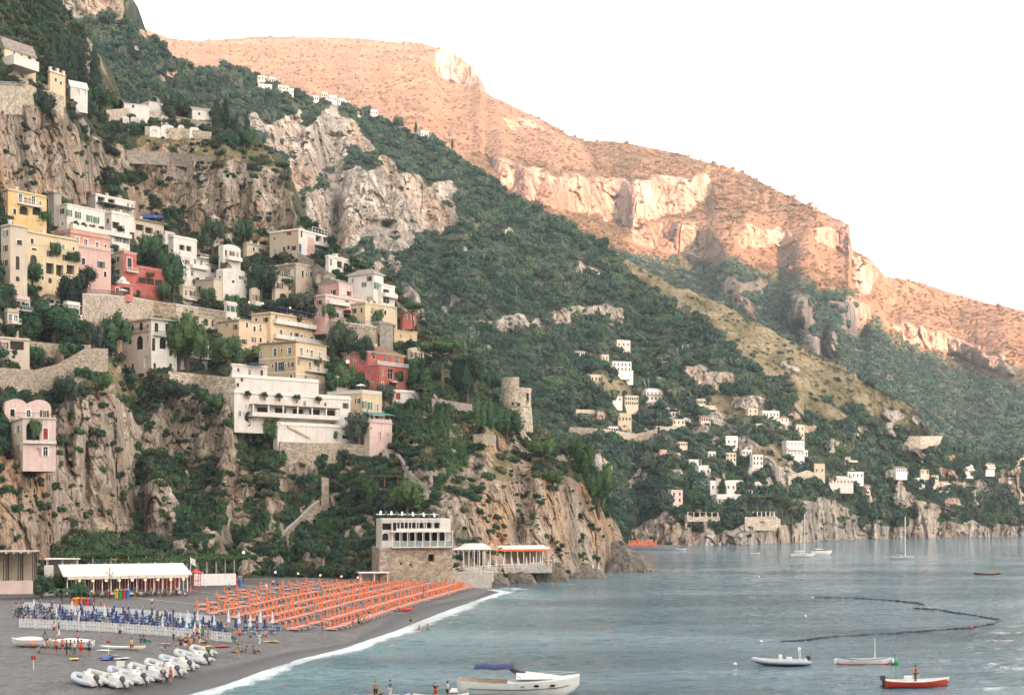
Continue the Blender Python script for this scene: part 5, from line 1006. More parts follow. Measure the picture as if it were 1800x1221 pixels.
def sea_material():
    m, t, b = new_mat('sea_water')
    at = t.nodes.new('ShaderNodeAttribute'); at.attribute_name = 'shore'; sp = t.nodes.new('ShaderNodeSeparateColor'); t.links.new(at.outputs['Color'], sp.inputs[0])
    deep = mixc(t, sp.outputs['Red'], (0.105, 0.170, 0.205), (0.14, 0.28, 0.295))
    f1 = noise_node(t, 0.55, 6, 0.68, mapping=(1.0, 0.55, 1)); f2 = noise_node(t, 2.6, 5, 0.7)
    fm = math_n(t, 'ADD', sp.outputs['Green'], math_n(t, 'MULTIPLY_ADD', f1, 1.5, -0.85)); fm = math_n(t, 'ADD', fm, math_n(t, 'MULTIPLY_ADD', f2, 1.1, -0.6))
    fo = ramp(t, fm, [(0.38, (0, 0, 0)), (0.80, (1, 1, 1))])
    fo = math_n(t, 'MULTIPLY', fo, ramp(t, sp.outputs['Green'], [(0.02, (0, 0, 0)), (0.15, (1, 1, 1))]))
    c = mixc(t, fo, deep, (0.70, 0.74, 0.75))
    t.links.new(c, b.inputs['Base Color']); b.inputs['IOR'].default_value = 1.33
    t.links.new(math_n(t, 'MULTIPLY_ADD', fo, 0.6, 0.06), b.inputs['Roughness'])
    w1 = noise_node(t, 0.22, 3, 0.5, mapping=(0.6, 1.4, 1), dist=0.6); w2 = noise_node(t, 0.85, 4, 0.6, mapping=(0.7, 1.2, 1), dist=0.5); w3 = noise_node(t, 2.0, 4, 0.7, mapping=(0.7, 1.1, 1))
    hgt = math_n(t, 'MULTIPLY_ADD', w2, 0.60, w1); hgt = math_n(t, 'MULTIPLY_ADD', w3, 0.28, hgt)
    pt = noise_node(t, 0.018, 3, 0.55, mapping=(0.6, 1.6, 1))      # calmer and rougher streaks of wind
    n = t.nodes.new('ShaderNodeBump'); n.inputs['Distance'].default_value = 4.4
    t.links.new(ramp(t, pt, [(0.35, (0.35, 0.35, 0.35)), (0.65, (1, 1, 1))]), n.inputs['Strength']); t.links.new(hgt, n.inputs['Height']); t.links.new(n.outputs[0], b.inputs['Normal'])
sea_material()
def build_sea():
    D = np.concatenate([[20, 40, 60, 80, 100], np.geomspace(115, 700, 420), np.geomspace(710, 4400, 30)])
    k = np.concatenate([np.linspace(-0.85, -0.36, 8), np.linspace(-0.35, 0.36, 420), np.linspace(0.37, 0.85, 8)])
    Y, K = np.meshgrid(D, k, indexing='ij'); X = K * Y
    far = np.clip(1.5 - Y / 500, 0.15, 1)
    dist = X - SHX(Y); dist = np.where(Y > 316, 60.0, dist)
    swell = (0.16 * fbm(X / 6, Y / 3.5, 0, 31, 3) + 0.10 * fbm(X / 2.0, Y / 1.6, 0, 33, 2)) * far
    surf_ = 0.28 * np.exp(-((dist - 5.5 - 1.5 * fbm(Y / 14, 0, 0, 3, 2)) / 1.6) ** 2) * (Y < 308) * (Y > 130)
    Z = swell * np.clip(np.abs(dist) / 4, 0.1, 1) + surf_ * 0.7
    V = np.stack([X, Y, Z], -1).reshape(-1, 3); ny, nx = X.shape; I = np.arange(ny * nx).reshape(ny, nx)
    q = np.stack([I[:-1, :-1], I[:-1, 1:], I[1:, 1:], I[1:, :-1]], -1).reshape(-1, 4).tolist()
    vl = V.tolist(); n0 = len(vl); vl += [(-3800, -2500, -0.4), (3800, -2500, -0.4), (3800, 60, -0.4), (-3800, 60, -0.4)]; q.append([n0, n0 + 1, n0 + 2, n0 + 3])
    me = bpy.data.meshes.new('sea'); me.from_pydata(vl, [], q); me.update(); me.polygons.foreach_set('use_smooth', np.ones(len(q), bool))
    wash = 1.4 + 3.6 * np.clip(fbm(Y / 16, 0, 0, 44, 3) + 0.3, 0, 1)
    foam = np.where(Y < 315, np.clip(1.25 - np.abs(dist - 1.0) / wash, 0, 1), 0)
    foam = np.maximum(foam, 0.45 * np.exp(-((dist - 5.5 - 1.5 * fbm(Y / 14, 0, 0, 3, 2)) / 1.0) ** 2) * (Y < 308) * np.clip(0.6 + fbm(Y / 11, 0, 0, 46, 2) * 1.4, 0, 1))
    # foam where the swell meets the rocks of the headland and the far shore
    rocks_ = np.exp(-(((X - 0) / 7) ** 2 + ((Y - 318) / 12) ** 2)) * 0.75 + 0.5 * np.exp(-(((X - 12) / 9) ** 2 + ((Y - 338) / 8) ** 2)); foam = np.maximum(foam, rocks_)
    sh = np.clip(np.exp(-np.maximum(dist, 0) / 16.0), 0, 1) * (Y < 330); sh = np.maximum(sh, 0.35 * np.exp(-(((X - 20) / 30) ** 2 + ((Y - 330) / 30) ** 2)))
    a = me.color_attributes.new('shore', 'FLOAT_COLOR', 'POINT'); col = np.zeros((len(vl), 4), np.float32); col[:n0, 0] = sh.ravel(); col[:n0, 1] = foam.ravel(); col[:, 3] = 1; a.data.foreach_set('color', col.ravel())
    o = link('sea', me, 'sea_water'); o['kind'] = 'structure'
build_sea()
# ------------------------------------------------------------------ rocks at the foot of the headland
m_ = terrain_material('shore_rock', 0.5, [(0.06, 0.055, 0.05), (0.17, 0.155, 0.135), (0.29, 0.26, 0.225), (0.40, 0.36, 0.31), (0.22, 0.18, 0.135)], [(0.07, 0.062, 0.055), (0.17, 0.15, 0.13), (0.3, 0.265, 0.225)], [(0.1, 0.1, 0.1)] * 3, 0.5, (1, 1, 0.6))
t = m_.node_tree
def boulder(label, pts_px, D0, depth, seed, tiltx=0.0, layers=0.35):
    """a shore rock whose outline is given in picture points (foot last), at distance D0"""
    xs = [p[0] for p in pts_px]; x0, x1 = min(xs), max(xs); top = lambda x: np.interp(x, xs, [p[1] for p in pts_px])
    nx_, nd = 46, 30; rows = []
    base = P((x0 + x1) / 2, 900, D0); base.z = -0.6
    for j in range(nd + 1):
        v = j / nd; r = []
        for i in range(nx_ + 1):
            u = i / nx_; px = x0 + (x1 - x0) * u
            h = HC + (HOR - top(px)) / F * D0 + 0.6
            prof = math.sin(math.pi * min(1, max(0, v))) ** 0.45
            yy = (v - 0.45) * depth; X = (px - CX) / F * D0; q = Vector((X, D0 + yy, 0))
            hh = h * prof
            nz = float(ridged(X / 3.1 + yy / 9, (hh + X * tiltx) / 1.1, yy / 3.1, seed, 3)) * 0.45 + float(fbm(X / 1.2, yy / 1.2, hh / 1.0, seed + 3, 3)) * 0.35
            e = min(1, 6 * min(u, 1 - u) + 0.05)
            r.append((q.x - base.x, q.y - base.y - nz * layers * 3.0 * prof, max(0, hh + nz * layers * 1.5 * e * prof)))
        rows.append(r)
    o = MB().grid(rows).build('shore_rock', 'shore_rock', smooth=False); o.location = base
    a = o.data.color_attributes.new('mask', 'FLOAT_COLOR', 'POINT'); a.data.foreach_set('color', np.tile(np.array([1, 0, 0, 1], np.float32), len(o.data.vertices)))
    tag(o, label, 'rock', 'rocks at the foot of the headland'); return o
boulder('largest grey sea rock at the tip of the headland, sloping to the right', [(1058, 1004), (1066, 990), (1085, 972), (1100, 962), (1118, 968), (1135, 982), (1148, 994), (1155, 1002)], 410, 16, 3, 0.5)
boulder('tall grey rock wedged between the cliff and the largest sea rock', [(1040, 1000), (1046, 970), (1060, 958), (1078, 952), (1095, 950), (1105, 962), (1108, 985)], 424, 14, 4, 0.5)
boulder('low dark rock platform carrying two folded parasols', [(998, 1016), (1004, 1008), (1030, 1004), (1058, 1004), (1066, 1012)], 372, 7, 5, 0.1, 0.15)
boulder('slanting rock slab below the white terrace railing', [(935, 1022), (942, 995), (960, 985), (985, 990), (998, 1010), (1000, 1018)], 356, 9, 6, 0.6)
boulder('grey rock between the slanting slab and the end of the beach', [(890, 1028), (898, 1012), (915, 1004), (935, 1010), (944, 1024)], 344, 8, 7, 0.4)
boulder('jagged rock at the end of the beach below the stepped terrace', [(838, 1030), (846, 1012), (862, 1004), (880, 1008), (896, 1022)], 338, 8, 8, 0.4)
boulder('grey rock mass under the restaurant terrace, left half', [(866, 1028), (872, 1004), (888, 996), (908, 996), (918, 1010), (922, 1026)], 348, 9, 12, 0.5)
boulder('grey rock mass under the restaurant terrace, right half', [(912, 1026), (920, 1002), (940, 996), (962, 998), (974, 1012), (980, 1022)], 358, 9, 13, 0.6)
boulder('dark rock ledge between the low platform and the cliff', [(968, 1020), (980, 1002), (1004, 992), (1030, 990), (1052, 1000), (1060, 1010)], 392, 10, 14, 0.5)
boulder('broken rock leaning against the cliff foot behind the parasol platform', [(1012, 1006), (1022, 982), (1040, 972), (1056, 976), (1066, 1000)], 412, 9, 15, 0.7)
boulder('small round rock in the water before the slanting slab', [(925, 1028), (930, 1020), (938, 1019), (945, 1027)], 339, 4, 9, 0.3)
# ------------------------------------------------------------------ watch tower
def watch_tower():
    D = 424.0; c = P(908, 752, D); k = D / F; o = empty('watch_tower', c); tag(o, 'round stone watch tower with a raised stair turret on the headland', 'tower')
    z = lambda y: (752 - y) * k; r = 25.5 * k
    MB().lathe([(31 * k, z(790)), (29 * k, z(752)), (r + 1.5 * k, z(722)), (r + 0.6 * k, z(717)), (r, z(716)), (r - 0.3 * k, z(694)), (r + 0.3 * k, z(690)), (r + 1.2 * k, z(686)), (r + 1.2 * k, z(683)), (r - 1.6 * k, z(683)), (r - 1.6 * k, z(688))], 40, cap=True).build('shaft', 'stone_pale', o)
    MB().lathe([(r + 1.2 * k, z(717.5)), (r + 1.2 * k, z(715.5))], 40, cap=False).build('string_course', 'stone', o)
    n = 14; q = []
    for zz in (z(690), z(665)):
        q.append([(math.cos(R(165 + 115 * i / n)) * (r + 0.5 * k), math.sin(R(165 + 115 * i / n)) * (r + 0.5 * k), zz) for i in range(n + 1)] + [(math.cos(R(280 - 115 * i / n)) * (r - 7 * k), math.sin(R(280 - 115 * i / n)) * (r - 7 * k), zz) for i in range(n + 1)])
    t_ = MB().grid(q, loop=True); t_.f.append(tuple(range(2 * n + 2, 4 * n + 4))); t_.build('turret', 'stone_pale', o)
    for a, y0, y1, w_ in ((278, 710, 718 - 2, 4.5), (318, 693, 706, 4.0), (255, 709, 714, 3)):
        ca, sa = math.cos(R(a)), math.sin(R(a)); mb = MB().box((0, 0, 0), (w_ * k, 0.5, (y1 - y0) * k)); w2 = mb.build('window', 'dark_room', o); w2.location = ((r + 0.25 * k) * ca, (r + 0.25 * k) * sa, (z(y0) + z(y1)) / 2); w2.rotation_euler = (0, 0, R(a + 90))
        f = MB().box((0, -0.2, (y1 - y0) * k / 2 + 0.12), (w_ * k + 0.5, 0.45, 0.24)).box((0, -0.2, -(y1 - y0) * k / 2 - 0.1), (w_ * k + 0.5, 0.45, 0.2)).build('surround', 'stone', w2)
watch_tower()
# ------------------------------------------------------------------ shelters on the beach and the rocks
def pavilion(name, label, x0, x1, yr, yf, D, ang, ncol, depth, roofmat, post='white_paint', slope=0.0, roof_t=0.15, cat='pavilion', back=None, floor=None, fnd=2.0, over=0.4, hill=None):
    """an open shelter: floor, rows of posts, roof; placed by its near front corner"""
    a = R(ang); u = Vector((math.cos(a), math.sin(a), 0)); c = P(x0, yf, D); kx = (x1 - CX) / F; L = (kx * c.y - c.x) / (u.x - kx * u.y); Hh = (yf - yr) / F * D
    o = empty(name, c, a); tag(o, label, cat)
    for i in range(ncol):
        for y in ((0.1, depth - 0.15) if depth < 6 else (0.1, depth * 0.5, depth - 0.15)):
            q = MB().box((0, 0, Hh / 2), (0.16, 0.16, Hh)).build('post', post, o); q.location = (L * (i + 0.02) / (ncol - 0.96) if ncol > 1 else 0, y, 0)
    z = Hh; r = MB().add([(-over, -over, z), (L + over, -over, z), (L + over, depth + over, z + slope), (-over, depth + over, z + slope)] + [(-over, -over, z + roof_t), (L + over, -over, z + roof_t), (L + over, depth + over, z + slope + roof_t), (-over, depth + over, z + slope + roof_t)],
                        [(3, 2, 1, 0), (4, 5, 6, 7), (0, 1, 5, 4), (1, 2, 6, 5), (2, 3, 7, 6), (3, 0, 4, 7)]); r.build('roof', roofmat, o)
    if floor: MB().box((L / 2, depth / 2, -fnd / 2 - 0.02), (L + 1.2, depth + 1.2, fnd)).build('floor', floor, o)
    if back: MB().box((L / 2, depth + 0.2, Hh / 2 - 0.05), (L, 0.3, Hh - 0.1)).build('back_wall', back, o)
    o['L'] = L; o['H'] = Hh
    return o, L, Hh
# two-storey white beach restaurant on its stone base
h = House('beach_restaurant', 'white two-storey restaurant with glazed verandas on a stone base by the beach', 'restaurant', 668, 671, 792, 912, 962, ang=14, wall='white', D=306, fnd=0.2, depth=8, wins=[('f', 677, 943, 'A', 1.3, 1.6), ('f', 676, 925, 'o', 2, 1.4)] + [('f', 700 + 13 * i, 942, 'O', 1.35, 2.0) for i in range(7)] + [('f', 697 + 14 * i, 925, 'o', 1.5, 1.7) for i in range(6)], parapet=0, over=0.0, carve=False)
L = h.Lu; zf = lambda y: (962 - y) / F * 306
v = h.piece('veranda', MB().box((L * 0.56, -1.3, zf(961)), (L * 0.88, 2.6, 0.25)), 'white')
for i in range(9): q = MB().box((0, 0, zf(936) / 2 + 0.1), (0.14, 0.14, zf(936) - 0.2)).build('post', 'white_paint', h.root); q.location = (L * (0.125 + 0.87 * i / 8), -2.5, 0)
m, t, b = new_mat('clear_glass'); b.inputs['Base Color'].default_value = (0.55, 0.68, 0.66, 1); b.inputs['Roughness'].default_value = 0.05; b.inputs['Transmission Weight'].default_value = 0.75; b.inputs['IOR'].default_value = 1.1
for i in range(8): q = MB().box((0, 0, 0), (L * 0.87 / 8 - 0.2, 0.03, 1.15)).build('glass_panel', 'clear_glass', h.root); q.location = (L * (0.125 + 0.87 * (i + 0.5) / 8), -2.5, 0.75)
h.piece('veranda_roof', MB().box((L * 0.56, -1.3, zf(934)), (L * 0.90, 2.8, 0.22)), 'white')
for i in range(7): q = MB().box((0, 0, 0), (0.14, 0.14, zf(914) - zf(934))).build('post', 'white_paint', h.root); q.location = (L * (0.20 + 0.64 * i / 6), -1.6, (zf(914) + zf(934)) / 2)
h.piece('upper_rail', MB().box((L * 0.52, -1.6, zf(931)), (L * 0.66, 0.1, 0.7)), 'white')
for i in range(12):
    q = MB().box((0, 0, 0), (0.45, 7.5, 0.05), tilt=Matrix.Rotation(0.3, 3, 'Y')).build('louvre', 'dark_wood' if i % 2 else 'white_paint', h.root); q.location = (L * (0.0 + 0.86 * i / 11), 1.6, zf(908) + 0.9 - 0.05 * i); q.rotation_euler = (R(6), 0, R(-10))
h.piece('roof_beams', MB().box((L * 0.43, -1.7, zf(911)), (L * 0.92, 0.16, 0.2)).box((L * 0.43, 5, zf(911) + 0.9), (L * 0.92, 0.16, 0.2)), 'white_paint')
s_ = House('stone_plinth', 'rough stone base wall under the two-storey beach restaurant', 'wall', 664, 667, 795, 963, 1020, ang=14, wall='stone', D=304.5, fnd=1.5, depth=11, parapet=0, over=0, carve=False, wins=[('f', 758, 980, 'o', 1.3, 1.5), ('f', 705, 990, 's', 0.5, 0.5), ('f', 722, 992, 's', 0.5, 0.5)])
# long restaurant pergola on the rocks
terr = MB(); c0 = P(800, 1000, 326)
o, L, Hh = pavilion('rock_terrace_pergola', 'long terrace shelter with white columns and orange fascia on the rocks', 865, 965, 966, 991, 344, 18, 10, 5, 'canvas', floor='concrete', fnd=2.2, back='wood', cat='restaurant', slope=0.8)
MB().box((L / 2, -0.5, Hh - 0.1), (L + 0.8, 0.1, 0.5)).build('fascia', 'canvas_orange', o)
o, L, Hh = pavilion('white_terrace_awning', 'white sloping awning on posts right of the stone base wall', 796, 862, 966, 996, 328, 22, 8, 5, 'canvas', floor='concrete', fnd=3.5, cat='awning', slope=1.2, back='dark_wood')
for i in range(9): MB().box((L * (i + 0.5) / 9, 0.8, Hh - 0.2), (L / 9 - 0.5, 0.05, 0.5)).build('valance', 'canvas_orange' if i % 3 == 1 else 'canvas', o)
railing('rock_terrace_railing', 'white tubular railing along the edge of the rock terrace', [P(845, 1003, 326), P(880, 1000, 332), P(925, 1000, 338), P(980, 990, 350)], 1.1, 'white_paint', 1.4, rail=0.05)
railing('stair_railing', 'white railing of the steps down to the beach rocks', [P(795, 1008, 318), P(820, 1002, 320), P(845, 1010, 322), P(872, 1014, 328)], 1.1, 'white_paint', 1.4, rail=0.05)
tb = MB().box((0, 0, 0), (11, 5, 5.0)).build('stepped_platform', 'concrete'); tb.location = P(818, 1024, 324); tb.rotation_euler = (0, 0, R(20)); tag(tb, 'grey concrete platform below the white awning', 'platform')
for i in range(4): q = MB().box((0, -2.6 - 0.5 * i, 1.0 - 1.1 * i), (9, 1.0, 1.2)).build('step', 'concrete', tb)
# tented restaurant at the back of the beach
o, L, Hh = pavilion('tent_restaurant', 'beach restaurant under a broad cream canvas roof', 118, 330, 1013, 1043, 243, 22, 15, 9, 'canvas', slope=1.6, cat='restaurant', back='canvas_red', over=0.7)
for i in range(14):
    MB().box((L * (i + 0.5) / 14, -0.72, Hh - 0.22), (L / 14 - 0.1, 0.04, 0.5)).build('valance', 'canvas', o)
for i in range(7):
    q = MB().box((0, 0, 0), (0.10, 9.8, 0.10)).build('roof_tube', 'white_paint', o); q.location = (L * (i + 0.5) / 7, 4.5, Hh + 1.3); q.rotation_euler = (R(7), 0, 0)
m, t, b = new_mat('lamp_glow'); b.inputs['Base Color'].default_value = (1, 0.7, 0.4, 1); b.inputs['Emission Color'].default_value = (1.0, 0.55, 0.25, 1); b.inputs['Emission Strength'].default_value = 0.22
m, t, b = new_mat('lamp_white'); b.inputs['Base Color'].default_value = (1, 0.9, 0.8, 1); b.inputs['Emission Color'].default_value = (1.0, 0.85, 0.7, 1); b.inputs['Emission Strength'].default_value = 0.14
for i in range(9): q = MB().lathe([(0.05, 0.2), (0.22, 0.12), (0.24, 0), (0.18, -0.14), (0.04, -0.18)], 8).build('lantern', 'lamp_glow', o); q.location = (L * (0.1 + 0.86 * i / 8), -0.4, Hh - 0.75)
tent, tL, tH = o, L, Hh
def table_set(label, loc, rz, cloth='canvas'):
    o = empty('dining_table', loc, rz); tag(o, label, 'table', 'tables in the tented restaurant')
    MB().lathe([(0.45, 0.74), (0.47, 0.70), (0.5, 0.35)], 8).build('tablecloth', cloth, o); MB().lathe([(0.25, 0), (0.05, 0.05), (0.04, 0.7)], 6).build('pedestal', 'iron', o)
    for k in range(2):
        a = math.pi * k; q = MB().box((0, 0, 0.45), (0.42, 0.42, 0.05)).box((0, 0.2, 0.7), (0.42, 0.05, 0.5)); [q.box((sx * 0.18, sy * 0.18, 0.22), (0.04, 0.04, 0.44)) for sx in (-1, 1) for sy in (-1, 1)]
        c = q.build('chair', 'wood', o); c.location = (0.75 * math.sin(a), 0.75 * math.cos(a), 0); c.rotation_euler = (0, 0, -a)
for i in range(12):
    p = tent.matrix_basis @ Vector((tL * (i + 0.6) / 12.4, 1.6, 0)); p.z = float(beach_z(p.x, p.y)); table_set('dining table with pale cloth and wooden chairs under the cream canvas roof', p, 0.4 * i)
o, L, Hh = pavilion('corner_bar', 'beach bar with a flat roof at the picture edge', -20, 58, 970, 1045, 236, 12, 4, 6, 'concrete', 'dark_wood', cat='bar', back='sand')
MB().box((L / 2, 0.2, 1.2), (L, 0.4, 2.2)).build('counter_wall', 'palepink', o)
for i in range(6): MB().box((L * (i + 0.4) / 6, 2.5, Hh - 0.15), (0.18, 6.6, 0.2)).build('beam', 'white_paint', o)
w_ = House('pillar_wall', 'short white wall with a rounded pillar beside the beach bar', 'wall', 76, 78, 94, 995, 1036, ang=20, wall='white', D=246, fnd=1, depth=1.2, parapet=0, over=0.0, carve=False)
pavilion('flat_roof_kitchen', 'low flat white roof behind the tented restaurant', 82, 136, 983, 1010, 258, 15, 3, 5, 'white_paint', back='grey', cat='pavilion')
# vine pergola behind the beach, with its own leaves
def vine_pergola(label, x0, x1, y0, y1, D0, D1, seed):
    A, B_ = P(x0, y0, D0), P(x1, y1, D1); d = B_ - A; L = d.length; o = empty('vine_pergola', A, math.atan2(d.y, d.x)); tag(o, label, 'pergola')
    for i in range(int(L / 4) + 1):
        for y in (0, 6): MB().box((4 * i, y, -1.8), (0.18, 0.18, 3.6)).build('post', 'concrete', o)
    for y in (0, 3, 6): MB().box((L / 2, y, -0.1), (L, 0.12, 0.12)).build('beam', 'dark_wood', o)
    lobes = [(i * L / 24 + 0.3, y, 0.15, 1.5, 1.7, 0.55) for i in range(25) for y in (0.4, 2.8, 5.4)]
    link('vine', leaves_mesh('vine', lobes, 6500, 0.22, seed, 'leaf_bright', core=False), None, o)
    MB().box((L / 2, 3, 0.02), (L, 6.4, 0.08)).build('lattice', 'dark_wood', o)
vine_pergola('long green vine pergola at the foot of the cliff behind the beach', 272, 440, 990, 1003, 262, 300, 7)
vine_pergola('shorter vine pergola behind the tented restaurant', 130, 270, 978, 986, 262, 276, 8)
wl = MB().box((0, 0, 0), (8, 0.25, 2.2)).build('white_panel_wall', 'white_paint'); wl.location = P(378, 1018, 272); wl.rotation_euler = (0, 0, R(25)); tag(wl, 'white panelled wall below the long vine pergola', 'wall')
for i in range(6): q = MB().box((-3.4 + 1.35 * i, -0.15, 0), (0.08, 0.06, 2.4)).build('batten', 'canvas', wl)
k_, L, Hh = pavilion('beach_kiosk', 'small white kiosk with a slab roof before the stone base wall', 634, 682, 1007, 1026, 300, 12, 3, 4, 'white_paint', back='canvas', cat='kiosk')
pavilion('wooden_viewing_deck', 'timber frame platform hanging above the beach path', 652, 700, 836, 858, N.at(676, 862) - 3, 20, 3, 3, 'wood', 'wood', roof_t=0.1, cat='frame', floor='grey', fnd=0.3)
# ------------------------------------------------------------------ sun shades and beds
plain('orange_cloth', (0.74, 0.18, 0.06), 0.85); plain('orange_pale', (0.80, 0.36, 0.13), 0.85); plain('bed_orange', (0.66, 0.26, 0.19), 0.85, var=0.12); plain('navy_cloth', (0.045, 0.05, 0.13), 0.85); plain('sky_blue', (0.08, 0.22, 0.50), 0.8); plain('white_cloth', (0.72, 0.71, 0.72), 0.9); plain('pole_grey', (0.5, 0.48, 0.45), 0.4, 0.5)
def folded_canopy(top, low, r, n=10, flare=1.0):
    rows = []
    for k, (f, rr) in enumerate(((0, 0.03), (0.08, 0.06), (0.30, 0.11), (0.55, 0.14), (0.62, 0.105), (0.70, 0.15), (0.92, 0.22), (1.0, 0.20))):
        z = top + (low - top) * f
        rows.append([(r / 0.2 * rr * (1 + (0.18 if j % 2 else -0.18) * (k > 1)) * math.cos(2 * math.pi * j / n), r / 0.2 * rr * (1 + (0.18 if j % 2 else -0.18) * (k > 1)) * math.sin(2 * math.pi * j / n), z) for j in range(n)])
    return MB().grid(rows, loop=True)
UM = dict(pole=MB().tube([(0, 0, -0.2), (0, 0, 2.15)], 0.03, 6).mesh('pole'), canopy=folded_canopy(2.1, 0.45, 0.36).mesh('canopy'), band=MB().lathe([(0.225, 1.14), (0.235, 1.20), (0.215, 1.27)], 10, cap=False).mesh('band'), cap=MB().lathe([(0.11, 1.86), (0.09, 1.98), (0.05, 2.12), (0.0, 2.18)], 8).mesh('cap'))
UB = dict(pole=UM['pole'].copy(), canopy=folded_canopy(2.3, 0.7, 0.20).mesh('canopy'), cap=MB().lathe([(0.10, 1.7), (0.085, 2.0), (0.05, 2.25), (0.0, 2.33)], 8).mesh('cap'))
UW = dict(pole=UM['pole'].copy(), canopy=folded_canopy(2.5, 0.8, 0.20).mesh('canopy'))
UM['pole'].materials.append(MATS['pole_grey']); UM['canopy'].materials.append(MATS['orange_cloth']); UM['band'].materials.append(MATS['orange_pale']); UM['cap'].materials.append(MATS['orange_pale'])
UB['pole'].materials.append(MATS['pole_grey']); UB['canopy'].materials.append(MATS['navy_cloth']); UB['cap'].materials.append(MATS['white_cloth']); UW['pole'].materials.append(MATS['pole_grey']); UW['canopy'].materials.append(MATS['white_cloth'])
def parasol(parts, loc, label, group, rng, name='folded_parasol', s=1.0):
    o = empty('orange_parasol' if parts is UM else 'navy_parasol' if parts is UB else 'white_parasol', loc, rng.random() * 6.28); o.scale = (s, s, s * (0.94 + 0.12 * rng.random())); tag(o, label, 'parasol', group)
    for k, me in parts.items(): link(k, me, None, o)
    o.rotation_euler.x = rng.gauss(0, 0.02); o.rotation_euler.y = rng.gauss(0, 0.02); return o
def bed_meshes(w_, mat_m, mat_f):
    fr = MB()
    for sx in (-1, 1): fr.box((sx * (w_ / 2 - 0.04), 0, 0.27), (0.06, 1.95, 0.06))
    for sx in (-1, 1):
        for y in (-0.8, 0.75): fr.box((sx * (w_ / 2 - 0.05), y, 0.12), (0.05, 0.05, 0.24))
    mt = MB()
    for sx in (-1, 1): mt.box((sx * w_ / 4, 0.28, 0.345), (w_ / 2 - 0.06, 1.35, 0.09)); mt.box((sx * w_ / 4, -0.68, 0.44), (w_ / 2 - 0.06, 0.66, 0.08), tilt=Matrix.Rotation(R(-22), 3, 'X'))
    d = {'frame': fr.mesh('frame'), 'mattress': mt.mesh('mattress')}
    d['frame'].materials.append(MATS[mat_f]); d['mattress'].materials.append(MATS[mat_m]); return d
BO = bed_meshes(1.95, 'bed_orange', 'white_paint'); BB = bed_meshes(0.75, 'sky_blue', 'white_paint')
def sunbed(parts, loc, rz, label, group):
    o = empty('blue_sunbed' if label.startswith('blue') else 'double_sunbed', loc, rz); tag(o, label, 'sunbed', group)
    for k, me in parts.items(): link(k, me, None, o)
    return o
rng = random.Random(5)
def on_beach(x, y): return Vector((x, y, float(beach_z(x, y))))
orange_area = [(330, 1072), (352, 1060), (398, 1040), (470, 1030), (560, 1022), (640, 1024), (760, 1019), (846, 1014), (850, 1030), (800, 1047), (720, 1064), (640, 1092), (585, 1106), (495, 1110), (470, 1098), (400, 1090)]
def to_px(v): return CX + v.x / v.y * F, HOR - (v.z - HC) / v.y * F
def orange_field():
    cnt = 0; spots = []
    for row in range(10):
        d0 = 7.5 + 3.6 * row + (1.2 if row >= 2 else 0) + (1.4 if row >= 5 else 0); y = 180.0 + rng.random() * 2
        step = 2.4 if row < 6 else 4.2 + 0.8 * (row - 6)
        while y < 332:
            p = on_beach(float(SHX(y)) - d0 + rng.gauss(0, 0.12), y); x_, y_ = to_px(p)
            if inpoly(np.array([x_]), np.array([y_]), orange_area)[0] and not (rng.random() < (0.05 if row < 6 else 0.22)) and not (abs(math.sin(y / 13.0 + row * 0.3)) < 0.10 and row > 1): spots.append((row, p))
            y += step * (0.97 + 0.06 * rng.random())
    return spots
spots = orange_field()
spots.sort(key=lambda q: q[1].y)
rest = spots[300:]; spots = spots[:300]
for row, p in spots:
    d = math.atan2(1, float(SHX(p.y + 1) - SHX(p.y - 1)) / 2); rz = d - math.pi / 2
    zone = 'in the front row nearest the water' if row == 0 else 'in the %s row from the water' % ['', 'second', 'third', 'fourth', 'fifth', 'sixth'][row] if row < 6 else 'in the loose back rows on the grey sand'
    parasol(UM, p, 'folded orange parasol with a pale tip ' + zone, 'orange parasols ' + zone, rng, s=0.58)
    q = on_beach(p.x + 1.35, p.y + 0.1); sunbed(BO, q, rz + math.pi / 2 + rng.gauss(0, 0.03), 'orange double sunbed ' + zone, 'orange sunbeds ' + zone)
if rest:      # past three hundred: the farthest ones as one mass
    mo, mbd = MB(), MB()
    for row, p in rest:
        k_ = folded_canopy(2.1 * 0.78, 0.62 * 0.78, 0.30 * 0.78, 6); mo.add([(v[0] + p.x, v[1] + p.y, v[2] + p.z) for v in k_.v], k_.f); mbd.box((p.x + 1.35, p.y, p.z + 0.32), (1.9, 1.6, 0.14))
    o = mo.build('far_parasols', 'orange_cloth'); tag(o, 'mass of folded orange parasols at the far end of the beach', 'parasols', kind='stuff'); o = mbd.build('far_sunbeds', 'bed_orange'); tag(o, 'mass of orange sunbeds at the far end of the beach', 'sunbeds', kind='stuff')
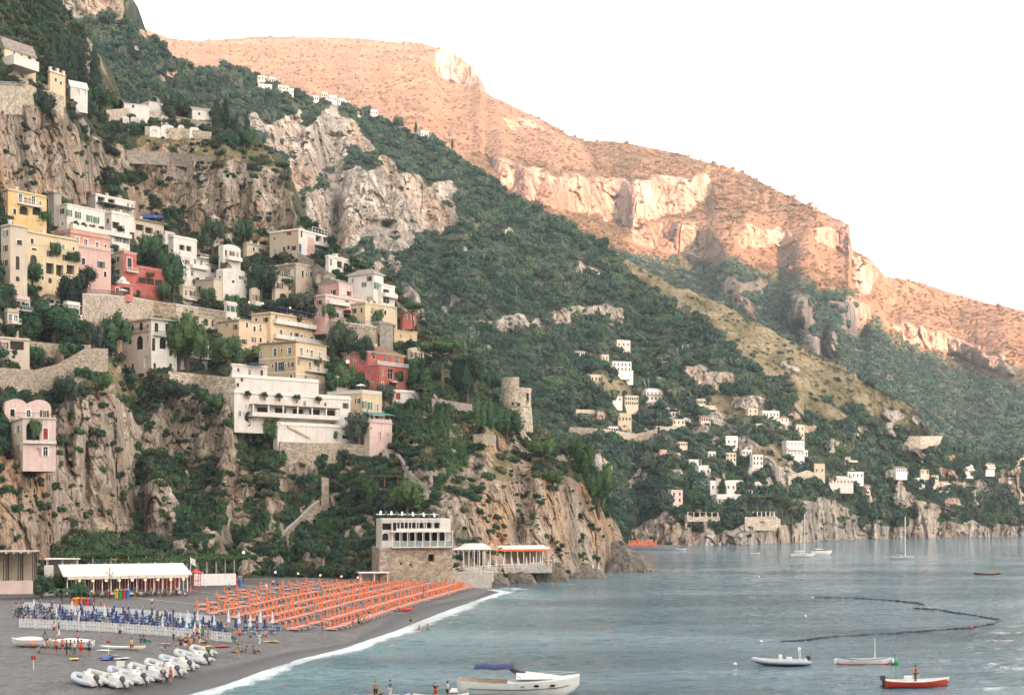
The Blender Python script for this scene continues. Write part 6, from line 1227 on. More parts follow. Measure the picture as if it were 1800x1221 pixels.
# blue section between the two picket fences
f1a, f1b, f2a, f2b = B(34, 1103), B(410, 1130), B(34, 1070), B(372, 1096)
def fence(label, A, Bq, h=1.0, tilt=0.0):
    d = Bq - A; L = math.hypot(d.x, d.y); o = empty('picket_fence', A, math.atan2(d.y, d.x)); tag(o, label, 'fence'); n = int(L / 2.2)
    zz = lambda s: float(beach_z(A.x + d.x * s / L, A.y + d.y * s / L)) - A.z
    for i in range(n + 1): q = MB().box((0, 0, 0.45), (0.10, 0.10, 1.2)).build('post', 'white_paint', o); q.location = (L * i / n, 0.06, zz(L * i / n))
    for z in (0.32, 0.78):
        mb = MB()
        for i in range(n): a, b = L * i / n, L * (i + 1) / n; mb.tube([(a, 0.02, zz(a) + z), (b, 0.02, zz(b) + z)], 0.045, 4)
        mb.build('rail', 'white_paint', o)
    mb = MB(); k = int(L / 0.22)
    for i in range(k):
        x = L * (i + 0.5) / k; z = zz(x); mb.add([(x - 0.06, -0.04, z + 0.05), (x + 0.06, -0.04, z + 0.05), (x + 0.06, -0.04, z + h - 0.1), (x, -0.04, z + h), (x - 0.06, -0.04, z + h - 0.1), (x - 0.06, -0.01, z + 0.05), (x + 0.06, -0.01, z + 0.05), (x + 0.06, -0.01, z + h - 0.1), (x, -0.01, z + h), (x - 0.06, -0.01, z + h - 0.1)],
                   [(0, 1, 2, 3, 4), (9, 8, 7, 6, 5), (0, 5, 6, 1), (1, 6, 7, 2), (2, 7, 8, 3), (3, 8, 9, 4), (4, 9, 5, 0)])
    q = mb.build('pickets', 'white_paint', o); q['kind'] = 'stuff'
fence('white picket fence between the blue sunbeds and the boats', f1a, f1b, 1.25); fence('white picket fence between the blue sunbeds and the open sand', f2a, f2b, 1.15)
for i in range(6):
    for j in range(19):
        s, t_ = (j + 0.5 + rng.gauss(0, 0.15)) / 19, (i + 0.5 + rng.gauss(0, 0.08)) / 6
        a = f1a.lerp(f1b, s).lerp(f2a.lerp(f2b, s), t_)
        p = on_beach(a.x, a.y)
        wt = rng.random() < 0.16
        if rng.random() < 0.9: parasol(UW if wt else UB, p, 'folded white parasol among the blue sunbeds' if wt else 'folded navy parasol with a white top among the blue sunbeds', 'white parasols between the picket fences' if wt else 'navy parasols between the picket fences', rng, s=0.82)
        q = on_beach(p.x + 1.0, p.y - 0.4); sunbed(BB, q, rng.gauss(0.3, 0.1), 'blue sunbed between the two picket fences', 'blue sunbeds between the picket fences')
for j in range(9):
    p = B(404 + 9 * j + rng.gauss(0, 2), 1104 + 5 * math.sin(j * 2.1) + 3 * (j % 3)); parasol(UB if j % 2 else UW, p, 'folded %s parasol standing past the end of the picket fences' % ('navy' if j % 2 else 'white'), 'parasols past the end of the picket fences', rng)
    q = on_beach(p.x + 0.9, p.y - 0.5); sunbed(BB, q, rng.gauss(0.3, 0.15), 'blue sunbed past the end of the picket fences', 'blue sunbeds past the end of the fences')
for k, (x, y, D) in enumerate(((900, 998, 336), (912, 997, 338), (925, 997, 340), (938, 996, 342), (950, 995, 344), (872, 1000, 334), (885, 999, 335), (858, 1003, 330))): parasol(UW, P(x, y, D), 'folded white parasol on the restaurant terrace above the rocks', 'white parasols on the rock terrace', rng)
for x, y in ((1042, 1004), (1052, 1005)): parasol(UW, P(x, y, 371), 'folded white parasol on the low rock platform', 'parasols on the low rock platform', rng)
# small orange beach across the headland
for j in range(12): parasol(UM, P(1106 + 4.2 * j, 961 - 0.3 * (j % 2), 655) + Vector((0, 0, 0.2)), 'tiny folded orange parasol on the second beach beyond the headland', 'orange parasols on the second beach', rng, s=1.5)
sb = MB().add([(-20, -12, 0.1), (14, -14, -0.3), (20, 10, 1.2), (-18, 14, 1.6)], [(0, 1, 2, 3)]).build('second_beach', 'beach_sand'); sb.location = P(1128, 963, 662); sb['kind'] = 'structure'
for j in range(10): sunbed(BO, P(1107 + 4.6 * j, 963, 648) + Vector((0, 0, 0.1)), 0.2, 'orange sunbed on the second beach beyond the headland', 'orange sunbeds on the second beach')
# ------------------------------------------------------------------ people
plain('skin', (0.48, 0.27, 0.18), 0.6); plain('skin_tan', (0.34, 0.18, 0.11), 0.6)
CLOTH = dict(white=(0.72, 0.71, 0.69), black=(0.02, 0.02, 0.022), navy=(0.025, 0.035, 0.09), red=(0.50, 0.035, 0.03), teal=(0.03, 0.22, 0.22), green=(0.05, 0.24, 0.09), yellow=(0.70, 0.45, 0.08), pink=(0.62, 0.25, 0.28), grey=(0.26, 0.26, 0.27), denim=(0.07, 0.12, 0.24), orange=(0.62, 0.20, 0.05), blue=(0.06, 0.16, 0.45), brown=(0.14, 0.07, 0.04), beige=(0.5, 0.4, 0.28))
for k_, c_ in CLOTH.items(): plain('cloth_' + k_, c_, 0.9)
plain('hair_dark', (0.025, 0.018, 0.013), 0.6); plain('hair_fair', (0.25, 0.16, 0.07), 0.6)
def skin_mesh(name, joints, edges, root=0, sub=1):
    me = bpy.data.meshes.new(name); me.from_pydata([j[:3] for j in joints], edges, []); me.update()
    ob = bpy.data.objects.new(name, me); COL.objects.link(ob); md = ob.modifiers.new('skin', 'SKIN')
    if not me.skin_vertices: 
        bm = bmesh.new(); bm.from_mesh(me); bm.verts.layers.skin.verify(); bm.to_mesh(me); bm.free()
    for i, j in enumerate(joints):
        sv = me.skin_vertices[0].data[i]; r = j[3]; sv.radius = r if isinstance(r, tuple) else (r, r); sv.use_root = (i == root)
    md.use_smooth_shade = True; md.branch_smoothing = 0.3
    ss = ob.modifiers.new('sub', 'SUBSURF'); ss.levels = sub; ss.render_levels = sub
    dg = bpy.context.evaluated_depsgraph_get(); dg.update(); out = bpy.data.meshes.new_from_object(ob.evaluated_get(dg)); out.name = name
    bpy.data.objects.remove(ob); return out
def pose_joints(pose):
    J = {'pel': (0, 0, 0.95), 'spi': (0, 0, 1.18), 'che': (0, 0, 1.37), 'nec': (0, 0.01, 1.50), 'hea': (0, -0.015, 1.61), 'top': (0, -0.005, 1.70)}
    for s, k in ((-1, 'l'), (1, 'r')):
        J.update({'hip' + k: (0.09 * s, 0, 0.91), 'kne' + k: (0.10 * s, -0.015, 0.50), 'ank' + k: (0.105 * s, 0.02, 0.09), 'toe' + k: (0.12 * s, -0.13, 0.035), 'sho' + k: (0.185 * s, 0.0, 1.42), 'elb' + k: (0.25 * s, 0.03, 1.13), 'wri' + k: (0.26 * s, -0.05, 0.88), 'han' + k: (0.26 * s, -0.07, 0.80)})
    if pose == 'walk':
        J.update(kner=(0.10, -0.17, 0.53), ankr=(0.10, -0.22, 0.10), toer=(0.11, -0.37, 0.05), knel=(-0.10, 0.03, 0.50), ankl=(-0.10, 0.30, 0.16), toel=(-0.11, 0.20, 0.04), elbr=(0.24, 0.14, 1.16), wrir=(0.24, 0.10, 0.92), hanr=(0.24, 0.07, 0.84), elbl=(-0.24, -0.08, 1.14), wril=(-0.22, -0.24, 0.96), hanl=(-0.21, -0.31, 0.92))
    if pose == 'bent':
        J.update(elbr=(0.27, -0.08, 1.16), wrir=(0.12, -0.28, 1.18), hanr=(0.08, -0.34, 1.22), elbl=(-0.27, -0.04, 1.16), wril=(-0.16, -0.25, 1.05), hanl=(-0.13, -0.32, 1.05))
    if pose == 'reach':
        J.update(elbr=(0.34, -0.22, 1.36), wrir=(0.44, -0.42, 1.34), hanr=(0.47, -0.50, 1.34))
    if pose == 'sit':
        dz = -0.83
        for k in list(J): x, y, z = J[k]; J[k] = (x, y + (0.02 if z < 1 else 0.02 + (z - 0.95) * 0.18), z + dz)
        for s, k in ((-1, 'l'), (1, 'r')): J.update({'hip' + k: (0.10 * s, -0.02, 0.11), 'kne' + k: (0.17 * s, -0.38, 0.42), 'ank' + k: (0.14 * s, -0.66, 0.07), 'toe' + k: (0.15 * s, -0.80, 0.04), 'elb' + k: (0.26 * s, -0.06, 0.36), 'wri' + k: (0.17 * s, -0.29, 0.38), 'han' + k: (0.14 * s, -0.36, 0.42)})
    if pose == 'lie':
        for k in list(J): x, y, z = J[k]; J[k] = (x * 1.1, z - 0.9, 0.13 - y * 0.6)
        for s, k in ((-1, 'l'), (1, 'r')): J['elb' + k] = (0.33 * s, 0.42, 0.08); J['wri' + k] = (0.22 * s, 0.64, 0.10); J['han' + k] = (0.12 * s, 0.70, 0.12)
        J['kner'] = (0.14, -0.36, 0.32); J['ankr'] = (0.12, -0.66, 0.08); J['toer'] = (0.12, -0.82, 0.06)
    return J
RAD = {'pel': (0.145, 0.10), 'spi': (0.125, 0.088), 'che': (0.155, 0.10), 'nec': 0.052, 'hea': (0.082, 0.098), 'top': (0.055, 0.065), 'hip': 0.085, 'kne': 0.056, 'ank': 0.038, 'toe': 0.032, 'sho': 0.056, 'elb': 0.042, 'wri': 0.028, 'han': 0.032}
POSES = {}
def make_pose(pose):
    J = pose_joints(pose); names = list(J); ix = {n: i for i, n in enumerate(names)}
    rad = lambda n, k=1.0: tuple(v * k for v in (RAD.get(n) or RAD[n[:3]])) if isinstance(RAD.get(n) or RAD[n[:3]], tuple) else (RAD.get(n) or RAD[n[:3]]) * k
    E = [('pel', 'spi'), ('spi', 'che'), ('che', 'nec'), ('nec', 'hea'), ('hea', 'top')]
    for k in 'lr': E += [('pel', 'hip' + k), ('hip' + k, 'kne' + k), ('kne' + k, 'ank' + k), ('ank' + k, 'toe' + k), ('che', 'sho' + k), ('sho' + k, 'elb' + k), ('elb' + k, 'wri' + k), ('wri' + k, 'han' + k)]
    body = skin_mesh('body', [(*J[n], rad(n)) for n in names], [(ix[a], ix[b]) for a, b in E], ix['pel'])
    # fingers and thumb grow from each palm; nose and ears from the head
    ex = MB()
    for k, sg in (('l', -1), ('r', 1)):
        w, h_ = Vector(J['wri' + k]), Vector(J['han' + k]); d = (h_ - w).normalized(); sd = d.cross(Vector((0, 0, 1)) if abs(d.z) < 0.8 else Vector((1, 0, 0))).normalized()
        for f in range(4): st = h_ + sd * (f - 1.5) * 0.018; ln = (0.075, 0.088, 0.08, 0.06)[f]; ex.tube([st, st + d * ln * 0.55, st + d * ln * 0.8 + sd.cross(d) * 0.02], [0.010, 0.009, 0.007], 4)
        st = w.lerp(h_, 0.5) + sd * 0.03; ex.tube([st, st + sd * 0.03 + d * 0.03, st + sd * 0.035 + d * 0.065], [0.011, 0.010, 0.008], 4)
    hd = Vector(J['hea']); up = (Vector(J['top']) - hd).normalized(); fw = Vector((0, -1, 0)) if pose != 'lie' else Vector((0, 0, 1))
    ex.tube([hd + fw * 0.085 + up * 0.02, hd + fw * 0.115 - up * 0.015, hd + fw * 0.09 - up * 0.025], [0.008, 0.014, 0.010], 4)
    for s in (-1, 1): ex.tube([hd + Vector((0.085 * s, 0, 0)) - up * 0.02, hd + Vector((0.095 * s, 0, 0)) + up * 0.02], 0.014, 4)
    bm = bmesh.new(); bm.from_mesh(body); tmp = ex.mesh('x'); bm.from_mesh(tmp); bm.to_mesh(body); bm.free(); body.polygons.foreach_set('use_smooth', [True] * len(body.polygons))
    mid = lambda a, b, t: tuple(Vector(J[a]).lerp(Vector(J[b]), t))
    def garment(nm, nodes, edges, root=0): return skin_mesh(nm, nodes, edges, root)
    sh = [(*J['pel'], rad('pel', 1.12)), (*J['spi'], rad('spi', 1.18)), (*J['che'], rad('che', 1.14))]; se = [(0, 1), (1, 2)]
    for k in 'lr': n = len(sh); sh += [(*J['sho' + k], 0.070), (*mid('sho' + k, 'elb' + k, 0.75), 0.062)]; se += [(2, n), (n, n + 1)]
    tr = [(*J['pel'], rad('pel', 1.10))]; te = []; so = [(*J['pel'], rad('pel', 1.10))]; soe = []
    for k in 'lr':
        n = len(tr); tr += [(*J['hip' + k], 0.10), (*J['kne' + k], 0.074), (*mid('kne' + k, 'ank' + k, 0.9), 0.058)]; te += [(0, n), (n, n + 1), (n + 1, n + 2)]
        n = len(so); so += [(*J['hip' + k], 0.103), (*mid('hip' + k, 'kne' + k, 0.85), 0.088)]; soe += [(0, n), (n, n + 1)]
    hr = MB().lathe([(0.098, -0.06), (0.102, 0.0), (0.092, 0.06), (0.06, 0.10), (0.0, 0.115)], 10, cap=True, sq=(0.92, 1.06)).mesh('hair', True)
    hm = Matrix.Translation(hd + up * 0.02 - fw * 0.018) @ Vector((0, 0, 1)).rotation_difference(up).to_matrix().to_4x4(); hr.transform(hm)
    POSES[pose] = dict(body=body, top=garment('shirt', sh, se), trousers=garment('trousers', tr, te), shorts=garment('shorts', so, soe), hair=hr)
for p_ in ('stand', 'walk', 'bent', 'reach', 'sit', 'lie'): make_pose(p_)
prng = random.Random(12); USED = {}
def person(loc, place, pose='stand', rz=None, top=None, bottom=None, s=1.0, long=None, group=None):
    cols = list(CLOTH)
    for _ in range(60):
        t_, b_ = top or prng.choice(cols), bottom or prng.choice(['black', 'navy', 'denim', 'white', 'grey', 'beige', 'red', 'brown', 'teal'])
        if (t_, b_, place) not in USED or (top and bottom): break
    USED[(t_, b_, place)] = 1
    verb = {'stand': 'standing', 'walk': 'walking', 'bent': 'leaning', 'reach': 'reaching', 'sit': 'sitting', 'lie': 'lying'}[pose]
    lg = long if long is not None else prng.random() < 0.5
    o = empty('person', loc, prng.random() * 6.28 if rz is None else rz); sc_ = s * (0.94 + 0.12 * prng.random()); o.scale = (sc_,) * 3
    tag(o, 'person in %s top and %s %s %s %s' % (t_, b_, 'trousers' if lg else 'shorts', verb, place), 'person', group)
    M = POSES[pose]
    def add(nm, me, mat):
        q = link(nm, me, None, o)
        if len(me.materials) == 0: me.materials.append(None)
        q.material_slots[0].link = 'OBJECT'; q.material_slots[0].material = MATS[mat]
    add('body', M['body'], prng.choice(['skin', 'skin', 'skin_tan'])); add('hair', M['hair'], prng.choice(['hair_dark', 'hair_dark', 'hair_fair'])); add('shirt', M['top'], 'cloth_' + t_); add('trousers' if lg else 'shorts', M['trousers' if lg else 'shorts'], 'cloth_' + b_)
    return o
for pos, place in ((((84, 1148, 'stand'), (98, 1150, 'stand'), (117, 1151, 'bent'), (124, 1152, 'stand'), (131, 1153, 'stand'), (143, 1153, 'stand'), (157, 1152, 'bent'), (110, 1146, 'stand'), (137, 1147, 'stand')), 'before the covered boats'),
                   (((103, 1120, 'walk'), (95, 1116, 'stand')), 'just outside the front picket fence'),
                   (((305, 1128, 'stand'), (318, 1143, 'stand'), (330, 1139, 'bent'), (340, 1136, 'stand'), (350, 1138, 'stand'), (361, 1141, 'stand'), (312, 1147, 'sit'), (326, 1146, 'bent'), (346, 1124, 'stand'), (356, 1126, 'stand'), (366, 1132, 'stand'), (335, 1147, 'sit')), 'behind the row of white dinghies'),
                   (((248, 1129, 'sit'), (255, 1130, 'sit')), 'on the sand beside the striped board'),
                   (((287, 1200, 'stand'), (300, 1201, 'stand')), 'in front of the white dinghies'),
                   (((410, 1131, 'stand'), (421, 1126, 'stand'), (440, 1129, 'stand'), (456, 1134, 'walk'), (447, 1148, 'sit'), (432, 1147, 'sit'), (418, 1158, 'stand'), (466, 1118, 'sit'), (452, 1112, 'stand'), (475, 1112, 'sit'), (398, 1108, 'sit'), (388, 1105, 'stand')), 'near the end of the picket fence'),
                   (((620, 1104, 'stand'), (631, 1103, 'stand'), (567, 1120, 'walk'), (649, 1090, 'stand'), (640, 1097, 'bent'), (592, 1062, 'sit'), (745, 1050, 'walk'), (700, 1074, 'sit')), 'at the edge of the orange sunbeds'),
                   (((267, 1068, 'walk'), (178, 1069, 'stand'), (165, 1067, 'stand'), (162, 1068, 'stand')), 'by the coloured bins'),
                   (((468, 1038, 'walk'), (480, 1033, 'stand'), (488, 1034, 'stand'), (497, 1033, 'stand'), (515, 1032, 'walk'), (403, 1042, 'stand')), 'behind the orange parasols'),
                   (((865, 1031, 'stand'), (872, 1033, 'sit'), (884, 1030, 'stand')), 'at the far end of the beach')):
    for x, y, po in pos: person(B(x, y), place, po)
person(B(195, 1160), 'on the sand behind the white sign', 'lie', rz=1.4, top='brown', bottom='navy', long=False)
person(G(722, 1099, 0.05), 'in the foam at the water edge', 'stand', top='green', bottom='black', long=False)
p_ = G(737, 1108); p_.z = -0.95; person(p_, 'up to the chest in the shallow water', 'stand', top='pink', bottom='navy')
p_ = G(752, 1108); p_.z = -0.7; person(p_, 'waist deep in the shallow water', 'bent', top='orange', bottom='navy')
for i in range(24):
    s_, t_ = prng.random() * 0.22, 0.15 + 0.8 * prng.random(); a = f1a.lerp(f1b, s_).lerp(f2a.lerp(f2b, s_), t_); person(on_beach(a.x - 1, a.y), 'in the crowd by the blue sunbeds', prng.choice(['stand', 'bent', 'sit', 'walk']))
for i in range(18):
    s_, t_ = 0.25 + 0.7 * prng.random(), 0.1 + 0.8 * prng.random(); a = f1a.lerp(f1b, s_).lerp(f2a.lerp(f2b, s_), t_); person(on_beach(a.x, a.y), 'among the navy parasols', prng.choice(['stand', 'sit', 'bent']))
for i in range(14):
    p = tent.matrix_basis @ Vector((tL * (0.05 + 0.92 * i / 13), -0.6 - 0.8 * prng.random(), 0)); p.z = float(beach_z(p.x, p.y)); person(p, 'in front of the tented restaurant', prng.choice(['stand', 'bent', 'stand', 'sit']))
for i, (x, y, D) in enumerate(((905, 998, 337), (930, 997, 340), (878, 1001, 333), (960, 994, 345), (850, 1006, 326))): person(P(x, y, D), 'on the rock terrace', 'stand')
for i in range(12):
    x, y = 40 + 330 * prng.random(), 1100 + 8 * (i % 3) + 34 * prng.random(); person(B(x, y + 6), 'loosely spread between the fence and the boats', prng.choice(['sit', 'stand', 'walk', 'lie']))
for i in range(16):
    x, y = 60 + 420 * prng.random(), 1128 + 34 * prng.random(); c_ = prng.choice(['white', 'teal', 'red', 'yellow', 'blue', 'pink'])
    if x < 360 or y < 1150:
        p_ = B(x, y); rows = [[(-0.45 + 0.3 * a, -0.9 + 0.3 * b_, 0.12 + 0.05 * prng.random()) for a in range(4)] for b_ in range(7)]; q = MB().grid(rows).grid([[(v[0], v[1], v[2] - 0.06) for v in reversed(r)] for r in rows]).build('towel', 'cloth_' + c_); q.location = p_; q.rotation_euler = (0, 0, prng.random() * 3); tag(q, 'crumpled %s towel left on the open grey sand' % c_, 'towel', '%s towels on the sand' % c_)
# ------------------------------------------------------------------ beach furniture
for c_, rgb in (('red', (0.55, 0.04, 0.025)), ('yellow', (0.75, 0.42, 0.03)), ('green', (0.03, 0.30, 0.09)), ('blue', (0.03, 0.16, 0.48)), ('orange', (0.75, 0.17, 0.03))): plain('plastic_' + c_, rgb, 0.45, spec=0.5)
def bin_(loc, col, label):
    o = MB().lathe([(0.24, 0), (0.30, 0.9), (0.31, 0.92)], 10).build('litter_bin', 'plastic_' + col); o.location = loc; tag(o, label, 'bin', 'coloured bins on the beach')
    MB().lathe([(0.33, 0.93), (0.33, 1.0), (0.22, 1.14), (0.0, 1.18)], 10).build('lid', 'plastic_' + col, o)
    MB().box((0, -0.31, 0.97), (0.26, 0.06, 0.10)).build('flap', 'dark_room', o); o.scale = (1.25, 1.25, 1.35)
for i, c_ in enumerate(('yellow', 'green', 'red', 'blue')): bin_(B(205 + 6.5 * i, 1051), c_, '%s bin in the row before the tented restaurant' % c_)
for i, c_ in enumerate(('orange', 'yellow', 'red', 'green', 'red', 'blue')): bin_(B(131 + 5.5 * i, 1068 - (i % 2)), c_, '%s bin in the row beside the back picket fence%s' % (c_, ', between orange and green ones' if i == 2 else ', between green and blue ones' if i == 4 else ''))
for i, c_ in enumerate(('yellow', 'green', 'red', 'blue')): bin_(B(402 + 6.5 * i, 1031), c_, '%s bin in the row by the vine pergola' % c_)
for i, c_ in enumerate(('red', 'orange')): bin_(B(386 + 5 * i, 1029), c_, '%s bin standing alone left of the vine pergola row' % c_)
def lifeguard_tower():
    o = empty('lifeguard_tower', B(344, 1041)); tag(o, 'red lifeguard tower with a peaked canopy on the beach', 'tower')
    for sx in (-0.7, 0.7):
        for sy in (-0.7, 0.7): MB().tube([(sx * 1.25, sy * 1.25, -0.1), (sx, sy, 2.2), (sx, sy, 3.6)], 0.07, 6).build('leg', 'plastic_red', o)
    MB().box((0, 0, 2.2), (1.7, 1.7, 0.1)).build('platform', 'wood', o); MB().lathe([(1.25, 3.55), (1.2, 3.65), (0.1, 4.3), (0, 4.35)], 4).build('canopy', 'plastic_red', o)
    for z in (2.7, 3.0): MB().box((0, -0.72, z), (1.5, 0.05, 0.06)).build('rail', 'plastic_red', o)
    MB().tube([(0.5, -1.0, 0), (0.5, -0.75, 2.2)], 0.04, 5).tube([(0.1, -1.0, 0), (0.1, -0.75, 2.2)], 0.04, 5).build('ladder', 'plastic_red', o)
lifeguard_tower()
def pole_thing(name, label, loc, h, cat, mat='white_paint', r=0.05):
    o = empty(name, loc); tag(o, label, cat); MB().tube([(0, 0, -0.2), (0, 0, h)], [r, r * 0.7], 8).build('pole', mat, o); return o
o = pole_thing('flagpole', 'tall white flagpole beside the lifeguard tower', B(335, 1041), 6.5, 'flagpole', r=0.09); MB().grid([[(0.05 + 0.14 * i, 0.06 * math.sin(i * 1.1), 6.3 - 0.05 * i), (0.05 + 0.14 * i, 0.06 * math.sin(i * 1.1 + 0.4), 5.3 - 0.1 * i)] for i in range(7)]).build('flag', 'white_cloth', o)
for x, y, lb in ((283, 1041, 'white inclined beach post before the tented restaurant, nearer the bins'), (362, 1031, 'white inclined beach post right of the lifeguard tower')):
    o = empty('leaning_post', B(x, y)); tag(o, lb, 'post'); MB().tube([(0, 0, -0.1), (-0.7, 0, 3.0)], 0.09, 6).build('post', 'white_paint', o); MB().tube([(-1.3, 0, -0.1), (-0.7, 0, 3.0)], 0.06, 6).build('brace', 'white_paint', o)
o = pole_thing('lamp_post', 'dark ornate lamp post with three globes before the canvas roof', B(193, 1052), 5.0, 'lamp', 'iron', 0.08)
for dx, z in ((-0.5, 4.4), (0.5, 4.4), (0, 5.1)): MB().tube([(0, 0, 4.0), (dx, 0, z - 0.2)], 0.035, 5).build('arm', 'iron', o); MB().lathe([(0.05, -0.2), (0.2, -0.05), (0.2, 0.12), (0.05, 0.25)], 8, (dx, 0, z)).build('globe', 'white_cloth', o)
def lit_lamp(loc, label, h=3.0, mat='lamp_white', r=0.28):
    o = pole_thing('street_lamp', label, loc, h, 'lamp', 'iron', 0.05); MB().lathe([(0.03, -r), (r * 0.8, -r * 0.6), (r, 0), (r * 0.8, r * 0.6), (0.02, r)], 10, (0, 0, h + r * 0.8)).build('globe', mat, o, True)
    return o
q = P(428, 971, 300); lit_lamp(Vector((q.x, q.y, q.z - 6.2)), 'lit round lamp on a tall post above the end of the vine pergola', 6.0, 'lamp_white', 0.33)
q = P(484, 1006, 312); lit_lamp(Vector((q.x, q.y, 1.9)), 'lit white lamp behind the back row of orange parasols', q.z - 2.0, 'lamp_white', 0.26)
for x, y, lb in ((524, 1008, 'warm lit lamp against the creepers, leftmost of the warm lamps'), (563, 1011, 'warm lit lamp against the creepers, second of the warm lamps'), (600, 1013, 'warm lit lamp against the creepers, third of the warm lamps'), (629, 1015, 'warm lit lamp beside the white beach kiosk')):
    q = P(x, y, 312); lit_lamp(Vector((q.x, q.y, 1.9)), lb, q.z - 2.0, 'lamp_glow', 0.22)
def sign(label, px, py, col, h=1.3, w_=0.7, hh=0.5):
    o = pole_thing('beach_sign', label, B(px, py), h, 'sign', 'white_paint', 0.05); MB().box((0, -0.06, h), (w_, 0.04, hh)).build('panel', col, o); return o
sign('white post with a small red board on the grey sand', 59, 1178, 'red_paint', 1.25, 0.5, 0.35); sign('white post with a red board beside the striped board', 191, 1148, 'red_paint', 1.25, 0.45, 0.3); sign('small white board on a post behind the dinghies', 212, 1182, 'white_paint', 0.9, 0.8, 0.55)
# white court lines laid on the sand
for i, (xa, ya, xb, yb) in enumerate(((205, 1048, 372, 1066), (322, 1036, 400, 1048), (395, 1024, 480, 1037))):
    A, C_ = B(xa, ya), B(xb, yb); mb = MB(); n = 24; d = (C_ - A).normalized(); s_ = Vector((-d.y, d.x, 0)) * 0.09
    rows = [[on_beach(*(A.lerp(C_, k / n) + s_ * e).xy) + Vector((0, 0, 0.13)) for e in (-1, 1)] for k in range(n + 1)]; mb.grid(rows); rows2 = [[p - Vector((0, 0, 0.25)) for p in r] for r in rows]; mb.grid(rows2); ln = mb.build('court_tape', 'white_cloth'); tag(ln, ('long white tape across the sand before the tented restaurant', 'white tape on the sand right of the lifeguard tower', 'white tape on the sand before the vine pergola')[i], 'tape')
# ------------------------------------------------------------------ boats
plain('boat_white', (0.76, 0.74, 0.70), 0.35, spec=0.5, var=0.05); plain('boat_red', (0.50, 0.045, 0.02), 0.4, spec=0.5); plain('boat_blue', (0.04, 0.13, 0.30), 0.45, spec=0.5); plain('boat_grey', (0.42, 0.46, 0.50), 0.5, spec=0.4, var=0.06); plain('boat_dark', (0.045, 0.04, 0.045), 0.5); plain('boat_yellow', (0.72, 0.40, 0.03), 0.4); plain('rubber', (0.50, 0.49, 0.46), 0.6, var=0.08); plain('motor', (0.05, 0.055, 0.065), 0.35, spec=0.5)
def hull_rows(L, Bm, Hh, stern=0.75, bow=2.2, sheer=0.3, draft=0.25, n=16, m=6, inset=0.0, dbl=False):
    rows = []
    for i in range(n + 1):
        t_ = i / n; f = 1 - max(0, (t_ - 0.45) / 0.55) ** bow
        if dbl: f = 1 - abs(2 * t_ - 1) ** bow
        else: f *= stern + (1 - stern) * min(1, t_ / 0.4)
        half = max(0.015, Bm / 2 * f - inset); zg = Hh + sheer * ((t_ - 0.4) / 0.6) ** 2 if not dbl else Hh + sheer * (2 * t_ - 1) ** 2
        zk = -draft + (Hh * 0.8 + draft) * max(0, (t_ - 0.82) / 0.18) ** 2 + inset * 1.2
        if dbl: zk = max(zk, -draft + (Hh * 0.8 + draft) * max(0, (0.12 - t_) / 0.12) ** 2 + inset * 1.2)
        r = []
        for j in range(-m, m + 1):
            s_ = 1 - abs(j) / m; a = s_ * math.pi / 2; yy = half * math.cos(a) ** 0.55; zz = zg + (zk - zg) * math.sin(a) ** 1.3
            r.append(((t_ - 0.5) * L, yy if j > 0 else -yy if j < 0 else 0, zz))
        rows.append(r)
    return rows
def hull(o, L, Bm, Hh, mat, inner='boat_white', rim='boat_white', **k):
    rows = hull_rows(L, Bm, Hh, **k); mb = MB().grid(rows); n = len(rows[0]); mb.f.append(tuple(reversed(range(n)))); mb.build('hull', mat, o, True)
    inn = hull_rows(L * 0.97, Bm, Hh - 0.02, inset=0.07, **k); q = MB().grid([list(reversed(r)) for r in inn]); q.f.append(tuple(range(n))); q.build('lining', inner, o, True)
    mb = MB(); mb.tube([Vector(r[0]) for r in rows], 0.05, 6); mb.tube([Vector(r[-1]) for r in rows], 0.05, 6); mb.tube([Vector(rows[0][0]), Vector(rows[0][-1])], 0.045, 6); mb.build('gunwale', rim, o, True)
def boat(name, label, px, py, heading, cat='boat', z=0.0, loc=None, group=None):
    o = empty(name, loc if loc is not None else G(px, py, z), R(heading)); tag(o, label, cat, group); return o
def outboard(o, x, z=0.35, tilt=0.0, s=1.0):
    M = Matrix.Translation((x, 0, z)) @ Matrix.Rotation(tilt, 4, 'Y') @ Matrix.Scale(s, 4)
    q = MB().box((-0.15, 0, 0.35), (0.42, 0.34, 0.40)).box((-0.13, 0, 0.58), (0.34, 0.28, 0.10)).box((-0.12, 0, -0.05), (0.16, 0.14, 0.6)).box((-0.22, 0, -0.42), (0.40, 0.10, 0.14)).box((-0.14, 0, -0.55), (0.16, 0.05, 0.22)).xf(M).build('outboard_motor', 'motor', o); return q
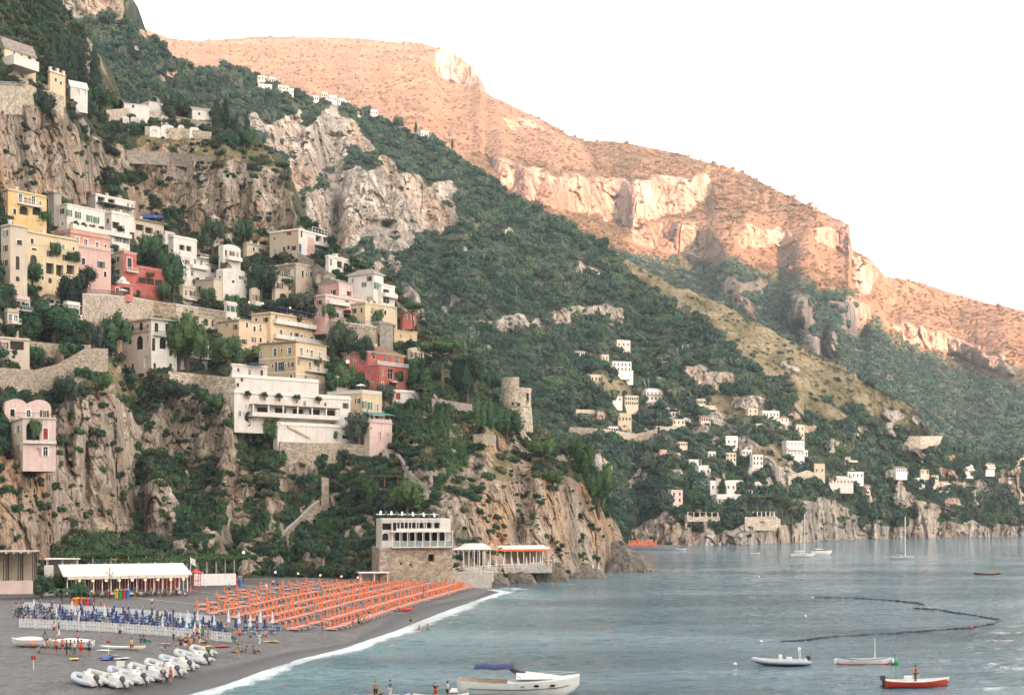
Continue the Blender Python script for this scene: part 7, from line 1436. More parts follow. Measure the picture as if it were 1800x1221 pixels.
# motor cruiser
o = boat('motor_cruiser', 'white motor cruiser with a folded navy sun top and oval portholes', 912, 1218, -3)
L = 11.4; rows = hull_rows(L, 3.2, 1.12, stern=0.9, bow=2.4, sheer=0.55, draft=0.4, n=22); mb = MB().grid(rows); mb.f.append(tuple(reversed(range(13)))); mb.build('hull', 'boat_white', o, True)
mb = MB(); mb.grid([[tuple(r[0]), (r[0][0], 0, r[0][2] + 0.14 + 0.10 * (1 - abs(i / 11 - 1))), tuple(r[-1])] for i, r in enumerate(rows[9:])]); mb.build('foredeck', 'boat_white', o, True)
MB().grid([[tuple(Vector(r[0]) + Vector((0, 0.1, -0.05))), tuple(Vector(r[-1]) + Vector((0, -0.1, -0.05)))] for r in rows[:10]]).build('cockpit_floor', 'wood', o)
cab = MB(); cab.grid([[(x, y * w_, z_) for y in (-1, -0.8, 0.8, 1) for z_ in [1.45 if abs(y) == 1 else h_]] for x, w_, h_ in ((-0.2, 1.25, 2.05), (1.0, 1.15, 1.95), (2.6, 0.9, 1.80), (4.3, 0.5, 1.60))]); cab.build('cabin_top', 'boat_white', o, True)
MB().add([(0.3, -1.2, 1.5), (0.3, 1.2, 1.5), (-0.9, 0.95, 2.35), (-0.9, -0.95, 2.35), (1.0, -0.7, 1.85), (1.0, 0.7, 1.85), (-0.5, 0.7, 2.4), (-0.5, -0.7, 2.4)], [(4, 5, 6, 7), (0, 4, 7, 3), (1, 2, 6, 5)]).build('windscreen', 'glass', o)
MB().grid([[(-4.1 + 0.9 * i, 1.25 * math.cos(math.pi * k / 8), 2.35 + 0.42 * math.sin(math.pi * k / 8) + 0.07 * math.sin(i * 2.2)) for k in range(9)] for i in range(5)] + [[(-0.5 + 0.0 * i, 1.1 * math.cos(math.pi * k / 8), 2.30 + 0.2 * math.sin(math.pi * k / 8)) for k in range(9)] for i in range(1)]).build('sun_top', 'navy_cloth', o, True)
for x in (-3.9, -2.2): MB().tube([(x, -1.25, 1.3), (x + 0.3, -1.2, 2.35)], 0.03, 5).build('stay', 'pole_grey', o); MB().tube([(x, 1.25, 1.3), (x + 0.3, 1.2, 2.35)], 0.03, 5).build('stay', 'pole_grey', o)
for x, dz in ((0.4, 0), (1.7, 0.02), (3.2, 0.06)): q = MB().lathe([(0.26, 0), (0.26, 0.05), (0.18, 0.07)], 14, sq=(1, 0.42)).build('porthole', 'glass', o); q.location = (x, -1.47 + 0.16 * max(0, x - 1.0) ** 1.35 * 0.5, 0.85 + dz); q.rotation_euler = (R(78), 0, R(3 + 5 * max(0, x - 1)))
MB().tube([(1.8, -1.05, 1.9), (3.6, -0.75, 2.0), (5.4, 0, 2.05), (3.6, 0.75, 2.0), (1.8, 1.05, 1.9)], 0.025, 5).build('bow_rail', 'pole_grey', o)
MB().tube([Vector(r[6]) * 0 + Vector((r[3][0], r[3][1] * 1.01 if 0 else r[2][1] - 0.02, r[2][2])) for r in rows[2:21]], 0.035, 4).build('stripe', 'boat_dark', o)
MB().box((-6.0, 0, 0.25), (0.9, 2.6, 0.12)).build('swim_platform', 'boat_white', o)
# rigid inflatable
def rib(name, label, loc, rz, L=5.8, tube='boat_grey', motor=True, person_=False, group=None, tilt=0.0, seat=True):
    o = empty(name, loc, R(rz)); tag(o, label, 'inflatable boat', group)
    w_ = 0.85; pts = [(-L / 2, -w_, 0.42), (-L / 6, -w_ - 0.05, 0.42), (L / 5, -w_ * 0.9, 0.47), (L * 0.40, -w_ * 0.5, 0.60), (L / 2, 0, 0.72), (L * 0.40, w_ * 0.5, 0.60), (L / 5, w_ * 0.9, 0.47), (-L / 6, w_ + 0.05, 0.42), (-L / 2, w_, 0.42)]
    sm = []
    for i in range(len(pts) - 1):
        for k in range(3): sm.append(Vector(pts[i]).lerp(Vector(pts[i + 1]), k / 3))
    sm.append(Vector(pts[-1])); sm = [sm[0]] + [(sm[i - 1] + sm[i] * 2 + sm[i + 1]) / 4 for i in range(1, len(sm) - 1)] + [sm[-1]]
    MB().tube([Vector((-L / 2 - 0.5, -w_, 0.42))] + sm + [Vector((-L / 2 - 0.5, w_, 0.42))], [0.06] + [0.25] * len(sm) + [0.06], 10).build('tube', tube, o, True)
    MB().grid([[(x, y * k_, z_) for y, z_ in ((-0.75, 0.35), (0, -0.1 + q_), (0.75, 0.35))] for x, k_, q_ in ((-L / 2, 1, 0), (0, 1, 0), (L * 0.3, 0.75, 0.1), (L * 0.47, 0.1, 0.6))]).build('keel', 'boat_white', o, True)
    MB().box((-L * 0.1, 0, 0.33), (L * 0.75, 1.25, 0.06)).build('floor', 'boat_white', o); MB().box((-L / 2 + 0.05, 0, 0.45), (0.1, 1.3, 0.6)).build('transom', 'boat_white', o)
    if seat: MB().box((-L * 0.18, 0, 0.65), (0.55, 0.6, 0.6)).box((-L * 0.02, 0, 0.78), (0.35, 0.55, 0.85)).build('console', 'boat_white', o)
    if motor: outboard(o, -L / 2 - 0.05, 0.5, tilt)
    return o
o = rib('inflatable_boat', 'pale grey inflatable boat with a dark outboard on the open water', G(1370, 1169), 178, 6.0)
MB().tube([(-2.3, -0.5, 0.6), (-2.2, -0.5, 1.7), (-2.2, 0.5, 1.7), (-2.3, 0.5, 0.6)], 0.04, 6).build('arch', 'white_paint', o); MB().lathe([(0.04, 0), (0.2, 0.05), (0.2, 0.2), (0.02, 0.3)], 8, (-2.2, 0, 1.75)).build('light_dome', 'boat_white', o)
# rowing boats
def rowboat(label, px, py, hd, L, mat='boat_white', rim='boat_blue', stripe='boat_red', mast=0.0, loc=None, group=None, thwarts=3, dbl=True, name='rowing_boat'):
    o = boat(name, label, px, py, hd, loc=loc, group=group); hull(o, L, L * 0.3, 0.62, mat, 'boat_white', rim, sheer=0.28, draft=0.16, bow=2.0, dbl=dbl)
    for i in range(thwarts): MB().box((L * (-0.25 + 0.25 * i), 0, 0.46), (0.28, L * 0.25, 0.05)).build('thwart', 'wood', o)
    MB().grid(hull_rows(L * 0.985, L * 0.3 + 0.03, 0.12, sheer=0.02, draft=0.17, bow=2.0, dbl=dbl, n=12, m=4)).build('boot_stripe', stripe, o, True)
    if mast: MB().tube([(L * 0.2, 0, 0.1), (L * 0.2, 0, mast)], [0.06, 0.035], 6).build('mast', 'wood' if mat == 'boat_dark' else 'white_paint', o)
    return o
o = rowboat('white rowing boat with blue gunwale, red stripe and short mast', 1518, 1167, 3, 6.4, mast=2.9)
for sx in (-1, 1): MB().lathe([(0.05, 0), (0.16, 0.1), (0.16, 0.5), (0.05, 0.6)], 8, (sx * 3.25, -0.2, 0.1)).build('fender', 'boat_white', o)
q = MB().lathe([(0.05, -0.3), (0.4, -0.1), (0.45, 0.3), (0.3, 0.65), (0.05, 0.8)], 12).build('mooring_buoy', 'plastic_green', None, True); q.location = G(1573, 1166); tag(q, 'round green mooring buoy beside the white rowing boat', 'buoy'); MB().tube([(0, 0, 0.75), (0, 0, 1.0)], 0.05, 6).build('ring', 'iron', q)
rowboat('dark rowing boat with a thin mast far out on the right', 1735, 1011, 4, 7.5, 'boat_dark', 'wood', 'boat_white', mast=3.4)
o = rowboat('red and white open motorboat in the bottom corner', 1612, 1207, 8, 6.6, 'boat_red', 'boat_white', 'boat_dark', dbl=False, name='open_motorboat'); outboard(o, -3.35, 0.6); MB().grid(hull_rows(6.62, 2.02, 0.66, sheer=0.3, draft=-0.30, bow=2.0, n=14, m=3)).build('top_strake', 'boat_white', o, True); MB().box((-0.9, 0, 0.75), (0.6, 0.7, 0.7)).build('console', 'boat_white', o)
q = o.matrix_basis @ Vector((-0.9 + 0.7, -0.1, 0.45)); person(q, 'in the red and white motorboat', 'bent', rz=R(98), top='red', bottom='brown', long=True)
rowboat('tiny white dinghy moored before the villa', 1327, 974, 5, 4.2, thwarts=2); rowboat('tiny open boat off the second beach', 1197, 966, 3, 5.2, stripe='boat_dark', thwarts=2)
o = rowboat('wooden boat with raised bow cut by the bottom edge', 620, 1236, 20, 5.5, 'boat_dark', 'wood', 'boat_white'); 
o = rowboat('white boat carrying two people at the bottom edge, left of the cruiser', 672, 1234, 10, 5.0); 
for dx, tp, bt in ((-0.6, 'grey', 'black'), (0.7, 'blue', 'white')): person(o.matrix_basis @ Vector((dx, 0, 0.3)), 'in the leftmost bottom boat', 'stand', top=tp, bottom=bt, long=True)
o = rowboat('white boat carrying a person in red beside the cruiser stern', 775, 1236, 5, 5.0, rim='boat_white'); 
for dx, tp, bt in ((-0.5, 'black', 'red'), (0.6, 'white', 'black')): person(o.matrix_basis @ Vector((dx, 0, 0.3)), 'by the cruiser stern', 'stand', top=tp, bottom=bt, long=False)
# sailing boats and the cabin boat
def yacht(label, px, py, hd, L, mast, hullm, sail=None):
    o = boat('sailing_boat', label, px, py, hd, 'sailing boat'); hull(o, L, L * 0.28, 0.95, hullm, hullm, 'boat_white', sheer=0.35, draft=0.2, bow=2.0, stern=0.7)
    MB().box((-0.1 * L, 0, 0.78), (L * 0.72, L * 0.2, 0.12)).build('deck', 'boat_white', o); MB().box((0.05 * L, 0, 1.05), (L * 0.32, L * 0.14, 0.42)).box((0.0, 0, 1.32), (L * 0.2, L * 0.12, 0.14)).build('cabin', 'boat_white', o)
    for s in (-1, 1): MB().box((0.05 * L, s * L * 0.0715, 1.1), (L * 0.22, 0.02, 0.16)).build('window', 'glass', o)
    MB().tube([(0.1 * L, 0, 0.8), (0.1 * L, 0, mast)], [0.20, 0.14], 8).build('mast', 'white_paint', o); MB().tube([(0.1 * L, 0, 2.0), (-0.34 * L, 0, 1.95)], 0.07, 6).build('boom', 'white_paint', o)
    MB().tube([(0.09 * L, 0, 2.18), (-0.1 * L, 0, 2.22), (-0.33 * L, 0, 2.1)], [0.16, 0.2, 0.1], 7).build('furled_sail', sail or 'canvas', o, True)
    MB().tube([(0.1 * L, 0, mast * 0.97), (L / 2 - 0.1, 0, 1.3)], 0.03, 4).tube([(0.1 * L, 0, mast), (-L / 2, 0, 1.0)], 0.02, 4).tube([(0.1 * L, 0, mast * 0.8), (0.08 * L, L * 0.13, 0.95)], 0.02, 4).tube([(0.1 * L, 0, mast * 0.8), (0.08 * L, -L * 0.13, 0.95)], 0.02, 4).build('rigging', 'pole_grey', o)
    return o
yacht('white sailing boat with a tall bare mast before the far shore', 1410, 978, 2, 9.8, 16.4, 'boat_white'); yacht('grey sailing boat with a dark furled sail on the right', 1587, 983, -12, 8.2, 15.4, 'boat_grey', 'boat_dark')
o = boat('cabin_boat', 'white cabin motorboat lying behind the tall-masted sailing boat', 1443, 974, 4); hull(o, 9, 2.8, 1.2, 'boat_white', sheer=0.5, draft=0.3, stern=0.85); MB().box((-0.6, 0, 1.6), (3.6, 2.1, 0.9)).box((-1.2, 0, 2.2), (2.4, 1.8, 0.35)).build('cabin', 'boat_white', o); MB().box((-0.6, 0, 1.75), (3.64, 2.14, 0.35)).build('windows', 'glass', o); MB().tube([(1.8, -1, 1.6), (4.2, 0, 2.0), (1.8, 1, 1.6)], 0.03, 5).build('bow_rail', 'pole_grey', o)
# floating boom in two curved lengths
plain('boom_float', (0.045, 0.055, 0.075), 0.6)
for k, (lb, pts) in enumerate((('dark floating boom curving across the water, upper length', [(1432, 1050), (1500, 1051), (1560, 1055), (1610, 1059), (1626, 1063)]), ('dark floating boom hooked like a sickle, lower length', [(1606, 1069), (1650, 1072), (1700, 1080), (1740, 1086), (1758, 1090), (1748, 1096), (1700, 1104), (1620, 1110), (1540, 1115), (1460, 1120), (1400, 1126), (1370, 1129)]))):
    W = [G(x, y) for x, y in pts]; o = empty('floating_boom', W[0]); tag(o, lb, 'boom'); mb = MB()
    for i in range(len(W) - 1):
        n = max(1, int((W[i + 1] - W[i]).length / 1.7))
        for j in range(n):
            a, b_ = W[i].lerp(W[i + 1], j / n) - W[0], W[i].lerp(W[i + 1], (j + 0.86) / n) - W[0]; a.z = b_.z = 0.08 + 0.05 * math.sin(j * 1.7); mb.tube([a, a.lerp(b_, 0.2), a.lerp(b_, 0.8), b_], [0.08, 0.2, 0.2, 0.08], 5)
    q = mb.build('floats', 'boom_float', o); q['kind'] = 'stuff'; MB().tube([p - W[0] + Vector((0, 0, 0.05)) for p in W], 0.05, 4).build('rope', 'boat_dark', o)
for x, y, c_, lb in ((1428, 1051, 'boat_white', 'small white buoy at the end of the upper boom'), (1416, 1084, 'boat_white', 'small white buoy inside the boom'), (1338, 1129, 'boat_white', 'small white buoy left of the lower boom end'), (1292, 1169, 'boat_white', 'small white buoy left of the inflatable boat'), (1334, 1014, 'boat_white', 'small white buoy below the tiny dinghy'), (1708, 1105, 'plastic_red', 'small red buoy on the lower boom')):
    q = MB().lathe([(0.03, -0.15), (0.2, -0.05), (0.24, 0.12), (0.14, 0.30), (0.03, 0.36)], 10).build('buoy', c_, None, True); q.location = G(x, y); tag(q, lb, 'buoy'); MB().lathe([(0.245, 0.05), (0.245, 0.12)], 10, cap=False).build('band', 'boat_dark', q)
# boats drawn up on the sand
dl = ['nearest the picture edge', 'second from the left', 'third from the left', 'fourth from the left', 'fifth from the left', 'sixth from the left', 'seventh from the left', 'eighth from the left', 'ninth from the left', 'tenth from the left', 'fourth from the right', 'third from the right', 'second from the right', 'farthest right']
for i, (x, y) in enumerate(((150, 1202), (178, 1196), (200, 1204), (214, 1190), (232, 1198), (246, 1184), (264, 1192), (276, 1176), (294, 1184), (304, 1168), (318, 1174), (328, 1158), (342, 1163), (352, 1150))):
    p = B(x, y); o = rib('beached_dinghy', 'pale grey dinghy drawn up on the sand, %s of its row' % dl[i], p, 140 + 9 * math.sin(i * 2.3), 3.5, 'rubber' if i % 3 else 'boat_grey', True, group='dinghies drawn up on the sand', tilt=0.7, seat=(i % 2 == 0)); o.rotation_euler.y = R(-5)
for lb, x, y, L, mc, rz in (('white covered boat with orange float at the picture edge', 52, 1136, 4.2, 'boat_white', 172), ('white covered boat behind the standing group', 124, 1139, 5.0, 'boat_white', 176)):
    o = boat('covered_boat', lb, 0, 0, rz, loc=B(x, y)); hull(o, L, 1.9, 0.75, mc, draft=0.0, sheer=0.2); MB().grid([[(L * (-0.47 + 0.94 * i / 8), yk * (1 - max(0, (i / 8 - 0.5) * 2) ** 2.4) * 0.92, 0.80 + 0.35 * (1 - yk ** 2) * math.sin(math.pi * (0.15 + 0.8 * i / 8))) for yk in (-0.95, -0.5, 0, 0.5, 0.95)] for i in range(9)]).build('cover', 'white_cloth', o, True)
    q = MB().lathe([(0.02, -0.25), (0.2, -0.12), (0.25, 0.05), (0.16, 0.22), (0.02, 0.27)], 10, (-L * 0.2, 1.05, 0.35)).build('float', 'plastic_orange', o, True)
o = boat('paddle_board', 'long white board with a yellow end lying on the sand', 0, 0, 176, loc=B(216, 1141), cat='board'); MB().grid(hull_rows(5.2, 1.0, 0.32, dbl=True, bow=2.4, sheer=0.12, draft=0.0)).build('bottom', 'boat_white', o, True); MB().grid([[tuple(r[0]), (r[0][0], 0, r[0][2] + 0.08), tuple(r[-1])] for r in hull_rows(5.2, 1.0, 0.32, dbl=True, bow=2.4, sheer=0.12, draft=0.0)[6:]]).build('deck', 'boat_white', o, True); MB().grid([[tuple(r[0]), (r[0][0], 0, r[0][2] + 0.08), tuple(r[-1])] for r in hull_rows(5.2, 1.0, 0.32, dbl=True, bow=2.4, sheer=0.12, draft=0.0)[:7]]).build('yellow_end', 'boat_yellow', o, True)
o = boat('rescue_float', 'red two-hulled rescue boat at the edge of the orange sunbeds', 0, 0, 8, loc=B(703, 1073), cat='rescue boat')
for s in (-1, 1): q = MB().tube([(-2.2, s * 0.55, 0.35), (-1.6, s * 0.55, 0.22), (1.6, s * 0.55, 0.22), (2.4, s * 0.55, 0.45)], [0.05, 0.22, 0.22, 0.05], 8).build('pontoon', 'plastic_red', o, True)
MB().box((-0.5, 0, 0.5), (0.4, 1.3, 0.06)).box((0.7, 0, 0.5), (0.4, 1.3, 0.06)).build('seat', 'plastic_red', o)
# ------------------------------------------------------------------ houses across the bay
def FH(label, x0, x1, yt, yb, wall='white', ang=20, n=4, rows=1, roof='flat', kind='k', end=None, dep=7, name='hill_house', side=0.22, **k):
    yt = yb - (yb - yt) * 0.84; xc = x0 + (x1 - x0) * side; Dm = MID.at(xc, yb) - 1.5; ph = (yb - yt) / F * Dm
    wins = []
    for r in range(rows):
        for i in range(n): wins.append(('f', str((i + 0.5) / n), ph * (r + 0.5) / rows, kind, 1.0, min(1.6, ph / rows * 0.6)))
    k.setdefault('parapet', 0.4)
    return House(name, label, 'house', x0, xc, x1, yt, yb, ang=ang, wall=wall, end=end, hill=MID, off=1.5, wins=wins, roof=roof, rise=1.5, fnd=5, rooms=0.2, **k)
FH('small pink-white house alone in the wood above the hillside houses', 1078, 1108, 596, 611, 'palepink', n=3)
FH('upper end of the long white house stepping down through the trees', 1054, 1070, 622, 634, 'cream', n=2)
FH('long white house of three steps among the trees', 1068, 1110, 633, 652, 'white', n=5, rows=2); FH('lower white storey below the stepped white house', 1092, 1113, 650, 662, 'white', n=2)
FH('flat cream cottage at the edge of the dark wood', 1026, 1057, 657, 671, 'cream', n=4).chimney(0.8, 0.5, 1.6)
h = FH('white octagonal-looking villa with balconies and a mast on its roof', 1126, 1170, 683, 704, 'white', n=5, rows=2); h.balcony('f', 1138, 1169, 693, 1.2); h.piece('mast', MB().tube([(3, 3, h.H), (3, 3, h.H + 8)], 0.12, 5), 'pole_grey'); h.piece('roof_room', MB().box((h.Lu / 2, h.Lv / 2, h.H + 0.9), (h.Lu * 0.7, h.Lv * 0.7, 1.5)), 'white')
FH('white gabled cottage left of the colonnaded house', 1072, 1094, 694, 706, 'white', roof='gable', n=2); h = FH('cream colonnaded house right of the white gabled cottage', 1092, 1122, 693, 712, 'cream', n=6, rows=2)
h = FH('long low house with a red terrace edge below the dark wood', 1003, 1048, 718, 736, 'cream', n=7); h.band('f', 731, 0.8, 'red_paint', 0.3)
FH('square beige house below the colonnaded house', 1080, 1110, 724, 744, 'sand', n=4); FH('house with a low red roof in the middle of the slope', 1156, 1192, 721, 732, 'white', roof='hip', n=5, roofmat='roof_red'); FH('beige annex below the red-roofed house', 1176, 1204, 736, 746, 'cream', n=3)
FH('tall plain white cube on the slope above the villas', 1270, 1297, 764, 784, 'white', n=2); h = FH('salmon pink house with a round tower and pillared porch', 1150, 1196, 795, 806, 'pink', n=4, kind='o'); h.piece('round_tower', MB().lathe([(2.4, 0), (2.4, h.H + 2.2), (0, h.H + 2.4)], 16, (3.2, 2.5, 0)), 'pink')
FH('upper white block of the stepped villa beside the dark wood', 1206, 1234, 806, 822, 'white', n=3); FH('lower white block of the stepped villa beside the dark wood', 1222, 1250, 816, 836, 'white', n=2)
FH('small white cottage above the stepped villa', 1242, 1258, 793, 803, 'white', n=2); FH('cream house with two rows of windows in the garden terraces', 1272, 1294, 794, 811, 'cream', n=3, rows=2)
FH('white house strung along the ledge, upper half', 1300, 1322, 789, 806, 'white', n=3, rows=2); FH('white house strung along the ledge, lower half', 1318, 1341, 797, 818, 'white', n=3, rows=2)
h = FH('large white waterfront villa, main upper block', 1236, 1294, 842, 866, 'white', n=5, ang=12); FH('stepped white right wing of the waterfront villa', 1274, 1306, 842, 862, 'white', n=2, ang=12)
h = FH('lower front block of the white waterfront villa', 1248, 1302, 866, 890, 'white', n=4, ang=12, dep=10, off=4) if 0 else FH('lower front block of the white waterfront villa', 1248, 1302, 866, 890, 'white', n=4, ang=12); h.band('f', 877, 0.5, 'sand', 0.4)
FH('pale pink gable-ended house half hidden by trees at the shore', 1174, 1200, 858, 884, 'palepink', n=2, rows=2)
FH('cream house at the top of the terraced fields', 1310, 1332, 716, 733, 'cream', n=2, rows=2); FH('row of white rooms beside the terraced fields', 1332, 1370, 721, 733, 'white', n=5); FH('small house with a red roof at the end of the white row', 1368, 1386, 734, 741, 'white', roof='hip', roofmat='roof_red', n=2)
FH('low white outbuilding below the white row', 1322, 1360, 744, 753, 'white', n=5); FH('tall cream house on the ledge above the arcaded mansion', 1396, 1414, 743, 770, 'cream', n=2, rows=2)
h = FH('arcaded white mansion with three rows of windows', 1374, 1414, 771, 800, 'white', n=5, rows=3, kind='a'); h.balcony('f', 1384, 1412, 790, 1.5, solid=True); FH('white wing in front of the arcaded mansion', 1392, 1420, 790, 802, 'white', n=4)
FH('pink tent-roofed restaurant on the shore road', 1446, 1500, 838, 852, 'palepink', n=7, roof='hip', roofmat='palepink', kind='o'); FH('white house behind the pink tent-roofed restaurant', 1482, 1518, 828, 840, 'white', n=4); FH('grey-white ruin with steps left of the pink restaurant', 1426, 1450, 812, 836, 'sand', n=2)
FH('small cream house in the dark trees near the headland tip', 1614, 1634, 823, 834, 'cream', n=2); FH('low white roof in the dark trees near the headland tip', 1604, 1626, 840, 846, 'white', n=3); FH('square cream house right of the low white roof', 1634, 1650, 834, 846, 'cream', n=2)
def fill_far():
    g = random.Random(31); n = 0
    for poly, num, box in (([(1010, 600), (1120, 590), (1300, 700), (1420, 720), (1430, 840), (1340, 860), (1180, 850), (1040, 760)], 12, (1000, 1430, 590, 860)), ([(1420, 800), (1500, 800), (1660, 800), (1700, 850), (1500, 880)], 4, (1420, 1700, 795, 880)), ([(1690, 800), (1800, 800), (1800, 850), (1700, 850)], 4, (1690, 1800, 800, 850))):
        k = 0
        for _ in range(900):
            x, y = box[0] + (box[1] - box[0]) * g.random(), box[2] + (box[3] - box[2]) * g.random(); w_, h_ = 13 + 15 * g.random(), 6.5 + 4 * g.random()
            if not inpoly(np.array([x]), np.array([y]), poly)[0]: continue
            m = (MID.PX > x - w_ * 0.5) & (MID.PX < x + w_ * 0.5) & (MID.PY > y - h_) & (MID.PY < y + 2)
            if not m.any() or MID.veg_off[m].mean() > 0.10: continue
            rf = g.choice(['flat', 'flat', 'hip', 'vault1', 'shed']); q = FH('tiny pale house half hidden among trees on the hillside across the bay', x - w_ / 2, x + w_ / 2, y - h_, y, g.choice(['cream', 'white', 'sand', 'palepink', 'cream']), ang=10 + 25 * g.random(), n=2 + int(w_ / 8), rows=1 + (h_ > 12), roof=rf, roofmat=g.choice(['roof_tile', 'roof_grey', 'roof_grey']) if rf in ('hip', 'shed') else None, name='distant_house', group='tiny houses across the bay')
            if g.random() < 0.5: q.balcony('f', x - w_ * 0.25, x + w_ * 0.45, y - 1, 2.0, solid=True, mat='cream')
            k += 1
            if k >= num: break
fill_far()
# village on the ridge line
for i, (x0, x1, yt, yb, lb) in enumerate(((448, 470, 131, 139, 'white ridge house with a pale roof, topmost of the skyline village'), (470, 484, 135, 141, 'small white ridge house right of the topmost one'), (448, 478, 146, 156, 'broad white ridge house below the topmost one'), (484, 508, 147, 157, 'white ridge house right of the broad one'), (496, 516, 154, 162, 'low white ridge house on a terrace'), (546, 560, 167, 174, 'first white house of the long skyline row'), (562, 576, 160, 170, 'second white house of the long skyline row'), (576, 592, 165, 176, 'tallest white house of the long skyline row'), (592, 606, 172, 180, 'fourth white house of the long skyline row'), (604, 616, 176, 184, 'last white house of the long skyline row'), (648, 664, 192, 199, 'pale house on the ridge right of the skyline row'), (736, 754, 229, 238, 'white ridge house beside a lone cypress'), (752, 770, 234, 243, 'white ridge house below the lone cypress'), (626, 638, 195, 200, 'low house with red roof just under the ridge'))):
    FH(lb, x0, x1, yt, yb + 3, 'white' if i % 3 else 'cream', n=3, roof='hip' if i in (0, 3, 7, 13) else 'flat', roofmat='roof_red' if i == 13 else 'roof_grey', name='ridge_house')
# shore colonnade below the villa, road viaduct, terrace walls
def colonnade(label, x0, x1, y0, y1, D, n):
    A, C_ = P(x0, y1, D), P(x1, y1, D + 4); d = C_ - A; o = empty('pillared_terrace', A, math.atan2(d.y, d.x)); tag(o, label, 'pergola'); L = d.length; hh = (y1 - y0) / F * D
    for i in range(n): q = MB().lathe([(0.38, 0), (0.30, 0.15), (0.27, hh - 0.2), (0.36, hh)], 8).build('pillar', 'white', o); q.location = (L * i / (n - 1), 0, 0)
    MB().box((L / 2, 0.6, -1.2), (L + 1.5, 2.6, 2.4)).build('terrace_wall', 'stone_pale', o); MB().box((L / 2, 0, hh + 0.1), (L + 0.6, 0.25, 0.2)).build('beam', 'wood', o)
colonnade('left row of white garden pillars above the shore cliff', 1209, 1262, 900, 908, MID.at(1235, 908) - 5, 6); colonnade('right row of white garden pillars above the shore cliff', 1316, 1361, 899, 908, MID.at(1338, 908) - 5, 7); colonnade('pillared terrace beside the white waterfront villa', 1300, 1322, 861, 868, MID.at(1310, 868) - 3, 5)
retaining('road_viaduct', 'pale stone road viaduct at the tip of the dry ridge', [(1585, 766, 778), (1618, 766, 786), (1656, 766, 784)], 'stone_pale', hill=MID, fnd=1)
for i, (pts, lb) in enumerate((([(1000, 750, 764), (1060, 753, 768), (1120, 762, 776)], 'long stone road wall below the hillside houses, left length'), ([(1120, 762, 774), (1160, 752, 770), (1205, 745, 757)], 'long stone road wall below the hillside houses, right length'), ([(1386, 836, 850), (1420, 826, 842), (1450, 838, 850)], 'stone wall left of the pink restaurant'), ([(1205, 905, 934), (1216, 905, 935)], 'narrow white wall end above the shore cliff'), ([(1310, 908, 922), (1362, 908, 922), (1372, 912, 926)], 'pale garden wall below the right row of pillars'))): retaining('hill_wall', lb, pts, 'stone_pale', hill=MID, fnd=3)
for i, (x, y0, y1) in enumerate(((1200, 606, 622), (1209, 605, 625), (1140, 668, 690))):
    D = MID.at(x, y1) - 1; q = P(x, y1, D); o = empty('utility_pole', q); tag(o, ('left pole of the pair in the wood', 'right pole of the pair in the wood', 'slanting pole above the balconied white villa')[i], 'pole'); MB().tube([(0, 0, -1), (0.0 if i < 2 else -3, 0, (y1 - y0) / F * D)], 0.18, 6).build('shaft', 'concrete', o); MB().box((0, 0, (y1 - y0) / F * D * 0.94), (1.6, 0.14, 0.14)).build('crossarm', 'concrete', o)
# ------------------------------------------------------------------ single trees
TM = {}
def trunk_mesh(kind, seed):
    g = random.Random(seed); mb = MB()
    if kind in ('round', 'olive', 'dark', 'bright'):
        mb.tube([(0, 0, -0.15), (0.02, 0.01, 0.12), (-0.02, 0.02, 0.30), (0.02, 0, 0.6)], [0.075, 0.055, 0.045, 0.02], 7)
        for i in range(5): a = 6.28 * i / 5 + g.random(); mb.tube([(0, 0, 0.22 + 0.05 * i), (0.14 * math.cos(a), 0.14 * math.sin(a), 0.40 + 0.03 * i), (0.30 * math.cos(a), 0.30 * math.sin(a), 0.55 + 0.05 * i)], [0.032, 0.022, 0.008], 5)
    elif kind == 'pine':
        mb.tube([(0, 0, -0.1), (0.015, 0, 0.25), (-0.02, 0.01, 0.5), (0.01, 0, 0.8)], [0.042, 0.034, 0.030, 0.016], 7)
        for i in range(7): a = 6.28 * i / 7 + g.random(); mb.tube([(0, 0, 0.55 + 0.02 * i), (0.16 * math.cos(a), 0.16 * math.sin(a), 0.70), (0.36 * math.cos(a), 0.36 * math.sin(a), 0.80)], [0.020, 0.015, 0.006], 5)
    else: mb.tube([(0, 0, -0.1), (0, 0, 0.5), (0, 0, 0.95)], [0.06, 0.04, 0.01], 6)
    return mb.mesh('trunk', True)
def crown_mesh(kind, seed):
    g = random.Random(seed)
    if kind == 'pine':
        lobes = [(0.34 * math.cos(a) * q, 0.34 * math.sin(a) * q, 0.82 + 0.05 * g.random() + 0.06 * (1 - q), 0.17, 0.17, 0.085) for i in range(11) for a, q in [(6.28 * i / 11 + g.random() * 0.4, 0.5 + 0.55 * g.random())]] + [(0, 0, 0.88, 0.3, 0.3, 0.10)]
        return leaves_mesh('crown', lobes, 1300, 0.030, seed, 'leaf_bright')
    if kind == 'cypress':
        lobes = [(0.02 * g.gauss(0, 1), 0.02 * g.gauss(0, 1), 0.06 + 0.1 * i, 0.5 * (0.55, 0.8, 0.95, 1.0, 0.95, 0.88, 0.78, 0.62, 0.42, 0.2)[i], 0.5 * (0.55, 0.8, 0.95, 1.0, 0.95, 0.88, 0.78, 0.62, 0.42, 0.2)[i], 0.1) for i in range(10)]
        return leaves_mesh('crown', lobes, 900, 0.055, seed, 'leaf_dark')
    lobes = [(l[0] * 0.5, l[1] * 0.5, 0.16 + l[2] * 0.82, l[3] * 0.5, l[4] * 0.5, l[5] * 0.85) for l in lobes_round(seed, 1.0, 1.0, 9, 0.66)]
    return leaves_mesh('crown', lobes, 1200, 0.042, seed, {'round': 'leaf_green', 'olive': 'leaf_olive', 'dark': 'leaf_dark', 'bright': 'leaf_bright'}[kind])
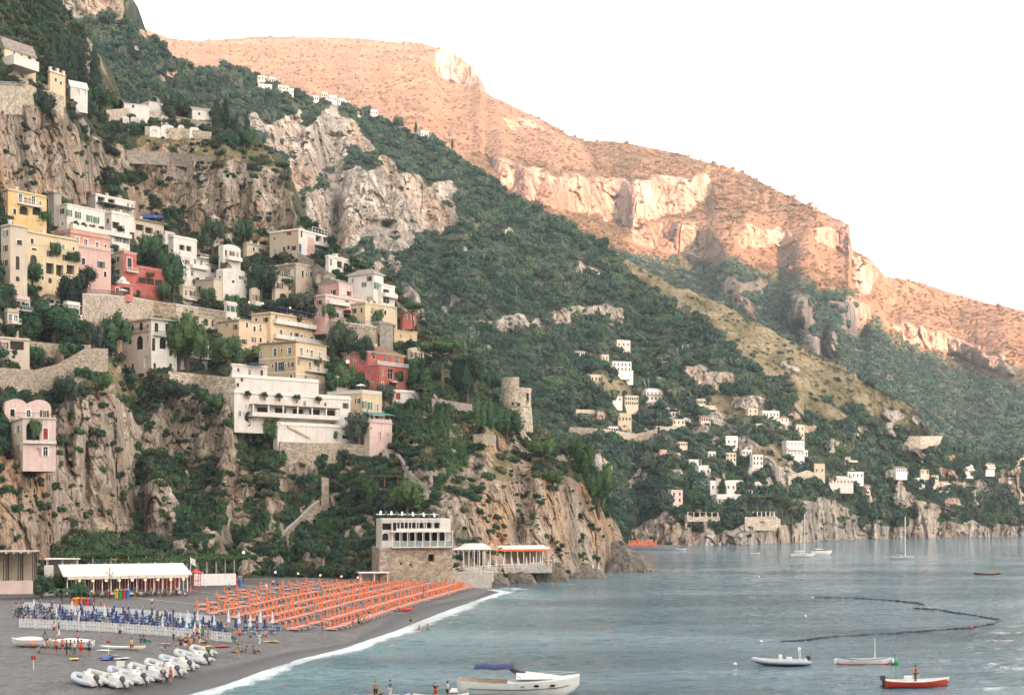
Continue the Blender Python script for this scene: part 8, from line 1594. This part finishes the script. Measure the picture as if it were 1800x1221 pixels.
def tree(kind, label, x, ytop, ybase, wpx, hill=None, D=None, name='tree', group=None):
    v_ = abs(hash_(label)) % 3
    if (kind, v_) not in TM: TM[(kind, v_)] = (trunk_mesh(kind, v_ + 3), crown_mesh(kind, v_ * 7 + {'round': 1, 'olive': 2, 'dark': 3, 'bright': 4, 'pine': 5, 'cypress': 6}[kind]))
    hill = hill or NEAR; D = D or hill.at(x, ybase) - 1.5; p = P(x, ybase, D); hgt = (ybase - ytop) / F * D; wd = wpx / F * D
    o = empty({'pine': 'umbrella_pine', 'cypress': 'cypress', 'olive': 'olive_tree'}.get(kind, name), p, (abs(hash_(label)) % 628) / 100); tag(o, label, 'tree', group); o.scale = (wd, wd, hgt)
    link('trunk', TM[(kind, v_)][0], 'bark_grey' if kind == 'olive' else 'bark', o); link('crown', TM[(kind, v_)][1], None, o); return o
def hash_(s):
    h = 7
    for ch in s: h = (h * 31 + ord(ch)) & 0x7fffffff
    return h
for a in (('round', 'rounded green tree below the yellow house', 66, 372, 412, 58), ('round', 'small clipped tree before the cream tower block', 57, 460, 508, 40), ('round', 'largest domed green tree below the promenade wall', 98, 528, 602, 88), ('dark', 'dark tree at the end of the promenade wall', 123, 483, 540, 44), ('dark', 'left of two flat dark trees on the promenade', 148, 470, 512, 48), ('dark', 'right of two flat dark trees on the promenade', 186, 478, 518, 46),
          ('round', 'green tree left of the arched villa', 204, 548, 616, 52), ('olive', 'grey-green tree between the domed tree and the arched villa', 164, 566, 616, 40), ('round', 'large leafy tree above the red terrace', 262, 410, 486, 64), ('round', 'large leafy tree sprawling right of the red terrace', 298, 436, 516, 56), ('round', 'smallest round tree before the red terrace', 250, 488, 524, 28), ('round', 'small round tree before the low white house', 289, 496, 532, 27), ('round', 'round tree before the broad cream house', 366, 506, 538, 32), ('round', 'small tree at the end of the promenade railing', 408, 516, 548, 28),
          ('bright', 'tall pine-like tree right of the arched villa', 330, 550, 652, 72), ('dark', 'dark tree against the cliff above the cream house', 374, 384, 440, 42), ('round', 'second dark tree against the cliff', 431, 384, 426, 36), ('dark', 'round dark tree beside the arcade house', 459, 462, 530, 58), ('olive', 'round clipped olive above the balcony hotel', 531, 514, 552, 48), ('round', 'small round tree before the pale pink terrace house', 579, 531, 568, 25), ('round', 'round tree before the long yellow house', 658, 538, 578, 34), ('dark', 'broad ivy-dark tree below the terrace wall', 602, 566, 640, 56),
          ('round', 'dark tree behind the red villa', 742, 626, 690, 44), ('dark', 'large dark tree between the stone pine and the tower', 820, 622, 706, 60), ('round', 'rounded tree beside the watch tower', 866, 654, 690, 30), ('olive', 'pale olive before the white hotel', 632, 720, 782, 50), ('round', 'small clipped tree on the lower hotel terrace', 586, 746, 782, 29), ('round', 'bushy tree left of the hotel base wall', 470, 730, 790, 50), ('dark', 'tree hanging on the cliff left of the hotel', 425, 708, 770, 44),
          ('bright', 'bright pine left of the timber platform', 646, 836, 890, 42), ('bright', 'bright pine right of the timber platform', 716, 844, 906, 62), ('bright', 'bright flat pine on the headland crest', 952, 772, 812, 50), ('bright', 'bright round pine on the headland crest', 1022, 772, 836, 44), ('bright', 'large bright pine on the headland shoulder', 1052, 818, 900, 52), ('bright', 'small flat pine on the headland rock', 972, 826, 858, 40), ('round', 'dark bush tree under the tower', 892, 716, 772, 56), ('round', 'bush tree right below the promenade tower', 850, 700, 770, 44),
          ('dark', 'round dark tree on the cemetery terrace', 308, 170, 214, 46), ('round', 'tree below the corner chapel', 170, 150, 198, 46), ('dark', 'dark bush tree on the upper cliff edge', 76, 156, 216, 44), ('round', 'tree on the terrace edge right of the cemetery', 430, 224, 262, 36), ('round', 'bush tree above the left cliff at the picture edge', 60, 605, 640, 40), ('dark', 'dark tree behind the pink cliff house', 116, 660, 712, 40), ('bright', 'bright bush at the top of the left cliff', 172, 655, 696, 48), ('dark', 'bush on the cliff edge below the arched villa', 306, 668, 708, 70), ('round', 'bush at the foot of the garden wall', 380, 690, 722, 36),
          ('round', 'garden tree left of the red villa', 606, 640, 690, 40), ('olive', 'pale olive below the red villa', 676, 672, 712, 34), ('round', 'garden tree above the hotel wing', 590, 652, 692, 36), ('round', 'tree between the peach house and the white pavilion', 400, 590, 646, 60), ('bright', 'vine-green bush above the white pavilion', 440, 610, 646, 56), ('round', 'small bush tree left of the long yellow house', 690, 540, 566, 24), ('dark', 'dark tree beside the stair tower', 640, 590, 640, 36)):
    tree(*a)
for a in (('round', 'bushy tree beside the beach bar', 74, 1012, 1052, 40), ('bright', 'bright bush behind the beach bar palm', 100, 1006, 1048, 44), ('round', 'low tree between the white pillar and the palms', 138, 1020, 1056, 34)):
    tree(*a, D=B(a[2], a[4]).y)
tree('pine', 'great umbrella pine with a bare trunk right of the red villa', 777, 597, 686, 92); tree('pine', 'small bright umbrella pine at the edge of the town', 726, 530, 584, 46)
for x, y0, y1, w_, lb in ((108, 40, 160, 26, 'tallest dark cypress in the top corner'), (126, 60, 165, 24, 'second dark cypress in the top corner'), (166, 78, 190, 26, 'dark cypress right of the corner chapel'), (93, 70, 150, 22, 'dark cypress behind the narrow yellow house'), (140, 74, 160, 26, 'dark cypress behind the corner chapel'), (380, 172, 226, 13, 'left cypress of the pair at the cemetery'), (397, 168, 226, 14, 'right cypress of the pair at the cemetery'), (416, 196, 240, 10, 'thin cypress right of the cemetery pair'), (434, 192, 242, 11, 'last thin cypress on the cemetery shelf')): tree('cypress', lb, x, y0, y1, w_)
for x, y0, y1, w_, kd, lb in ((1158, 746, 776, 6, 'cypress', 'lone thin cypress on the road below the red-roofed house'), (731, 212, 234, 6, 'cypress', 'lone cypress on the ridge beside a white house'), (795, 242, 262, 5, 'cypress', 'small cypress low on the ridge line'), (1330, 868, 906, 34, 'pine', 'left umbrella pine above the garden pillars'), (1352, 866, 904, 36, 'pine', 'second umbrella pine above the garden pillars'), (1374, 870, 912, 36, 'pine', 'third umbrella pine above the garden pillars'), (1392, 878, 926, 34, 'pine', 'umbrella pine right of the garden pillars'), (1220, 862, 892, 26, 'bright', 'bright tree left of the waterfront villa'), (1270, 838, 876, 16, 'cypress', 'dark cypress before the waterfront villa'), (1206, 836, 880, 12, 'cypress', 'dark cypress left of the waterfront villa'), (700, 206, 226, 22, 'round', 'large round tree on the ridge line')): tree(kd, lb, x, y0, y1, w_, MID)
# potted plants, climbers, parasols and lanterns on the terraces
def shrub(label, house, face, px, py, w_, h_, kind='round', out=0.7, pot=True):
    hh = HS[house]; q, z = hh.loc(face, px, py); lc = Vector((q, -out, z)) if face == 'f' else Vector((-out, q, z)); p = hh.root.matrix_basis @ lc
    o = empty('potted_shrub' if pot else 'climbing_vine', p, (abs(hash_(label)) % 628) / 100); tag(o, label, 'plant')
    if (kind, 0) not in TM: TM[(kind, 0)] = (trunk_mesh(kind, 3), crown_mesh(kind, 1))
    c = link('foliage', TM[(kind, 0)][1], None, o); c.scale = (w_, w_, h_); c.location = (0, 0, 0.3 if pot else -h_ * 0.2)
    if pot: MB().lathe([(0.22, 0), (0.32, 0.5), (0.36, 0.52)], 8).build('pot', 'roof_red', o)
for x, y, lb in ((433, 701, 'leftmost potted shrub along the white hotel terrace'), (462, 703, 'second potted shrub along the white hotel terrace'), (488, 705, 'third potted shrub along the white hotel terrace'), (519, 707, 'fourth potted shrub along the white hotel terrace'), (557, 710, 'rightmost potted shrub along the white hotel terrace')): shrub(lb, 'white_hotel', 'f', x, y, 1.9, 1.7, out=0.9)
for x, y, lb in ((128, 402, 'first plant on the terrace of the green-shuttered house'), (142, 405, 'second plant on the terrace of the green-shuttered house'), (156, 408, 'third plant on the terrace of the green-shuttered house'), (172, 411, 'fourth plant on the terrace of the green-shuttered house')): shrub(lb, 'shuttered_house', 'f', x, y, 1.8, 1.6, out=1.4)
for hs_, f_, x, y, w_, h_, lb in (('vine_house', 'f', 96, 452, 3.2, 4.5, 'vine hanging between the windows of the ochre house'), ('vine_house', 'f', 126, 460, 4.2, 3.0, 'vine over the right end of the ochre house'), ('arcade_house', 'f', 503, 500, 4.0, 2.2, 'creeper over the window of the arcade house'), ('yellow_block', 'f', 556, 642, 2.4, 3.0, 'plant trailing over the yellow block balcony'), ('red_villa_wing', 'f', 698, 668, 2.0, 3.0, 'climber beside the arch of the red wing'), ('arched_pink_house', 'f', 62, 770, 2.2, 4.6, 'dark climber on the arched pink house'), ('red_terrace', 'f', 262, 488, 2.6, 2.0, 'climber on the bright red terrace wall'), ('terraced_house', 'f', 210, 408, 2.4, 2.0, 'plants over the stepped white house balcony'), ('balcony_hotel', 'f', 524, 566, 1.8, 2.2, 'plant on the upper balcony of the cream hotel'), ('balcony_hotel', 'f', 556, 578, 1.6, 2.0, 'plant at the end of the upper hotel balcony'), ('pergola_house', 'f', 190, 366, 4.5, 1.6, 'greenery along the terrace of the pergola-roofed house')): shrub(lb, hs_, f_, x, y, w_, h_, pot=False, out=0.5)
def open_parasol(label, p, mat, r=1.5, h_=2.4, group=None):
    o = empty('open_parasol', p); tag(o, label, 'parasol', group); MB().tube([(0, 0, 0), (0, 0, h_)], 0.04, 6).build('pole', 'pole_grey', o); MB().lathe([(r, h_ - 0.55), (r * 0.6, h_ - 0.25), (0.02, h_)], 8, cap=False).build('canopy', mat, o)
for i in range(6): x = 494 + 11 * i; open_parasol('open navy parasol on the restaurant terrace above the balcony hotel', P(x, 553 + 2.4 * i, N.at(x, 556 + 2.4 * i) - 5), 'navy_cloth', group='navy parasols on the town terrace')
for x, y, lb in ((216, 524, 'open white parasol before the red gabled building'), (640, 560, 'open white parasol before the pale pink terrace house'), (612, 558, 'open red parasol before the pale pink terrace house'), (692, 684, 'open white parasol on the terrace under the umbrella pine'), (634, 690, 'open white parasol in the garden below the red villa')): open_parasol(lb, P(x, y, N.at(x, y) - 4), 'canvas_red' if 'red parasol' in lb else 'white_cloth')
for x, y, lb in ((438, 546, 'lit lantern left of the navy parasols'), (462, 548, 'second lit lantern beside the navy parasols'), (510, 556, 'lit lantern in front of the navy parasols'), (611, 652, 'bright orange lantern in the garden by the red villa')):
    lit_lamp(P(x, y, N.at(x, y) - 5), lb, 2.2, 'lamp_glow', 0.3 if x < 600 else 0.5)
# palm beside the beach bar
def palm(label, x, y, h_):
    o = empty('palm', B(x, y)); tag(o, label, 'palm'); MB().tube([(0, 0, 0), (0.05, 0, h_ * 0.5)], [0.22, 0.16], 7).build('trunk', 'bark', o); g = random.Random(3)
    for i in range(22):
        a = 6.28 * i / 22 + g.random() * 0.3; r = h_ * (0.45 + 0.25 * g.random()); up = h_ * (0.15 + 0.4 * g.random()); rows = []
        for k in range(6): t_ = k / 5; c = Vector((math.cos(a) * r * t_, math.sin(a) * r * t_, h_ * 0.5 + up * (t_ * 1.6 - t_ * t_ * 1.5))); s_ = Vector((-math.sin(a), math.cos(a), 0)) * 0.26 * math.sin(math.pi * (0.12 + 0.85 * t_)); rows.append([c - s_ - Vector((0, 0, 0.08)), c, c + s_ - Vector((0, 0, 0.08))])
        MB().grid(rows).build('frond', 'leaf_bright' if i % 2 else 'leaf_green', o)
palm('bushy green palm between the beach bar and the picket fence', 108, 1062, 3.6); palm('second palm right behind the bushy palm', 126, 1056, 3.0)
# ------------------------------------------------------------------ land and plants once every house has its place
MID.veg_off &= (fbm(MID.PX / 5, MID.PY / 5, 2, 9, 2) < 0.28)
MID.build('wooded_ridge', 'ridge_rock'); NEAR.build('town_hill', 'near_rock')
plant_far(); plant_mid(); plant_near()
# ------------------------------------------------------------------ evening haze over the whole bay
m = bpy.data.materials.new('air'); m.use_nodes = True; t = m.node_tree; t.nodes.clear()
pv = t.nodes.new('ShaderNodeVolumePrincipled'); pv.inputs['Color'].default_value = (0.82, 0.88, 0.95, 1); pv.inputs['Density'].default_value = 0.000085; pv.inputs['Anisotropy'].default_value = 0.2
om = t.nodes.new('ShaderNodeOutputMaterial'); t.links.new(pv.outputs[0], om.inputs['Volume']); MATS['air'] = m
hz = MB().box((0, 900, 520), (8400, 7400, 1050)).build('haze', 'air'); hz['kind'] = 'stuff'
print('script seconds', round(time.time() - T0, 1))
